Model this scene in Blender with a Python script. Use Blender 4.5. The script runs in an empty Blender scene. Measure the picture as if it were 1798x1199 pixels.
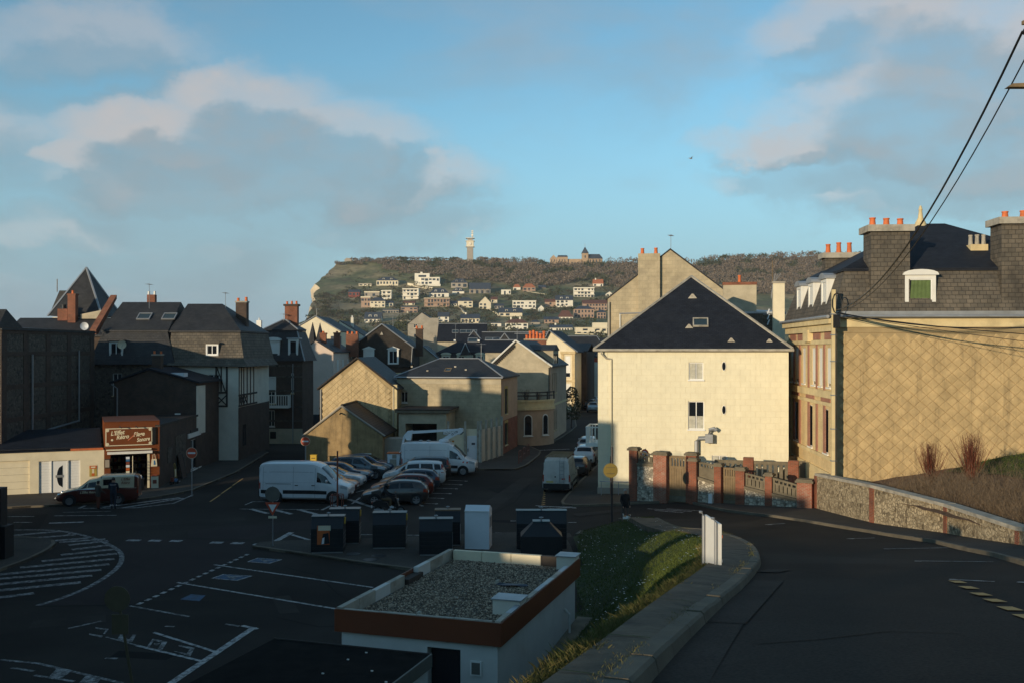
import bpy, math, random
from mathutils import Vector, Matrix, noise
import numpy as np
rad = math.radians
SC = bpy.context.scene
COL = SC.collection
rnd = random.Random(7)
# ---------------------------------------------------------------- camera
FPX, CX, HY, CH = 1748.0, 899.0, 612.0, 9.5      # focal length, centre, horizon in photo pixels; eye height over the square
cd = bpy.data.cameras.new('camera'); cam = bpy.data.objects.new('camera', cd); COL.objects.link(cam)
cd.sensor_width = 36.0; cd.lens = 36.0 * FPX / 1798.0
cd.shift_y = (HY - 599.5) / 1798.0
cd.clip_start = 0.1; cd.clip_end = 60000
cam.location = (0, 0, CH); cam.rotation_euler = (rad(90), 0, 0)
SC.camera = cam
# ---------------------------------------------------------------- light
SUN_EL, SUN_AZ = rad(8.5), rad(217)               # compass style: 0 = +Y, 90 = +X
sdir = Vector((math.sin(SUN_AZ) * math.cos(SUN_EL), math.cos(SUN_AZ) * math.cos(SUN_EL), math.sin(SUN_EL)))
sl = bpy.data.lights.new('sun', 'SUN'); so = bpy.data.objects.new('sun', sl); COL.objects.link(so)
sl.energy = 4.0; sl.angle = rad(0.5); sl.color = (1.0, 0.825, 0.575)
so.rotation_euler = sdir.to_track_quat('Z', 'Y').to_euler(); so.location = sdir * 300
W = bpy.data.worlds.new('World'); SC.world = W; W.use_nodes = True
SKY_STRENGTH = 0.15
SKY_TINT = (2.0, 1.78, 1.22, 1)
SC.view_settings.view_transform = 'Standard'; SC.view_settings.look = 'None'
SC.view_settings.exposure = 0.0; SC.view_settings.gamma = 1.0
SC.cycles.max_bounces = 5; SC.cycles.diffuse_bounces = 3; SC.cycles.glossy_bounces = 2
SC.cycles.caustics_reflective = False; SC.cycles.caustics_refractive = False
try:
 SC.cycles.use_denoising = True
except Exception:
 pass

def P(px, py, D):
 return Vector(((px - CX) / FPX * D, D, CH + (HY - py) / FPX * D))
def XD(px, D): return (px - CX) / FPX * D
def ZD(py, D): return CH + (HY - py) / FPX * D
def G(px, py, z=0.0):
 return P(px, py, (CH - z) * FPX / (py - HY))

def build_sky():
 nt = W.node_tree; nt.nodes.clear(); N = nt.nodes.new; L = nt.links.new
 out = N('ShaderNodeOutputWorld'); bg = N('ShaderNodeBackground'); bg.inputs[1].default_value = SKY_STRENGTH
 L(bg.outputs[0], out.inputs[0])
 sky = N('ShaderNodeTexSky'); sky.sky_type = 'NISHITA'; sky.sun_disc = False
 sky.sun_elevation = SUN_EL; sky.sun_rotation = SUN_AZ; sky.altitude = 0
 sky.air_density = 0.8; sky.dust_density = 0.0; sky.ozone_density = 4.0
 tc = N('ShaderNodeTexCoord')
 d = tc.outputs['Generated']
 def mth(op, a, b=None, clamp=False):
  m = N('ShaderNodeMath'); m.operation = op; m.use_clamp = clamp
  for i, v in enumerate((a, b)):
   if v is None: continue
   if isinstance(v, (int, float)): m.inputs[i].default_value = v
   else: L(v, m.inputs[i])
  return m.outputs[0]
 def vm(op, a, b):
  m = N('ShaderNodeVectorMath'); m.operation = op
  for i, v in enumerate((a, b)):
   if isinstance(v, (tuple, Vector)): m.inputs[i].default_value = tuple(v)
   else: L(v, m.inputs[i])
  return m.outputs[0] if op != 'LENGTH' else m.outputs['Value']
 def ramp(v, a, b, lo=0.0, hi=1.0):
  m = N('ShaderNodeMapRange'); m.interpolation_type = 'SMOOTHSTEP'
  m.inputs[1].default_value = a; m.inputs[2].default_value = b; m.inputs[3].default_value = lo; m.inputs[4].default_value = hi
  L(v, m.inputs[0]); return m.outputs[0]
 def nz(vec, scale, detail, rough=0.5, dist=0.0):
  n = N('ShaderNodeTexNoise'); n.inputs['Scale'].default_value = scale; n.inputs['Detail'].default_value = detail
  n.inputs['Roughness'].default_value = rough; n.inputs['Distortion'].default_value = dist
  L(vec, n.inputs['Vector']); return n
 # cumulus banks: (photo px, py, half width, half height, density)
 lobes = [(420, 190, 170, 85, 1.0), (290, 250, 210, 70, 1.0), (540, 255, 210, 75, 1.0), (430, 320, 380, 75, .95), (150, 268, 110, 42, .9), (680, 320, 170, 60, .8),
             (250, 405, 330, 55, .6), (640, 385, 260, 45, .6), (120, 60, 220, 75, .55), (60, 480, 500, 60, .35),
             (1580, 200, 250, 120, 1.0), (1400, 270, 150, 50, .95), (1700, 90, 300, 130, .95), (1500, 40, 150, 75, .8), (1760, 270, 220, 100, .95), (1400, 345, 130, 36, .5),
             (1640, 340, 280, 60, .7), (2100, 150, 340, 200, .9), (-260, 210, 300, 130, .7), (2700, 300, 500, 150, .7), (-900, 260, 420, 140, .7)]
 def density(dv):
  big = nz(vm('MULTIPLY', dv, (1, 1, 1.5)), 6.5, 9, 0.60)
  dw = vm('ADD', dv, vm('MULTIPLY', vm('SUBTRACT', big.outputs['Color'], (0.5, 0.5, 0.5)), (0.17, 0.17, 0.13)))
  dens = None
  for (px, py, hw, hh, k) in lobes:
   c = Vector(((px - CX) / FPX, 1, (HY - py) / FPX)); ln = c.length; c.normalize()
   sx, sz = FPX * ln / hw, FPX * ln / hh
   w = ramp(vm('LENGTH', vm('MULTIPLY', vm('SUBTRACT', dw, c), (sx, sx * 0.6, sz)), (0, 0, 0)), 0.52, 1.38, k, 0.0)
   dens = w if dens is None else mth('MAXIMUM', dens, w)
  return dens
 dens = density(d)
 # light on the clouds: compare with the density a little nearer the light
 lit = mth('SUBTRACT', dens, density(vm('ADD', d, (-0.014, 0, 0.026))))
  # thin broken cloud all round the sky, also outside the frame
 sc_ = nz(vm('MULTIPLY', d, (1, 1, 2.4)), 2.6, 8, 0.55, 0.3).outputs['Fac']
 dens = mth('MAXIMUM', dens, mth('MULTIPLY', ramp(sc_, 0.47, 0.70), 0.62))
 fine = nz(vm('MULTIPLY', d, (1, 1, 1.8)), 7.0, 8, 0.56).outputs['Fac']
 litf = ramp(mth('ADD', lit, mth('MULTIPLY', mth('SUBTRACT', fine, 0.5), 0.55)), -0.14, 0.36)
 dens = mth('MULTIPLY', mth('MULTIPLY', dens, ramp(fine, 0.34, 0.60, 0.62, 1.0)), 0.86, True)
 mixc = N('ShaderNodeMix'); mixc.data_type = 'RGBA'
 k = 1.0 / SKY_STRENGTH
 mixc.inputs['A'].default_value = (0.265 * k, 0.335 * k, 0.380 * k, 1); mixc.inputs['B'].default_value = (0.56 * k, 0.525 * k, 0.515 * k, 1)
 L(litf, mixc.inputs['Factor'])
 tint = N('ShaderNodeMix'); tint.data_type = 'RGBA'; tint.blend_type = 'MULTIPLY'; tint.inputs['Factor'].default_value = 1.0
 L(sky.outputs[0], tint.inputs['A']); tint.inputs['B'].default_value = SKY_TINT
 fin = N('ShaderNodeMix'); fin.data_type = 'RGBA'
 sep = N('ShaderNodeSeparateXYZ'); L(d, sep.inputs[0])
 hz = N('ShaderNodeMix'); hz.data_type = 'RGBA'; L(ramp(sep.outputs[2], 0.0, 0.26, 0.97, 0.0), hz.inputs['Factor'])
 L(tint.outputs['Result'], hz.inputs['A']); hz.inputs['B'].default_value = (0.285 * k, 0.425 * k, 0.535 * k, 1)
 L(dens, fin.inputs['Factor']); L(hz.outputs['Result'], fin.inputs['A']); L(mixc.outputs['Result'], fin.inputs['B'])
 L(fin.outputs['Result'], bg.inputs[0])
build_sky()

# ---------------------------------------------------------------- materials
MATS = {}
def newmat(name):
 m = bpy.data.materials.new(name); m.use_nodes = True
 nt = m.node_tree; b = nt.nodes['Principled BSDF']; MATS[name] = m
 return m, nt, b
def pm(name, col, rough=0.8, var=0.18, scale=1.2, bump=0.25, metal=0.0, dirt=None, dscale=0.5, damt=0.6, coords='UV', bscale=40, spec=0.4, streak=False, coat=0.0):
 if name in MATS: return MATS[name]
 m, nt, b = newmat(name); N = nt.nodes.new; L = nt.links.new
 co = N('ShaderNodeNewGeometry').outputs['Position'] if coords == 'World' else N('ShaderNodeTexCoord').outputs[coords]
 n1 = N('ShaderNodeTexNoise'); n1.inputs['Scale'].default_value = scale; n1.inputs['Detail'].default_value = 6; n1.inputs['Roughness'].default_value = .62
 L(co, n1.inputs['Vector'])
 mr = N('ShaderNodeMapRange'); mr.inputs[1].default_value = .3; mr.inputs[2].default_value = .7
 mr.inputs[3].default_value = 1 - var; mr.inputs[4].default_value = 1 + var; L(n1.outputs['Fac'], mr.inputs[0])
 mx = N('ShaderNodeMix'); mx.data_type = 'RGBA'; mx.blend_type = 'MULTIPLY'; mx.inputs['Factor'].default_value = 1
 mx.inputs['A'].default_value = (*col, 1); L(mr.outputs[0], mx.inputs['B']); last = mx.outputs['Result']
 if dirt is not None:
  n2 = N('ShaderNodeTexNoise'); n2.inputs['Scale'].default_value = dscale; n2.inputs['Detail'].default_value = 8; n2.inputs['Roughness'].default_value = .68
  mp = N('ShaderNodeMapping'); mp.inputs['Scale'].default_value = ((3.5, 3.5, .35) if coords == 'World' else (3.5, .35, 1)) if streak else (1, 1, 1)
  L(co, mp.inputs['Vector']); L(mp.outputs[0], n2.inputs['Vector'])
  r2 = N('ShaderNodeMapRange'); r2.interpolation_type = 'SMOOTHSTEP'; r2.inputs[1].default_value = .47; r2.inputs[2].default_value = .74; r2.inputs[3].default_value = 0; r2.inputs[4].default_value = damt
  L(n2.outputs['Fac'], r2.inputs[0])
  m2 = N('ShaderNodeMix'); m2.data_type = 'RGBA'; L(r2.outputs[0], m2.inputs['Factor']); L(last, m2.inputs['A']); m2.inputs['B'].default_value = (*dirt, 1)
  last = m2.outputs['Result']
 L(last, b.inputs['Base Color'])
 b.inputs['Roughness'].default_value = rough; b.inputs['Metallic'].default_value = metal
 b.inputs['Specular IOR Level'].default_value = spec
 if coat: b.inputs['Coat Weight'].default_value = coat; b.inputs['Coat Roughness'].default_value = .08
 if bump:
  n3 = N('ShaderNodeTexNoise'); n3.inputs['Scale'].default_value = bscale; n3.inputs['Detail'].default_value = 4; L(co, n3.inputs['Vector'])
  bp = N('ShaderNodeBump'); bp.inputs['Strength'].default_value = bump; bp.inputs['Distance'].default_value = .02
  L(n3.outputs['Fac'], bp.inputs['Height']); L(bp.outputs[0], b.inputs['Normal'])
 return m
def brickm(name, c1, c2, mortar, bw, bh, ms=0.012, rough=0.85, bump=0.6, var=0.25, dirt=None, damt=0.5, offset=0.5, spec=.3, smooth=.1, dscale=.35):
 if name in MATS: return MATS[name]
 m, nt, b = newmat(name); N = nt.nodes.new; L = nt.links.new
 tc = N('ShaderNodeTexCoord'); co = tc.outputs['UV']
 br = N('ShaderNodeTexBrick'); br.inputs['Scale'].default_value = 1.0; br.inputs['Brick Width'].default_value = bw; br.inputs['Row Height'].default_value = bh
 br.inputs['Mortar Size'].default_value = ms; br.inputs['Mortar Smooth'].default_value = smooth; br.offset = offset
 br.inputs['Color1'].default_value = (*c1, 1); br.inputs['Color2'].default_value = (*c2, 1); br.inputs['Mortar'].default_value = (*mortar, 1)
 L(co, br.inputs['Vector'])
 n1 = N('ShaderNodeTexNoise'); n1.inputs['Scale'].default_value = 1.1; n1.inputs['Detail'].default_value = 8; n1.inputs['Roughness'].default_value = .65; L(co, n1.inputs['Vector'])
 mr = N('ShaderNodeMapRange'); mr.inputs[1].default_value = .3; mr.inputs[2].default_value = .7; mr.inputs[3].default_value = 1 - var; mr.inputs[4].default_value = 1 + var
 L(n1.outputs['Fac'], mr.inputs[0])
 mx = N('ShaderNodeMix'); mx.data_type = 'RGBA'; mx.blend_type = 'MULTIPLY'; mx.inputs['Factor'].default_value = 1
 L(br.outputs['Color'], mx.inputs['A']); L(mr.outputs[0], mx.inputs['B']); last = mx.outputs['Result']
 if dirt is not None:
  n2 = N('ShaderNodeTexNoise'); n2.inputs['Scale'].default_value = dscale; n2.inputs['Detail'].default_value = 8; n2.inputs['Roughness'].default_value = .7; L(co, n2.inputs['Vector'])
  r2 = N('ShaderNodeMapRange'); r2.interpolation_type = 'SMOOTHSTEP'; r2.inputs[1].default_value = .46; r2.inputs[2].default_value = .7; r2.inputs[3].default_value = 0; r2.inputs[4].default_value = damt
  L(n2.outputs['Fac'], r2.inputs[0])
  m2 = N('ShaderNodeMix'); m2.data_type = 'RGBA'; L(r2.outputs[0], m2.inputs['Factor']); L(last, m2.inputs['A']); m2.inputs['B'].default_value = (*dirt, 1)
  last = m2.outputs['Result']
 L(last, b.inputs['Base Color']); b.inputs['Roughness'].default_value = rough; b.inputs['Specular IOR Level'].default_value = spec
 bp = N('ShaderNodeBump'); bp.inputs['Strength'].default_value = bump; bp.inputs['Distance'].default_value = .02; bp.invert = True
 L(br.outputs['Fac'], bp.inputs['Height'])
 n3 = N('ShaderNodeTexNoise'); n3.inputs['Scale'].default_value = 25; n3.inputs['Detail'].default_value = 4; L(co, n3.inputs['Vector'])
 bp2 = N('ShaderNodeBump'); bp2.inputs['Strength'].default_value = .25; bp2.inputs['Distance'].default_value = .02
 L(n3.outputs['Fac'], bp2.inputs['Height']); L(bp.outputs[0], bp2.inputs['Normal']); L(bp2.outputs[0], b.inputs['Normal'])
 return m
def flintm(name, ca, cb, mortar, scale=7.0):
 if name in MATS: return MATS[name]
 m, nt, b = newmat(name); N = nt.nodes.new; L = nt.links.new
 tc = N('ShaderNodeTexCoord'); co = tc.outputs['UV']
 dn = N('ShaderNodeTexNoise'); dn.inputs['Scale'].default_value = 6; L(co, dn.inputs['Vector'])
 vv = N('ShaderNodeVectorMath'); vv.operation = 'MULTIPLY_ADD'; vv.inputs[1].default_value = (.12, .12, 0); L(dn.outputs['Color'], vv.inputs[0]); L(co, vv.inputs[2])
 vo = N('ShaderNodeTexVoronoi'); vo.inputs['Scale'].default_value = scale; L(vv.outputs[0], vo.inputs['Vector'])
 ve = N('ShaderNodeTexVoronoi'); ve.feature = 'DISTANCE_TO_EDGE'; ve.inputs['Scale'].default_value = scale; L(vv.outputs[0], ve.inputs['Vector'])
 cr = N('ShaderNodeValToRGB'); e = cr.color_ramp.elements
 e[0].position = 0; e[0].color = (*ca, 1); e[1].position = 1; e[1].color = (*cb, 1)
 e.new(.12).color = (ca[0] * .35, ca[1] * .33, ca[2] * .3, 1); e.new(.2).color = (*ca, 1); e.new(.55).color = ((ca[0] + cb[0]) / 2, (ca[1] + cb[1]) / 2, (ca[2] + cb[2]) / 2, 1)
 sp = N('ShaderNodeSeparateColor'); L(vo.outputs['Color'], sp.inputs[0]); L(sp.outputs[0], cr.inputs[0])
 r = N('ShaderNodeMapRange'); r.inputs[1].default_value = .02; r.inputs[2].default_value = .11; L(ve.outputs['Distance'], r.inputs[0])
 mx = N('ShaderNodeMix'); mx.data_type = 'RGBA'; L(r.outputs[0], mx.inputs['Factor']); mx.inputs['A'].default_value = (*mortar, 1); L(cr.outputs[0], mx.inputs['B'])
 L(mx.outputs['Result'], b.inputs['Base Color']); b.inputs['Roughness'].default_value = .75
 bp = N('ShaderNodeBump'); bp.inputs['Strength'].default_value = .9; bp.inputs['Distance'].default_value = .04; L(r.outputs[0], bp.inputs['Height']); L(bp.outputs[0], b.inputs['Normal'])
 return m
def gl(name, col, rough=.06, spec=.5):
 if name in MATS: return MATS[name]
 m, nt, b = newmat(name); b.inputs['Base Color'].default_value = (*col, 1); b.inputs['Roughness'].default_value = rough; b.inputs['Specular IOR Level'].default_value = spec
 tc = nt.nodes.new('ShaderNodeTexCoord'); n = nt.nodes.new('ShaderNodeTexNoise'); n.inputs['Scale'].default_value = 1.5
 nt.links.new(tc.outputs['Object'], n.inputs['Vector']); bp = nt.nodes.new('ShaderNodeBump'); bp.inputs['Strength'].default_value = .04
 nt.links.new(n.outputs['Fac'], bp.inputs['Height']); nt.links.new(bp.outputs[0], b.inputs['Normal'])
 return m
 m, nt, b = newmat(name); b.inputs['Emission Color'].default_value = (*col, 1); b.inputs['Emission Strength'].default_value = s; b.inputs['Base Color'].default_value = (*col, 1); return m

M_slate = brickm('slate', (.030, .031, .034), (.044, .044, .047), (.013, .013, .014), .26, .16, .010, rough=.62, bump=.7, var=.3, dirt=(.06, .06, .055), damt=.4, spec=.3)
M_slateD = brickm('slate_dark', (.016, .019, .028), (.024, .028, .037), (.008, .009, .012), .24, .15, .010, rough=.68, bump=.6, var=.3, dirt=(.032, .034, .04), damt=.35, spec=.2)
M_slateW = brickm('slate_weathered', (.150, .125, .095), (.105, .092, .074), (.055, .047, .038), .36, .24, .014, rough=.8, bump=.7, var=.35, dirt=(.05, .045, .04), damt=.6)
M_slateB = brickm('slate_brown', (.050, .040, .032), (.036, .030, .026), (.016, .014, .012), .24, .15, .010, rough=.8, bump=.6, var=.3, dirt=(.09, .08, .06), damt=.35)
M_tilesB = brickm('tile_roof_brown', (.060, .044, .036), (.045, .035, .030), (.018, .014, .012), .30, .24, .016, rough=.7, bump=.8, var=.3)
M_brickR = brickm('brick_red', (.31, .078, .036), (.215, .056, .028), (.23, .165, .115), .22, .072, .010, var=.3, dirt=(.10, .06, .045), damt=.4)
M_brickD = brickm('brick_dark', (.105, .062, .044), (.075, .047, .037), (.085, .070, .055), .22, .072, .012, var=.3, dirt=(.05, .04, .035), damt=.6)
M_brickY = brickm('brick_yellow', (.78, .60, .32), (.70, .52, .26), (.62, .47, .28), .22, .072, .010, var=.15)
M_brickBand = brickm('brick_band', (.40, .15, .10), (.34, .13, .09), (.40, .28, .2), .22, .072, .010, var=.2)
M_brickH = brickm('brick_hill', (.34, .20, .14), (.42, .27, .19), (.46, .36, .27), .5, .2, .02, var=.2)
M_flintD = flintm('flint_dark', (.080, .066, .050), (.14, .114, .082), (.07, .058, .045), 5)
M_flint = flintm('flint', (.30, .235, .145), (.56, .45, .29), (.30, .23, .14), 6.5)
M_flint2 = flintm('flint_garden', (.44, .38, .29), (.70, .62, .48), (.30, .25, .19), 6.5)
M_cement = pm('cement_render', (.48, .41, .29), .9, .2, .8, .3, dirt=(.22, .19, .14), damt=.55)
M_cementG = pm('cement_grey', (.36, .32, .26), .9, .15, .9, .3, dirt=(.21, .19, .155), damt=.5)
M_cemblock = brickm('cement_blocks', (.49, .405, .265), (.43, .355, .235), (.36, .30, .20), .5, .34, .012, bump=.3, var=.2, dirt=(.25, .215, .155), damt=.5)
M_roughcast = pm('roughcast_brown', (.34, .235, .115), .95, .3, 1.3, .8, dirt=(.13, .095, .055), dscale=1.2, damt=.75, bscale=18, streak=True)
M_cream = pm('cream_render', (.80, .70, .50), .85, .1, .6, .2, dirt=(.50, .43, .30), damt=.4)
M_creamW = pm('white_render', (.72, .67, .56), .85, .1, .7, .25, dirt=(.50, .45, .36), damt=.4)
M_pinkW = pm('pink_white_render', (.72, .58, .48), .85, .08, .6, .15, dirt=(.55, .45, .38), damt=.3)
M_salmon = pm('salmon_render', (.47, .33, .225), .85, .15, .8, .2, dirt=(.33, .23, .16), damt=.4)
M_yellowP = pm('yellow_cladding', (.80, .73, .53), .75, .06, 1.3, .08, dirt=(.64, .56, .38), damt=.30, dscale=.8, streak=True, coords='World')
M_yellowJ = pm('yellow_joint', (.73, .65, .46), .85, .08, 1.1, .1)
M_diamond = pm('diamond_cement', (.50, .36, .18), .85, .24, 1.6, .3, dirt=(.25, .18, .095), dscale=.9, damt=.85, streak=True, coords='World')
M_diamondW = pm('diamond_backing', (.40, .295, .155), .9, .16, 1.0, .25, dirt=(.26, .19, .10), dscale=1.1, damt=.7)
M_diamond2 = pm('diamond_cement_small', (.56, .42, .23), .88, .2, 1.5, .25, dirt=(.27, .21, .12), dscale=1.0, damt=.8, coords='World', streak=True)
M_stone = pm('pale_stone', (.70, .56, .31), .85, .14, 1.3, .3, dirt=(.36, .28, .16), damt=.5)
M_concrete = pm('concrete_old', (.175, .145, .098), .92, .3, 1.5, .5, dirt=(.085, .07, .045), damt=.6)
M_conc2 = pm('concrete_coping', (.42, .38, .31), .9, .25, 1.6, .4, dirt=(.16, .14, .11), dscale=1.4, damt=.8)
M_zinc = pm('zinc', (.40, .41, .42), .5, .15, 1.2, .08, metal=.55, dirt=(.25, .24, .22), damt=.4)
M_white = pm('white_paint', (.80, .78, .72), .5, .06, 1.2, .05, dirt=(.62, .56, .45), damt=.3)
M_pvc = pm('white_pvc', (.82, .81, .78), .35, .03, 1, 0)
M_whiteB = pm('white_metal', (.74, .76, .78), .5, .04, .8, .03, dirt=(.50, .50, .48), damt=.4)
M_wood = pm('wood_grey', (.22, .155, .085), .85, .25, 2, .4, dirt=(.11, .08, .05), damt=.6, streak=True)
M_woodD = pm('wood_dark', (.045, .036, .03), .8, .25, 2, .3)
M_terra = pm('terracotta', (.66, .165, .05), .75, .2, 4, .15, dirt=(.30, .10, .05), dscale=3, damt=.5, coords='Object')
M_black = pm('black_plastic', (.012, .012, .013), .5, .1, 2, .05)
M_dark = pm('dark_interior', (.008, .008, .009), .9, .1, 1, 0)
M_rubber = pm('tyre_rubber', (.012, .012, .012), .8, .1, 4, .1)
M_alloy = pm('alloy', (.36, .37, .38), .35, .05, 4, 0, metal=.8)
M_chrome = pm('chrome', (.6, .6, .6), .15, .05, 4, 0, metal=1)
M_galv = pm('galvanised', (.33, .34, .35), .5, .12, 3, .05, metal=.5)
M_post = pm('post_paint_dark', (.035, .03, .03), .5, .1, 3, .05)
M_red = pm('sign_red', (.58, .085, .035), .45, .04, 2, 0)
M_rust = pm('rust_red_paint', (.22, .06, .035), .6, .15, 2, .05)
M_signback = pm('sign_back', (.085, .068, .036), .6, .12, 3, .05, dirt=(.15, .13, .08), damt=.5)
M_signbackG = pm('sign_back_grey', (.13, .125, .105), .6, .12, 3, .05)
M_glass = gl('window_glass', (.012, .015, .02))
M_glassC = gl('car_glass', (.008, .011, .014), .05)
M_glassV = gl('skylight_glass', (.03, .05, .06), .08)
M_curtain = pm('net_curtain', (.50, .48, .40), .9, .25, 3, .1)
M_curtG = pm('green_curtain', (.11, .16, .055), .9, .2, 3, .1)
M_blue = pm('blue_paint', (.05, .16, .32), .6, .15, 3, .05)
M_line = None
def roadmark(name, col, wear=.5):
 m, nt, b = newmat(name); N = nt.nodes.new; L = nt.links.new
 tc = N('ShaderNodeTexCoord')
 n = N('ShaderNodeTexNoise'); n.inputs['Scale'].default_value = 4.5; n.inputs['Detail'].default_value = 12; n.inputs['Roughness'].default_value = .78; L(tc.outputs['UV'], n.inputs['Vector'])
 r = N('ShaderNodeMapRange'); r.inputs[1].default_value = wear - .07; r.inputs[2].default_value = wear + .07; L(n.outputs['Fac'], r.inputs[0])
 mx = N('ShaderNodeMix'); mx.data_type = 'RGBA'; L(r.outputs[0], mx.inputs['Factor']); mx.inputs['A'].default_value = (*col, 1); mx.inputs['B'].default_value = (.036, .033, .031, 1)
 L(mx.outputs['Result'], b.inputs['Base Color']); b.inputs['Roughness'].default_value = .7
 return m
M_line = roadmark('road_paint_white', (.46, .45, .43), .525)
M_lineW = roadmark('road_paint_worn', (.37, .365, .35), .478)
M_lineO = roadmark('road_paint_yellow', (.55, .30, .08), .60)
M_lineB = roadmark('road_paint_blue', (.028, .085, .165), .54)
def asphaltm(name, ca, cb, sc=.12):
 m, nt, b = newmat(name); N = nt.nodes.new; L = nt.links.new
 tc = N('ShaderNodeTexCoord'); co = tc.outputs['Object']
 n1 = N('ShaderNodeTexNoise'); n1.inputs['Scale'].default_value = sc; n1.inputs['Detail'].default_value = 9; n1.inputs['Roughness'].default_value = .6; L(co, n1.inputs['Vector'])
 n2 = N('ShaderNodeTexNoise'); n2.inputs['Scale'].default_value = 28; n2.inputs['Detail'].default_value = 3; L(co, n2.inputs['Vector'])
 vo = N('ShaderNodeTexVoronoi'); vo.inputs['Scale'].default_value = .16; vo.distance = 'CHEBYCHEV'; L(co, vo.inputs['Vector'])
 sp = N('ShaderNodeSeparateColor'); L(vo.outputs['Color'], sp.inputs[0])
 a = N('ShaderNodeMath'); a.operation = 'MULTIPLY_ADD'; L(sp.outputs[0], a.inputs[0]); a.inputs[1].default_value = .10; L(n1.outputs['Fac'], a.inputs[2])
 r = N('ShaderNodeMapRange'); r.inputs[1].default_value = .36; r.inputs[2].default_value = .74; L(a.outputs[0], r.inputs[0])
 mx = N('ShaderNodeMix'); mx.data_type = 'RGBA'; L(r.outputs[0], mx.inputs['Factor']); mx.inputs['A'].default_value = (*ca, 1); mx.inputs['B'].default_value = (*cb, 1)
 r2 = N('ShaderNodeMapRange'); r2.inputs[1].default_value = .3; r2.inputs[2].default_value = .7; r2.inputs[3].default_value = .7; r2.inputs[4].default_value = 1.35; L(n2.outputs['Fac'], r2.inputs[0])
 m2 = N('ShaderNodeMix'); m2.data_type = 'RGBA'; m2.blend_type = 'MULTIPLY'; m2.inputs['Factor'].default_value = 1; L(mx.outputs['Result'], m2.inputs['A']); L(r2.outputs[0], m2.inputs['B'])
 L(m2.outputs['Result'], b.inputs['Base Color']); b.inputs['Roughness'].default_value = .9; b.inputs['Specular IOR Level'].default_value = .08
 bp = N('ShaderNodeBump'); bp.inputs['Strength'].default_value = .5; bp.inputs['Distance'].default_value = .015; L(n2.outputs['Fac'], bp.inputs['Height']); L(bp.outputs[0], b.inputs['Normal'])
 return m
M_asph = asphaltm('asphalt', (.022, .019, .0165), (.048, .041, .035))
M_asph2 = asphaltm('asphalt_red', (.034, .027, .026), (.052, .042, .039))
M_pave = asphaltm('pavement_tarmac', (.062, .055, .048), (.095, .083, .070), .4)
M_kerb = pm('kerb_stone', (.15, .125, .088), .9, .25, 1.2, .5, dirt=(.09, .08, .06), damt=.6, coords='Object')
def car_paint(name, col, metal=.25, rough=.3):
 return pm('paint_' + name, col, rough, .05, 1.5, 0, metal=metal, dirt=(col[0] * .7 + .02, col[1] * .7 + .018, col[2] * .7 + .015), damt=.35, coat=.6, coords='Object')

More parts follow.
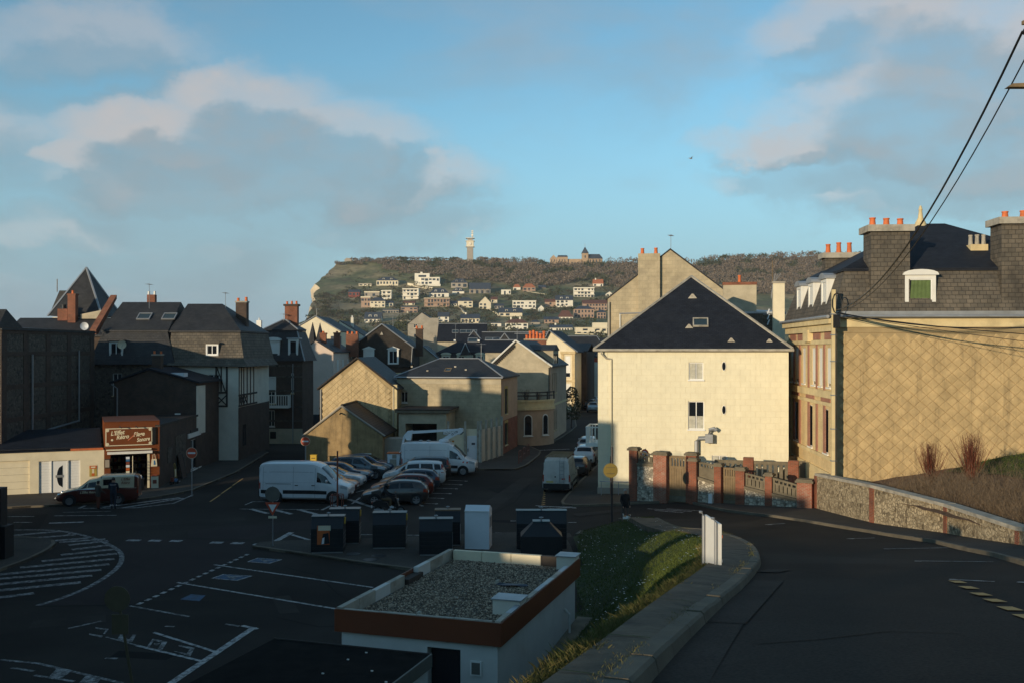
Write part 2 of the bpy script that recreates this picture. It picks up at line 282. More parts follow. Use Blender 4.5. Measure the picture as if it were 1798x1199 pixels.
# ---------------------------------------------------------------- mesh helpers
class MB:
 def __init__(s): s.v = []; s.f = []
 def poly(s, pts):
  b = len(s.v); s.v += [tuple(p) for p in pts]; s.f.append(tuple(range(b, b + len(pts)))); return s
 def grid(s, rows, close=False):
  b = len(s.v); n = len(rows[0])
  for r in rows: s.v += [tuple(p) for p in r]
  for i in range(len(rows) - 1):
   for j in range(n if close else n - 1):
    k = (j + 1) % n
    s.f.append((b + i * n + j, b + i * n + k, b + (i + 1) * n + k, b + (i + 1) * n + j))
  return s
 def box(s, x0, x1, y0, y1, z0, z1):
  b = len(s.v)
  s.v += [(x0, y0, z0), (x1, y0, z0), (x1, y1, z0), (x0, y1, z0), (x0, y0, z1), (x1, y0, z1), (x1, y1, z1), (x0, y1, z1)]
  for q in ((0, 3, 2, 1), (4, 5, 6, 7), (0, 1, 5, 4), (1, 2, 6, 5), (2, 3, 7, 6), (3, 0, 4, 7)): s.f.append(tuple(b + i for i in q))
  return s
 def ext(s, pts, vec):
  vec = Vector(vec); a = [Vector(p) for p in pts]; c = [p + vec for p in a]; n = len(a)
  nrm = Vector((0, 0, 0))
  for i in range(n): nrm += a[i].cross(a[(i + 1) % n])
  if nrm.dot(vec) > 0: a.reverse(); c.reverse()
  b = len(s.v); s.v += [tuple(p) for p in a] + [tuple(p) for p in c]
  s.f.append(tuple(range(b, b + n))); s.f.append(tuple(range(b + 2 * n - 1, b + n - 1, -1)))
  for i in range(n):
   j = (i + 1) % n; s.f.append((b + j, b + i, b + n + i, b + n + j))
  return s
 def slab(s, pts, th): return s.ext(pts, (0, 0, -th))
 def tube(s, path, r, n=6, r1=None, caps=True):
  path = [Vector(p) for p in path]; rows = []
  m = len(path)
  up = Vector((0, 0, 1))
  for i, p in enumerate(path):
   t = (path[min(i + 1, m - 1)] - path[max(i - 1, 0)]).normalized()
   a = t.cross(up) if abs(t.z) < .95 else t.cross(Vector((1, 0, 0)))
   a.normalize(); b = t.cross(a)
   rr = r if r1 is None else r + (r1 - r) * i / max(1, m - 1)
   rows.append([p + (a * math.cos(k * 2 * math.pi / n) + b * math.sin(k * 2 * math.pi / n)) * rr for k in range(n)])
  bs = len(s.v); s.grid(rows, True)
  if caps:
   s.f.append(tuple(bs + k for k in range(n - 1, -1, -1))); e = bs + (m - 1) * n; s.f.append(tuple(e + k for k in range(n)))
  return s
 def lathe(s, prof, n=12, c=(0, 0, 0), axis='z', caps=True):
  rows = []
  for (r, h) in prof:
   ring = []
   for k in range(n):
    a = 2 * math.pi * k / n; x, y = r * math.cos(a), r * math.sin(a)
    ring.append((c[0] + x, c[1] + y, c[2] + h) if axis == 'z' else (c[0] + x, c[1] - h, c[2] + y) if axis == 'y' else (c[0] + h, c[1] + x, c[2] + y))
   rows.append(ring)
  b = len(s.v); s.grid(rows, True)
  if not caps: return s
  s.f.append(tuple(b + k for k in range(n - 1, -1, -1))); e = b + (len(prof) - 1) * n; s.f.append(tuple(e + k for k in range(n)))
  return s
 def add(s, o, mat=None):
  b = len(s.v); s.v += [tuple(mat @ Vector(p)) if mat is not None else p for p in o.v]; s.f += [tuple(b + i for i in q) for q in o.f]; return s
 def mesh(s, name, mat, smooth=0, uv=True):
  me = bpy.data.meshes.new(name); me.from_pydata(s.v, [], s.f); me.update()
  if uv: add_uv(me)
  me.materials.append(mat)
  if smooth:
   me.polygons.foreach_set('use_smooth', [True] * len(me.polygons))
   try: me.set_sharp_from_angle(angle=rad(smooth))
   except Exception: pass
  return me
 def build(s, name, mat, parent=None, smooth=0, uv=True, **tags):
  o = bpy.data.objects.new(name, s.mesh(name, mat, smooth, uv)); COL.objects.link(o)
  if parent is not None: o.parent = parent
  tag(o, **tags); return o
def add_uv(me):
 n = len(me.loops)
 if not n: return
 uvl = me.uv_layers.new(name='UVMap')
 co = np.empty(len(me.vertices) * 3, dtype=np.float32); me.vertices.foreach_get('co', co); co = co.reshape(-1, 3)
 li = np.empty(n, dtype=np.int32); me.loops.foreach_get('vertex_index', li)
 nr = np.empty(len(me.polygons) * 3, dtype=np.float32); me.polygons.foreach_get('normal', nr); nr = nr.reshape(-1, 3)
 lt = np.empty(len(me.polygons), dtype=np.int32); me.polygons.foreach_get('loop_total', lt)
 pn = np.repeat(nr, lt, axis=0)
 u = np.stack([-pn[:, 1], pn[:, 0], np.zeros(len(pn), dtype=np.float32)], 1)
 ln = np.linalg.norm(u, axis=1); flat = ln < .05
 u[flat] = (1, 0, 0); ln[flat] = 1; u /= ln[:, None]
 v = np.cross(pn, u)
 p = co[li]
 uv = np.stack([(p * u).sum(1), (p * v).sum(1)], 1).astype(np.float32)
 uvl.data.foreach_set('uv', uv.ravel())
def tag(o, label=None, cat=None, group=None, kind=None):
 if label: o['label'] = label
 if cat: o['category'] = cat
 if group: o['group'] = group
 if kind: o['kind'] = kind
 return o
def empty(name, loc, rz=0, label=None, cat=None, group=None):
 o = bpy.data.objects.new(name, None); COL.objects.link(o); o.location = loc; o.rotation_euler = (0, 0, rz); o.empty_display_size = .3
 return tag(o, label, cat, group)
def inst(src, name, parent, loc=(0, 0, 0), rot=(0, 0, 0), scale=None):
 o = bpy.data.objects.new(name, src); COL.objects.link(o); o.parent = parent; o.location = loc; o.rotation_euler = rot
 if scale: o.scale = scale
 return o
def text_mesh(name, body, size, mat, parent, loc, rot, shear=0.0, extrude=.004, offset=0.0, align='CENTER', space=1.0):
 cu = bpy.data.curves.new(name, 'FONT'); cu.body = body; cu.size = size; cu.shear = shear; cu.extrude = extrude; cu.offset = offset
 cu.align_x = align; cu.align_y = 'CENTER'; cu.resolution_u = 3; cu.space_character = space
 t = bpy.data.objects.new('tmp', cu); COL.objects.link(t)
 dg = bpy.context.evaluated_depsgraph_get(); me = bpy.data.meshes.new_from_object(t.evaluated_get(dg))
 bpy.data.objects.remove(t); me.name = name; me.materials.clear(); me.materials.append(mat)
 o = bpy.data.objects.new(name, me); COL.objects.link(o); o.parent = parent; o.location = loc; o.rotation_euler = rot
 return o
def lerp_tab(tab, x):
 if x <= tab[0][0]: return tab[0][1]
 for (a, va), (b, vb) in zip(tab, tab[1:]):
  if x <= b: return va + (vb - va) * (x - a) / (b - a)
 return tab[-1][1]
# ================================================================ ground
def prof(y):
 if y <= -12: return 7.95 + .153 * 12
 if y <= 30: return 7.95 - .153 * y
 if y < 73.9:
  t = y - 30; return 3.36 - .153 * t + .153 / (2 * 43.9) * t * t
 return 0.0
def ray_prof(px, py):
 r = (py - HY) / FPX; lo, hi = 2.0, 110.0
 for _ in range(60):
  m = (lo + hi) / 2
  if CH - r * m > prof(m): lo = m
  else: hi = m
 return Vector((XD(px, lo), lo, prof(lo)))
def catmull(pts, n=6):
 out = []; m = len(pts)
 for i in range(m - 1):
  p0, p1, p2, p3 = pts[max(i - 1, 0)], pts[i], pts[i + 1], pts[min(i + 2, m - 1)]
  for k in range(n):
   t = k / n
   out.append(.5 * ((2 * p1) + (p2 - p0) * t + (2 * p0 - 5 * p1 + 4 * p2 - p3) * t * t + (3 * p1 - p0 - 3 * p2 + p3) * t ** 3))
 out.append(pts[-1]); return out
KPX = [(1145, 1199), (1180, 1160), (1225, 1112), (1272, 1065), (1308, 1030), (1330, 1003), (1337, 985), (1325, 963), (1292, 946), (1240, 934), (1190, 928)]
KW = [ray_prof(*p) for p in KPX]
d0 = (KW[0] - KW[1]).normalized()
KW = [KW[0] + d0 * k for k in (22, 15, 9, 5, 2.5)] + KW
KW = [Vector((p.x, p.y, 0)) for p in KW] + [G(1130, 926), G(1080, 930), G(1040, 936), G(1008, 948)]
for p in KW: p.z = 0
KERB = catmull(KW, 6)
_ky = [(p.y, p.x) for p in KW[:14]]
def kerbx(y):
 if y <= _ky[0][0]: return _ky[0][1]
 for (a, xa), (b, xb) in zip(_ky, _ky[1:]):
  if a <= y <= b: return xa + (xb - xa) * (y - a) / (b - a)
 return _ky[-1][1]
def sstep(a, b, t):
 t = max(0.0, min(1.0, (t - a) / (b - a))); return t * t * (3 - 2 * t)
def gh(x, y):
 w = sstep(-lerp_tab([(8, 2.6), (16, 3.8), (24, 6.6), (30, 7.0)], y), -lerp_tab([(8, .95), (20, 1.3), (32, 1.5)], y), x - kerbx(y)) if y < 50 else sstep(-7.5, 1.0, x - 10.0)
 return prof(y) * w
def GR(px, py):
 r = (py - HY) / FPX; lo, hi = 3.0, 260.0
 for _ in range(60):
  m = (lo + hi) / 2
  if CH - r * m > gh(XD(px, m), m): lo = m
  else: hi = m
 x = XD(px, lo); return Vector((x, lo, gh(x, lo)))

def hgrid(name, x0, x1, y0, y1, step, f, mat, parent=None, **tags):
 nx, ny = int(round((x1 - x0) / step)) + 1, int(round((y1 - y0) / step)) + 1
 mb = MB(); mb.grid([[(x0 + i * step, y0 + j * step, f(x0 + i * step, y0 + j * step)) for i in range(nx)] for j in range(ny)])
 return mb.build(name, mat, parent, smooth=60, **tags)
ROAD = hgrid('road', -46, 44, -24, 150, .75, gh, M_asph, kind='structure')
M_earth = pm('earth', (.09, .075, .055), .95, .3, .2, .5, coords='Object')
MB().poly([(-420, -420, -.2), (620, -420, -.2), (620, 560, -.2), (-420, 560, -.2)]).build('ground', M_earth, kind='structure')
def seam():
 m, nt, b = newmat('sea_water'); b.inputs['Base Color'].default_value = (.02, .06, .08, 1); b.inputs['Roughness'].default_value = .18
 tc = nt.nodes.new('ShaderNodeTexCoord'); n = nt.nodes.new('ShaderNodeTexNoise'); n.inputs['Scale'].default_value = .05; n.inputs['Detail'].default_value = 8
 nt.links.new(tc.outputs['Object'], n.inputs['Vector']); bp = nt.nodes.new('ShaderNodeBump'); bp.inputs['Strength'].default_value = .5; bp.inputs['Distance'].default_value = 2
 nt.links.new(n.outputs['Fac'], bp.inputs['Height']); nt.links.new(bp.outputs[0], b.inputs['Normal']); return m
MB().poly([(-3000, -900, -16), (3000, -900, -16), (3000, 4000, -16), (-3000, 4000, -16)]).build('sea', seam(), kind='structure')

# kerb and cracked footway along the slope
def offs(path, d):
 out = []
 for i, p in enumerate(path):
  t = (path[min(i + 1, len(path) - 1)] - path[max(i - 1, 0)]); t.z = 0; t.normalize()
  out.append(p + Vector((-t.y, t.x, 0)) * d)
 return out
def kz(p, extra): return Vector((p.x, p.y, gh(p.x, p.y) + extra))
k0 = KERB; k1 = offs(KERB, .04); k2 = offs(KERB, .26)
def fwid(y): return lerp_tab([(6, .62), (10, .70), (16, .90), (22, 1.05), (32, 1.3), (44, 1.4)], y)
kn = offs(KERB, 1.0); kfw = lambda e: [p + (n - p) * (fwid(p.y) + e) for p, n in zip(KERB, kn)]
k3 = kfw(0)
zk = [gh(p.x, p.y) for p in k0]
# separate kerb stones, 1 m each
acc, start, segs = 0.0, 0, []
for i in range(1, len(k0)):
 acc += (k0[i] - k0[i - 1]).length
 if acc > 1.0 or i == len(k0) - 1: segs.append((start, i)); start = i; acc = 0
FOOT = MB()
FOOT.grid([[Vector((p.x, p.y, z + .145 - .02 * 0)) for p, z in zip(k2, zk)], [Vector((p.x, p.y, z + .16)) for p, z in zip(kfw(-.3), zk)], [Vector((p.x, p.y, z + .15)) for p, z in zip(k3, zk)], [Vector((p.x, p.y, z - .3)) for p, z in zip(kfw(.02), zk)]])
M_foot = pm('footway_cracked', (.115, .087, .057), .92, .45, 1.6, 1.0, dirt=(.028, .024, .018), dscale=1.3, damt=.9, coords='Object', bscale=9)
FOOTO = FOOT.build('footway', M_foot, smooth=50, kind='structure')
for n_, (a, b) in enumerate(segs):
 q = MB(); rows = []
 j = rnd.uniform(-.012, .012)
 for i in range(a, b + 1):
  f = 0.0
  if i == b: f = .012
  t = [Vector((k0[i].x, k0[i].y, zk[i] - .05)), Vector((k1[i].x, k1[i].y, zk[i] + .125 + j)), Vector((k1[i].x * .85 + k2[i].x * .15, k1[i].y * .85 + k2[i].y * .15, zk[i] + .155 + j)), Vector((k2[i].x, k2[i].y, zk[i] + .155 + j)), Vector((k2[i].x, k2[i].y, zk[i] - .05))]
  if i == b and b < len(k0) - 1:
   dv = (k0[i] - k0[i - 1]).normalized() * .02; t = [p - dv for p in t]
  rows.append(t)
 q.grid(rows); q.f.append((0, 1, 2, 3, 4)); e = len(q.v) - 5; q.f.append((e + 4, e + 3, e + 2, e + 1, e))
 q.build('kerb_stone', M_kerb, FOOTO)
# footway slab joints: narrow dark cracks cut as strips of moss
M_moss = pm('moss', (.05, .06, .02), .95, .4, 6, .6, coords='Object')
for i in range(10, len(k0) - 30, 9):
 a, b = k2[i], k3[i]; w = (k0[i + 1] - k0[i]).normalized() * .035
 jag = [a + (b - a) * t + w * rnd.uniform(-.6, .6) for t in (0, .2, .4, .6, .8, 1)]
 q = MB(); q.grid([[Vector((p.x, p.y, zk[i] + .168)) for p in jag], [Vector((p.x + w.x, p.y + w.y, zk[i] + .168 + (zk[i + 1] - zk[i]) * .04)) for p in jag]]); q.build('footway_joint', M_moss, FOOTO)
# grass bank
M_grassg = pm('grass_ground', (.030, .046, .012), .95, .4, 1.5, .8, dirt=(.06, .055, .02), damt=.6, coords='Object')
# bank laid on a plain grid, clipped to the strip between footway and square
def in_bank(x, y):
 if not (1 < y < 53.0): return False
 if y > 49.9 and x < 3.2 + (y - 49.9) * 1.6: return False
 kx = kerbx(y) - fwid(y) - .02
 if y > 46: kx = min(kx, 10 - (y - 46) * .50)
 left = kx - 8.2
 if y < 34: left = max(left, -1.0 if y < 26 else -.5)
 else: left = max(left, 2.2 + (y - 34) * .07)
 return left < x < kx
rows = []
mb = MB(); st = .5; vid = {}
def bank_z(x, y):
 return gh(x, y) + .07
for ix in range(-20, 30):
 for iy in range(2, 108):
  x, y = ix * st, iy * st
  if in_bank(x + st / 2, y + st / 2):
   q = []
   for (a, b) in ((0, 0), (1, 0), (1, 1), (0, 1)):
    k = (ix + a, iy + b)
    if k not in vid: vid[k] = len(mb.v); mb.v.append((k[0] * st, k[1] * st, bank_z(k[0] * st, k[1] * st)))
    q.append(vid[k])
   mb.f.append(tuple(q))
BANK = mb.build('grass_bank', M_grassg, smooth=60, kind='structure')
def grass_blades(name, n, sampler, hmin, hmax, mat, seed, lean=.5, **tags):
 r = random.Random(seed); v = []; f = []
 k = 0
 while k < n:
  s = sampler(r)
  if s is None: continue
  x, y, z, hs = s; k += 1
  a = r.uniform(0, 2 * math.pi); hh = r.uniform(hmin, hmax) * hs; w = r.uniform(.006, .012) * (1 if y > 22 else .28 if y < 14 else .45)
  lx, ly = r.gauss(0, lean) * hh, r.gauss(0, lean) * hh
  dx, dy = math.cos(a) * w, math.sin(a) * w; b = len(v)
  v += [(x - dx, y - dy, z), (x + dx, y + dy, z), (x + lx * .4 + dx * .6, y + ly * .4 + dy * .6, z + hh * .6), (x + lx, y + ly, z + hh)]
  f += [(b, b + 1, b + 2), (b, b + 2, b + 3)]
 me = bpy.data.meshes.new(name); me.from_pydata(v, [], f); me.materials.append(mat)
 o = bpy.data.objects.new(name, me); COL.objects.link(o); return tag(o, **tags)
def blade_mat(name, c1, c2):
 m, nt, b = newmat(name); N = nt.nodes.new
 gi = N('ShaderNodeNewGeometry'); mx = N('ShaderNodeMix'); mx.data_type = 'RGBA'; mx.inputs['A'].default_value = (*c1, 1); mx.inputs['B'].default_value = (*c2, 1)
 nt.links.new(gi.outputs['Random Per Island'], mx.inputs['Factor']); nt.links.new(mx.outputs['Result'], b.inputs['Base Color'])
 b.inputs['Roughness'].default_value = .7; b.inputs['Specular IOR Level'].default_value = .2
 return m
M_blade = blade_mat('grass_blades', (.044, .070, .012), (.100, .118, .026))
M_straw = blade_mat('dry_grass', (.16, .125, .045), (.07, .085, .02))
def samp_bank(r):
 y = r.uniform(9, 53) ; x = r.uniform(-2, 10)
 if not in_bank(x, y): return None
 return (x, y, bank_z(x, y), 1.0)
grass_blades('grass', 60000, samp_bank, .035, .085, M_blade, 3, label='short green lawn grass on the bank beside the footway', cat='grass', kind='stuff')
def samp_edge(r):
 y = r.uniform(3, 33); x = kerbx(y) - fwid(y) * 1.06 + .10 - abs(r.gauss(0, .20))
 if not in_bank(x, y) and r.random() < .5: return None
 return (x, y, bank_z(x, y), 1.0 + .5 * noise.noise(Vector((x * 1.3, y * .8, 0))))
grass_blades('dry_grass', 34000, samp_edge, .04, .12, M_straw, 5, .45, label='long dry straw-coloured grass along the edge of the footway', cat='grass', kind='stuff')
def samp_weed(r):
 i = r.randrange(8, len(KERB) - 12); a, b = k2[i], k2[i + 1]; t = r.random(); p = a + (b - a) * t; g = noise.noise(Vector((p.x * .9, p.y * .5, 7)))
 if g < .05: return None
 return (p.x + r.gauss(0, .05), p.y + r.gauss(0, .05), zk[i] + .14, .6 + g)
grass_blades('kerb_weeds', 1300, samp_weed, .015, .05, M_straw, 15, .4, label='small weeds growing in the joint behind the kerb', cat='weeds', kind='stuff')
M_daisy = pm('daisy_white', (.75, .74, .68), .7, .02, 1, 0)
q = MB(); r = random.Random(11)
k = 0
while k < 300:
 y = r.uniform(26, 52); x = r.uniform(1, 10)
 if not in_bank(x, y) or noise.noise(Vector((x * .5, y * .3, 4))) < .02: continue
 k += 1; z = bank_z(x, y) + .12; s = r.uniform(.018, .034)
 q.poly([(x + s * math.cos(a * 1.257), y + s * math.sin(a * 1.257), z) for a in range(5)])
q.build('daisies', M_daisy, uv=False, label='small white daisies scattered through the lawn on the bank', cat='flowers', kind='stuff')

# ------------------------------------------------ raised pavements
def pavement(name, pts, h=.11, mat=M_pave):
 q = MB(); pts = [Vector((p.x, p.y, gh(p.x, p.y))) for p in pts]
 n = len(pts)
 ar = sum(pts[i].x * pts[(i + 1) % n].y - pts[(i + 1) % n].x * pts[i].y for i in range(n))
 if ar < 0: pts.reverse()
 q.poly([p + Vector((0, 0, h)) for p in pts])
 for i in range(n):
  a, b = pts[i], pts[(i + 1) % n]; q.poly([a - Vector((0, 0, .1)), b - Vector((0, 0, .1)), b + Vector((0, 0, h)), a + Vector((0, 0, h))])
 return q.build(name, mat, kind='structure')
def kerb_line(pts, parent, w=.16, h=.125, mat=M_kerb):
 pts = [Vector((p.x, p.y, 0)) for p in pts]
 L = [0]
 for a, b in zip(pts, pts[1:]): L.append(L[-1] + (b - a).length)
 def at(s):
  for i in range(len(L) - 1):
   if s <= L[i + 1] or i == len(L) - 2:
    t = (s - L[i]) / max(1e-6, L[i + 1] - L[i]); return pts[i].lerp(pts[i + 1], t), (pts[i + 1] - pts[i]).normalized()
 n = max(1, int(L[-1] / 1.0))
 for i in range(n):
  (a, ta), (b, tb) = at(L[-1] * i / n + .008), at(L[-1] * (i + 1) / n - .008)
  za, zb = gh(a.x, a.y), gh(b.x, b.y)
  na, nb = Vector((-ta.y, ta.x, 0)) * w, Vector((-tb.y, tb.x, 0)) * w
  q = MB(); up = Vector((0, 0, h + rnd.uniform(-.006, .006)))
  va, vb = Vector((a.x, a.y, za)), Vector((b.x, b.y, zb))
  q.poly([va, vb, vb + up, va + up]); q.poly([va + up, vb + up, vb + nb + up, va + na + up]); q.poly([vb + nb, va + na, va + na + up, vb + nb + up]); q.poly([va + na, va, va + up, va + na + up]); q.poly([vb, vb + nb, vb + nb + up, vb + up])
  q.build('kerb_stone', mat, parent)
pl_front = [G(-80, 900), G(0, 893), G(80, 889.5), G(180, 886), G(250, 878), G(300, 870), G(338, 862), G(414, 831), G(455, 806), G(472, 795)]
PVL = pavement('pavement', pl_front + [Vector((-27, 100, 0)), Vector((-40, 100, 0)), Vector((-45, 60, 0))])
kerb_line(pl_front, PVL)
pm_front = [G(760, 826), G(840, 825), G(905, 825), G(925, 818), G(948, 800), G(950, 793), G(930, 784), G(903, 782)]
PVM = pavement('pavement', pm_front + [Vector((-.5, 91, 0)), Vector((-12, 92, 0)), Vector((-12, 84, 0))])
kerb_line(pm_front, PVM)
pr_front = [G(895, 782), G(940, 781), G(968, 778), G(985, 770), G(1003, 758), G(1013, 749), G(1010, 735), G(1003, 715)]
PVR = pavement('pavement', [Vector((p.x, p.y, 0)) for p in pr_front] + [Vector((9, 150, 0)), Vector((-2, 110, 0))])
kerb_line(pr_front, PVR)
py_front = [G(1062, 790), G(1047, 819), G(1017, 847), G(990, 876), G(984, 884), G(990, 889), G(1050, 890.5), G(1100, 891), G(1150, 892), G(1200, 891)] + [GR(1275, 898), GR(1360, 908), GR(1425, 918), GR(1520, 934), GR(1640, 953), GR(1740, 976), GR(1798, 993), GR(1860, 1022)]
pyb = [(10.5, 92), (8.9, 80), (7.2, 70), (6.5, 66), (6.5, 66), (7, 66), (8, 64.5), (9, 64), (11, 63), (12.5, 62), (15, 60), (16.5, 58.5), (17.6, 56), (17.8, 47), (18.2, 40), (17.8, 33.5), (17, 29), (16, 24)]
q = MB(); q.grid([[(lambda v: (v.x, v.y, gh(v.x, v.y) + .10))(f.lerp(Vector((b[0], b[1], 0)), k / 5)) for k in range(6)] for f, b in zip([Vector((p.x, p.y, 0)) for p in py_front], pyb)]); PVY = q.build('pavement', M_pave, smooth=40, kind='structure')
kerb_line(py_front, PVY)
pb_front = [G(443, 962), G(480, 967), G(560, 979), G(640, 991), G(700, 999), G(800, 1013)]
PVB = pavement('pavement', list(pb_front) + [Vector((2.6, 41.8, 0)), Vector((3.0, 50, 0)), G(1000, 938), G(930, 935), G(840, 939), G(720, 944), G(600, 949), G(500, 951), G(456, 954)], .09)
kerb_line(pb_front, PVB)
isl = [G(-60, 1028), G(0, 1003), G(50, 985), G(85, 968), G(100, 955), G(92, 949), G(60, 945.5), G(0, 945), G(-60, 945)]
PVI = pavement('traffic_island', isl, .12)
kerb_line(isl, PVI)

# ------------------------------------------------ road paint: every mark a sheet on the tarmac
ROADZ = .008; MK = [0]
def rz_(): MK[0] += 1; return ROADZ + (MK[0] % 9) * .0007
def mark(pts, mat, name='road_marking'):
 q = MB(); pts = [Vector(p) for p in pts]
 nrm = Vector((0, 0, 0))
 for i in range(len(pts)): nrm += pts[i].cross(pts[(i + 1) % len(pts)])
 if nrm.z < 0: pts.reverse()
 zz = rz_(); q.poly([(p.x, p.y, gh(p.x, p.y) + zz) for p in pts]); return q.build(name, mat, ROAD)
def stroke(a, b, w, mat, name='road_marking', g=None):
 g = g or GR
 a, b = (g(*a) if isinstance(a, tuple) else a), (g(*b) if isinstance(b, tuple) else b)
 t = (b - a); t.z = 0; t.normalize(); n = Vector((-t.y, t.x, 0)) * w / 2
 L = (b - a).length; k = max(1, int(L / 1.5)); q = MB()
 rows = []; zz = rz_()
 for i in range(k + 1):
  p = a.lerp(b, i / k); rows.append([Vector((u.x, u.y, gh(u.x, u.y) + zz + (.012 if p.x > 2 else 0))) for u in (p + n, p - n)])
 q.grid(rows); return q.build(name, mat, ROAD)
for (x0, y0, x1, y1) in [(-40, 945, 107, 932), (-40, 952, 133, 938), (80, 950, 165, 943), (104, 951.5, 185, 946), (120, 956.5, 190, 949), (126, 964.5, 196, 956), (107, 974, 203, 963.5), (73, 985, 205, 971.5), (35, 996, 201, 980.5), (0, 1008, 192, 990), (-60, 1021, 178, 1000), (-60, 1031, 162, 1010), (-60, 1042, 142, 1022), (-60, 1056, 60, 1041)]:
 stroke((x0, y0), (x1, y1), .40, M_lineW)
ed = catmull([G(20, 930), G(100, 931), G(160, 943), G(203, 962), G(214, 979), G(202, 1000), G(160, 1028), G(110, 1049), G(65, 1063)], 3)
for a, b in zip(ed, ed[1:]): stroke(a, a.lerp(b, .93), .22, M_lineW)
for (a, b, y) in [(223, 246, 948), (262, 283, 948.5), (299, 319, 949), (370, 391, 952), (406, 428, 953), (445, 466, 955)]: stroke((a, y), (b, y + .4), .42, M_line)
dg0, dg1 = G(436, 972), G(235, 1064)
for i in range(17):
 stroke(dg0.lerp(dg1, i / 17), dg0.lerp(dg1, (i + .55) / 17), .18, M_line)
stroke((376, 991), (655, 1031), .13, M_line); stroke((311, 1022), (600, 1070), .13, M_line); stroke((228, 1063), (332, 1082), .13, M_lineW); stroke((396, 1095), (420, 1099), .12, M_lineW)
stroke((446, 1101), (290, 1206), .24, M_line); stroke((425, 1098), (452, 1104), .16, M_line)
stroke((270, 1110), (378, 1144), .13, M_line); stroke((240, 1133), (352, 1160), .13, M_line); stroke((186, 1118), (245, 1134), .08, M_lineW)
for (a, b) in [((0, 1158), (70, 1165)), ((70, 1165), (215, 1199)), ((60, 1185), (130, 1196)), ((20, 1172), (60, 1178)), ((120, 1103), (178, 1090)), ((185, 1155), (206, 1156)), ((290, 1099), (306, 1100)), ((120, 938), (124, 934))]: stroke(a, b, .13, M_lineW)
# worn lettering in the delivery bay, traced stroke by stroke
for pts in [[(168, 1101), (191, 1104), (184, 1113), (181, 1112), (186, 1106), (167, 1103)], [(157, 1112), (181, 1116), (178, 1119), (156, 1114)],
   [(206, 1122), (213, 1110), (220, 1112), (216, 1119), (227, 1122), (233, 1114), (239, 1114), (232, 1127), (222, 1127)],
   [(258, 1135), (268, 1121), (294, 1126), (284, 1142), (276, 1140), (284, 1128), (270, 1124), (263, 1135)], [(270, 1129), (281, 1129), (276, 1133), (271, 1132)],
   [(305, 1143), (334, 1152), (342, 1137), (314, 1132), (313, 1134), (333, 1139), (328, 1147), (309, 1143)],
   [(84, 1190), (100, 1173), (128, 1177), (105, 1192)], [(138, 1199), (152, 1185), (178, 1190), (168, 1203)]]:
 mark([G(*p) for p in pts], M_lineW)
for pts in [[(433, 986), (452, 979), (496, 982), (474, 989)], [(370, 1015), (392, 1007.5), (444, 1010.6), (417, 1019)]]:
 c = sum((G(*p) for p in pts), Vector()) / 4
 mark([G(*p) for p in pts], M_line); o = mark([c + (G(*p) - c) * .86 for p in pts], M_lineB); o.location.z += .004
 a, b = c + (G(*pts[1]) - c) * .5, c + (G(*pts[3]) - c) * .55; 
 o = stroke(a, b, .16, M_lineW); o.location.z += .008
 o = stroke(c, c + (G(*pts[2]) - c) * .55, .14, M_lineW); o.location.z += .009
mark([G(316, 1052), G(335, 1043), G(361, 1045), G(350, 1055)], M_lineB)
for (a, b) in [((690, 881), (768, 884)), ((735, 873), (779, 874.5)), ((743, 865), (792, 866)), ((756, 856), (803, 857.5)), ((775, 849), (811, 850.5)), ((786, 842.5), (820, 844))]:
 stroke(a, b, .11, M_line); stroke((b[0] - 4, b[1]), (b[0] + 1, b[1]), .3, M_line)
for (a, b, w) in [((444, 880), (570, 881), .11), ((430, 886), (444, 880), .1), ((420, 893), (560, 894), .1), ((440, 893), (470, 901), .3), ((480, 894), (512, 902), .3), ((524, 894), (558, 903), .3), ((565, 895), (592, 882), .18), ((585, 886), (618, 897), .3), ((600, 870), (640, 860), .12), ((612, 876), (655, 890), .3), ((618, 884), (632, 873), .14), ((728, 881), (742, 888), .2), ((480, 952), (512, 934), .3), ((512, 938), (548, 949), .2), ((545, 937), (800, 940), .12), ((620, 952), (650, 945), .3), ((720, 950), (735, 946), .3),
                  ((869, 935), (887, 935), .16), ((886, 935), (876, 953), .28), ((896, 914), (906, 914), .14), ((997, 917), (1012, 917), .12),
                  ((939, 790.5), (1000, 788), .3), ((940, 887), (1012, 892), .12), ((945, 889), (1005, 890), .2), ((960, 893), (1012, 891), .12), ((1137, 893), (1215, 898), .12), ((1150, 896), (1200, 900), .12), ((1170, 893), (1235, 897), .1),
                  ((8, 906.5), (60, 906), .12), ((95, 905), (205, 904), .12), ((24, 916.5), (56, 916.5), .12), ((86, 918), (147, 916), .3), ((110, 899), (195, 897), .08),
                  ((139, 892), (150, 887), .2), ((145, 892), (240, 891), .16), ((240, 891), (305, 883), .14), ((305, 883), (339, 868), .12), ((180, 890), (316, 873), .3), ((215, 891), (322, 874), .22)]:
 stroke(a, b, w, M_line)
for i in range(8): stroke(G(957, 861 + i * 3.4), G(955 - i * .6, 862.3 + i * 3.4), .12, M_lineO)
for (a, b) in [((1344, 921), (1378, 919)), ((1487, 946), (1536, 944.5)), ((1552, 964), (1664, 962)), ((1606, 985.5), (1744, 987)), ((1667, 1018), (1746, 1022)), ((1787, 1023), (1815, 1025))]:
 stroke(a, b, .12, M_line); stroke(a, (a[0] + 12, a[1] + .3), .2, M_line)
for (a, b) in [((1675, 1020.5), (1688, 1024.5)), ((1693, 1030.5), (1709, 1035)), ((1714, 1042), (1731, 1047)), ((1737, 1053), (1756, 1058.5)), ((1763, 1066), (1784, 1073)), ((1791, 1080), (1815, 1088))]: stroke(a, b, .22, M_lineO)
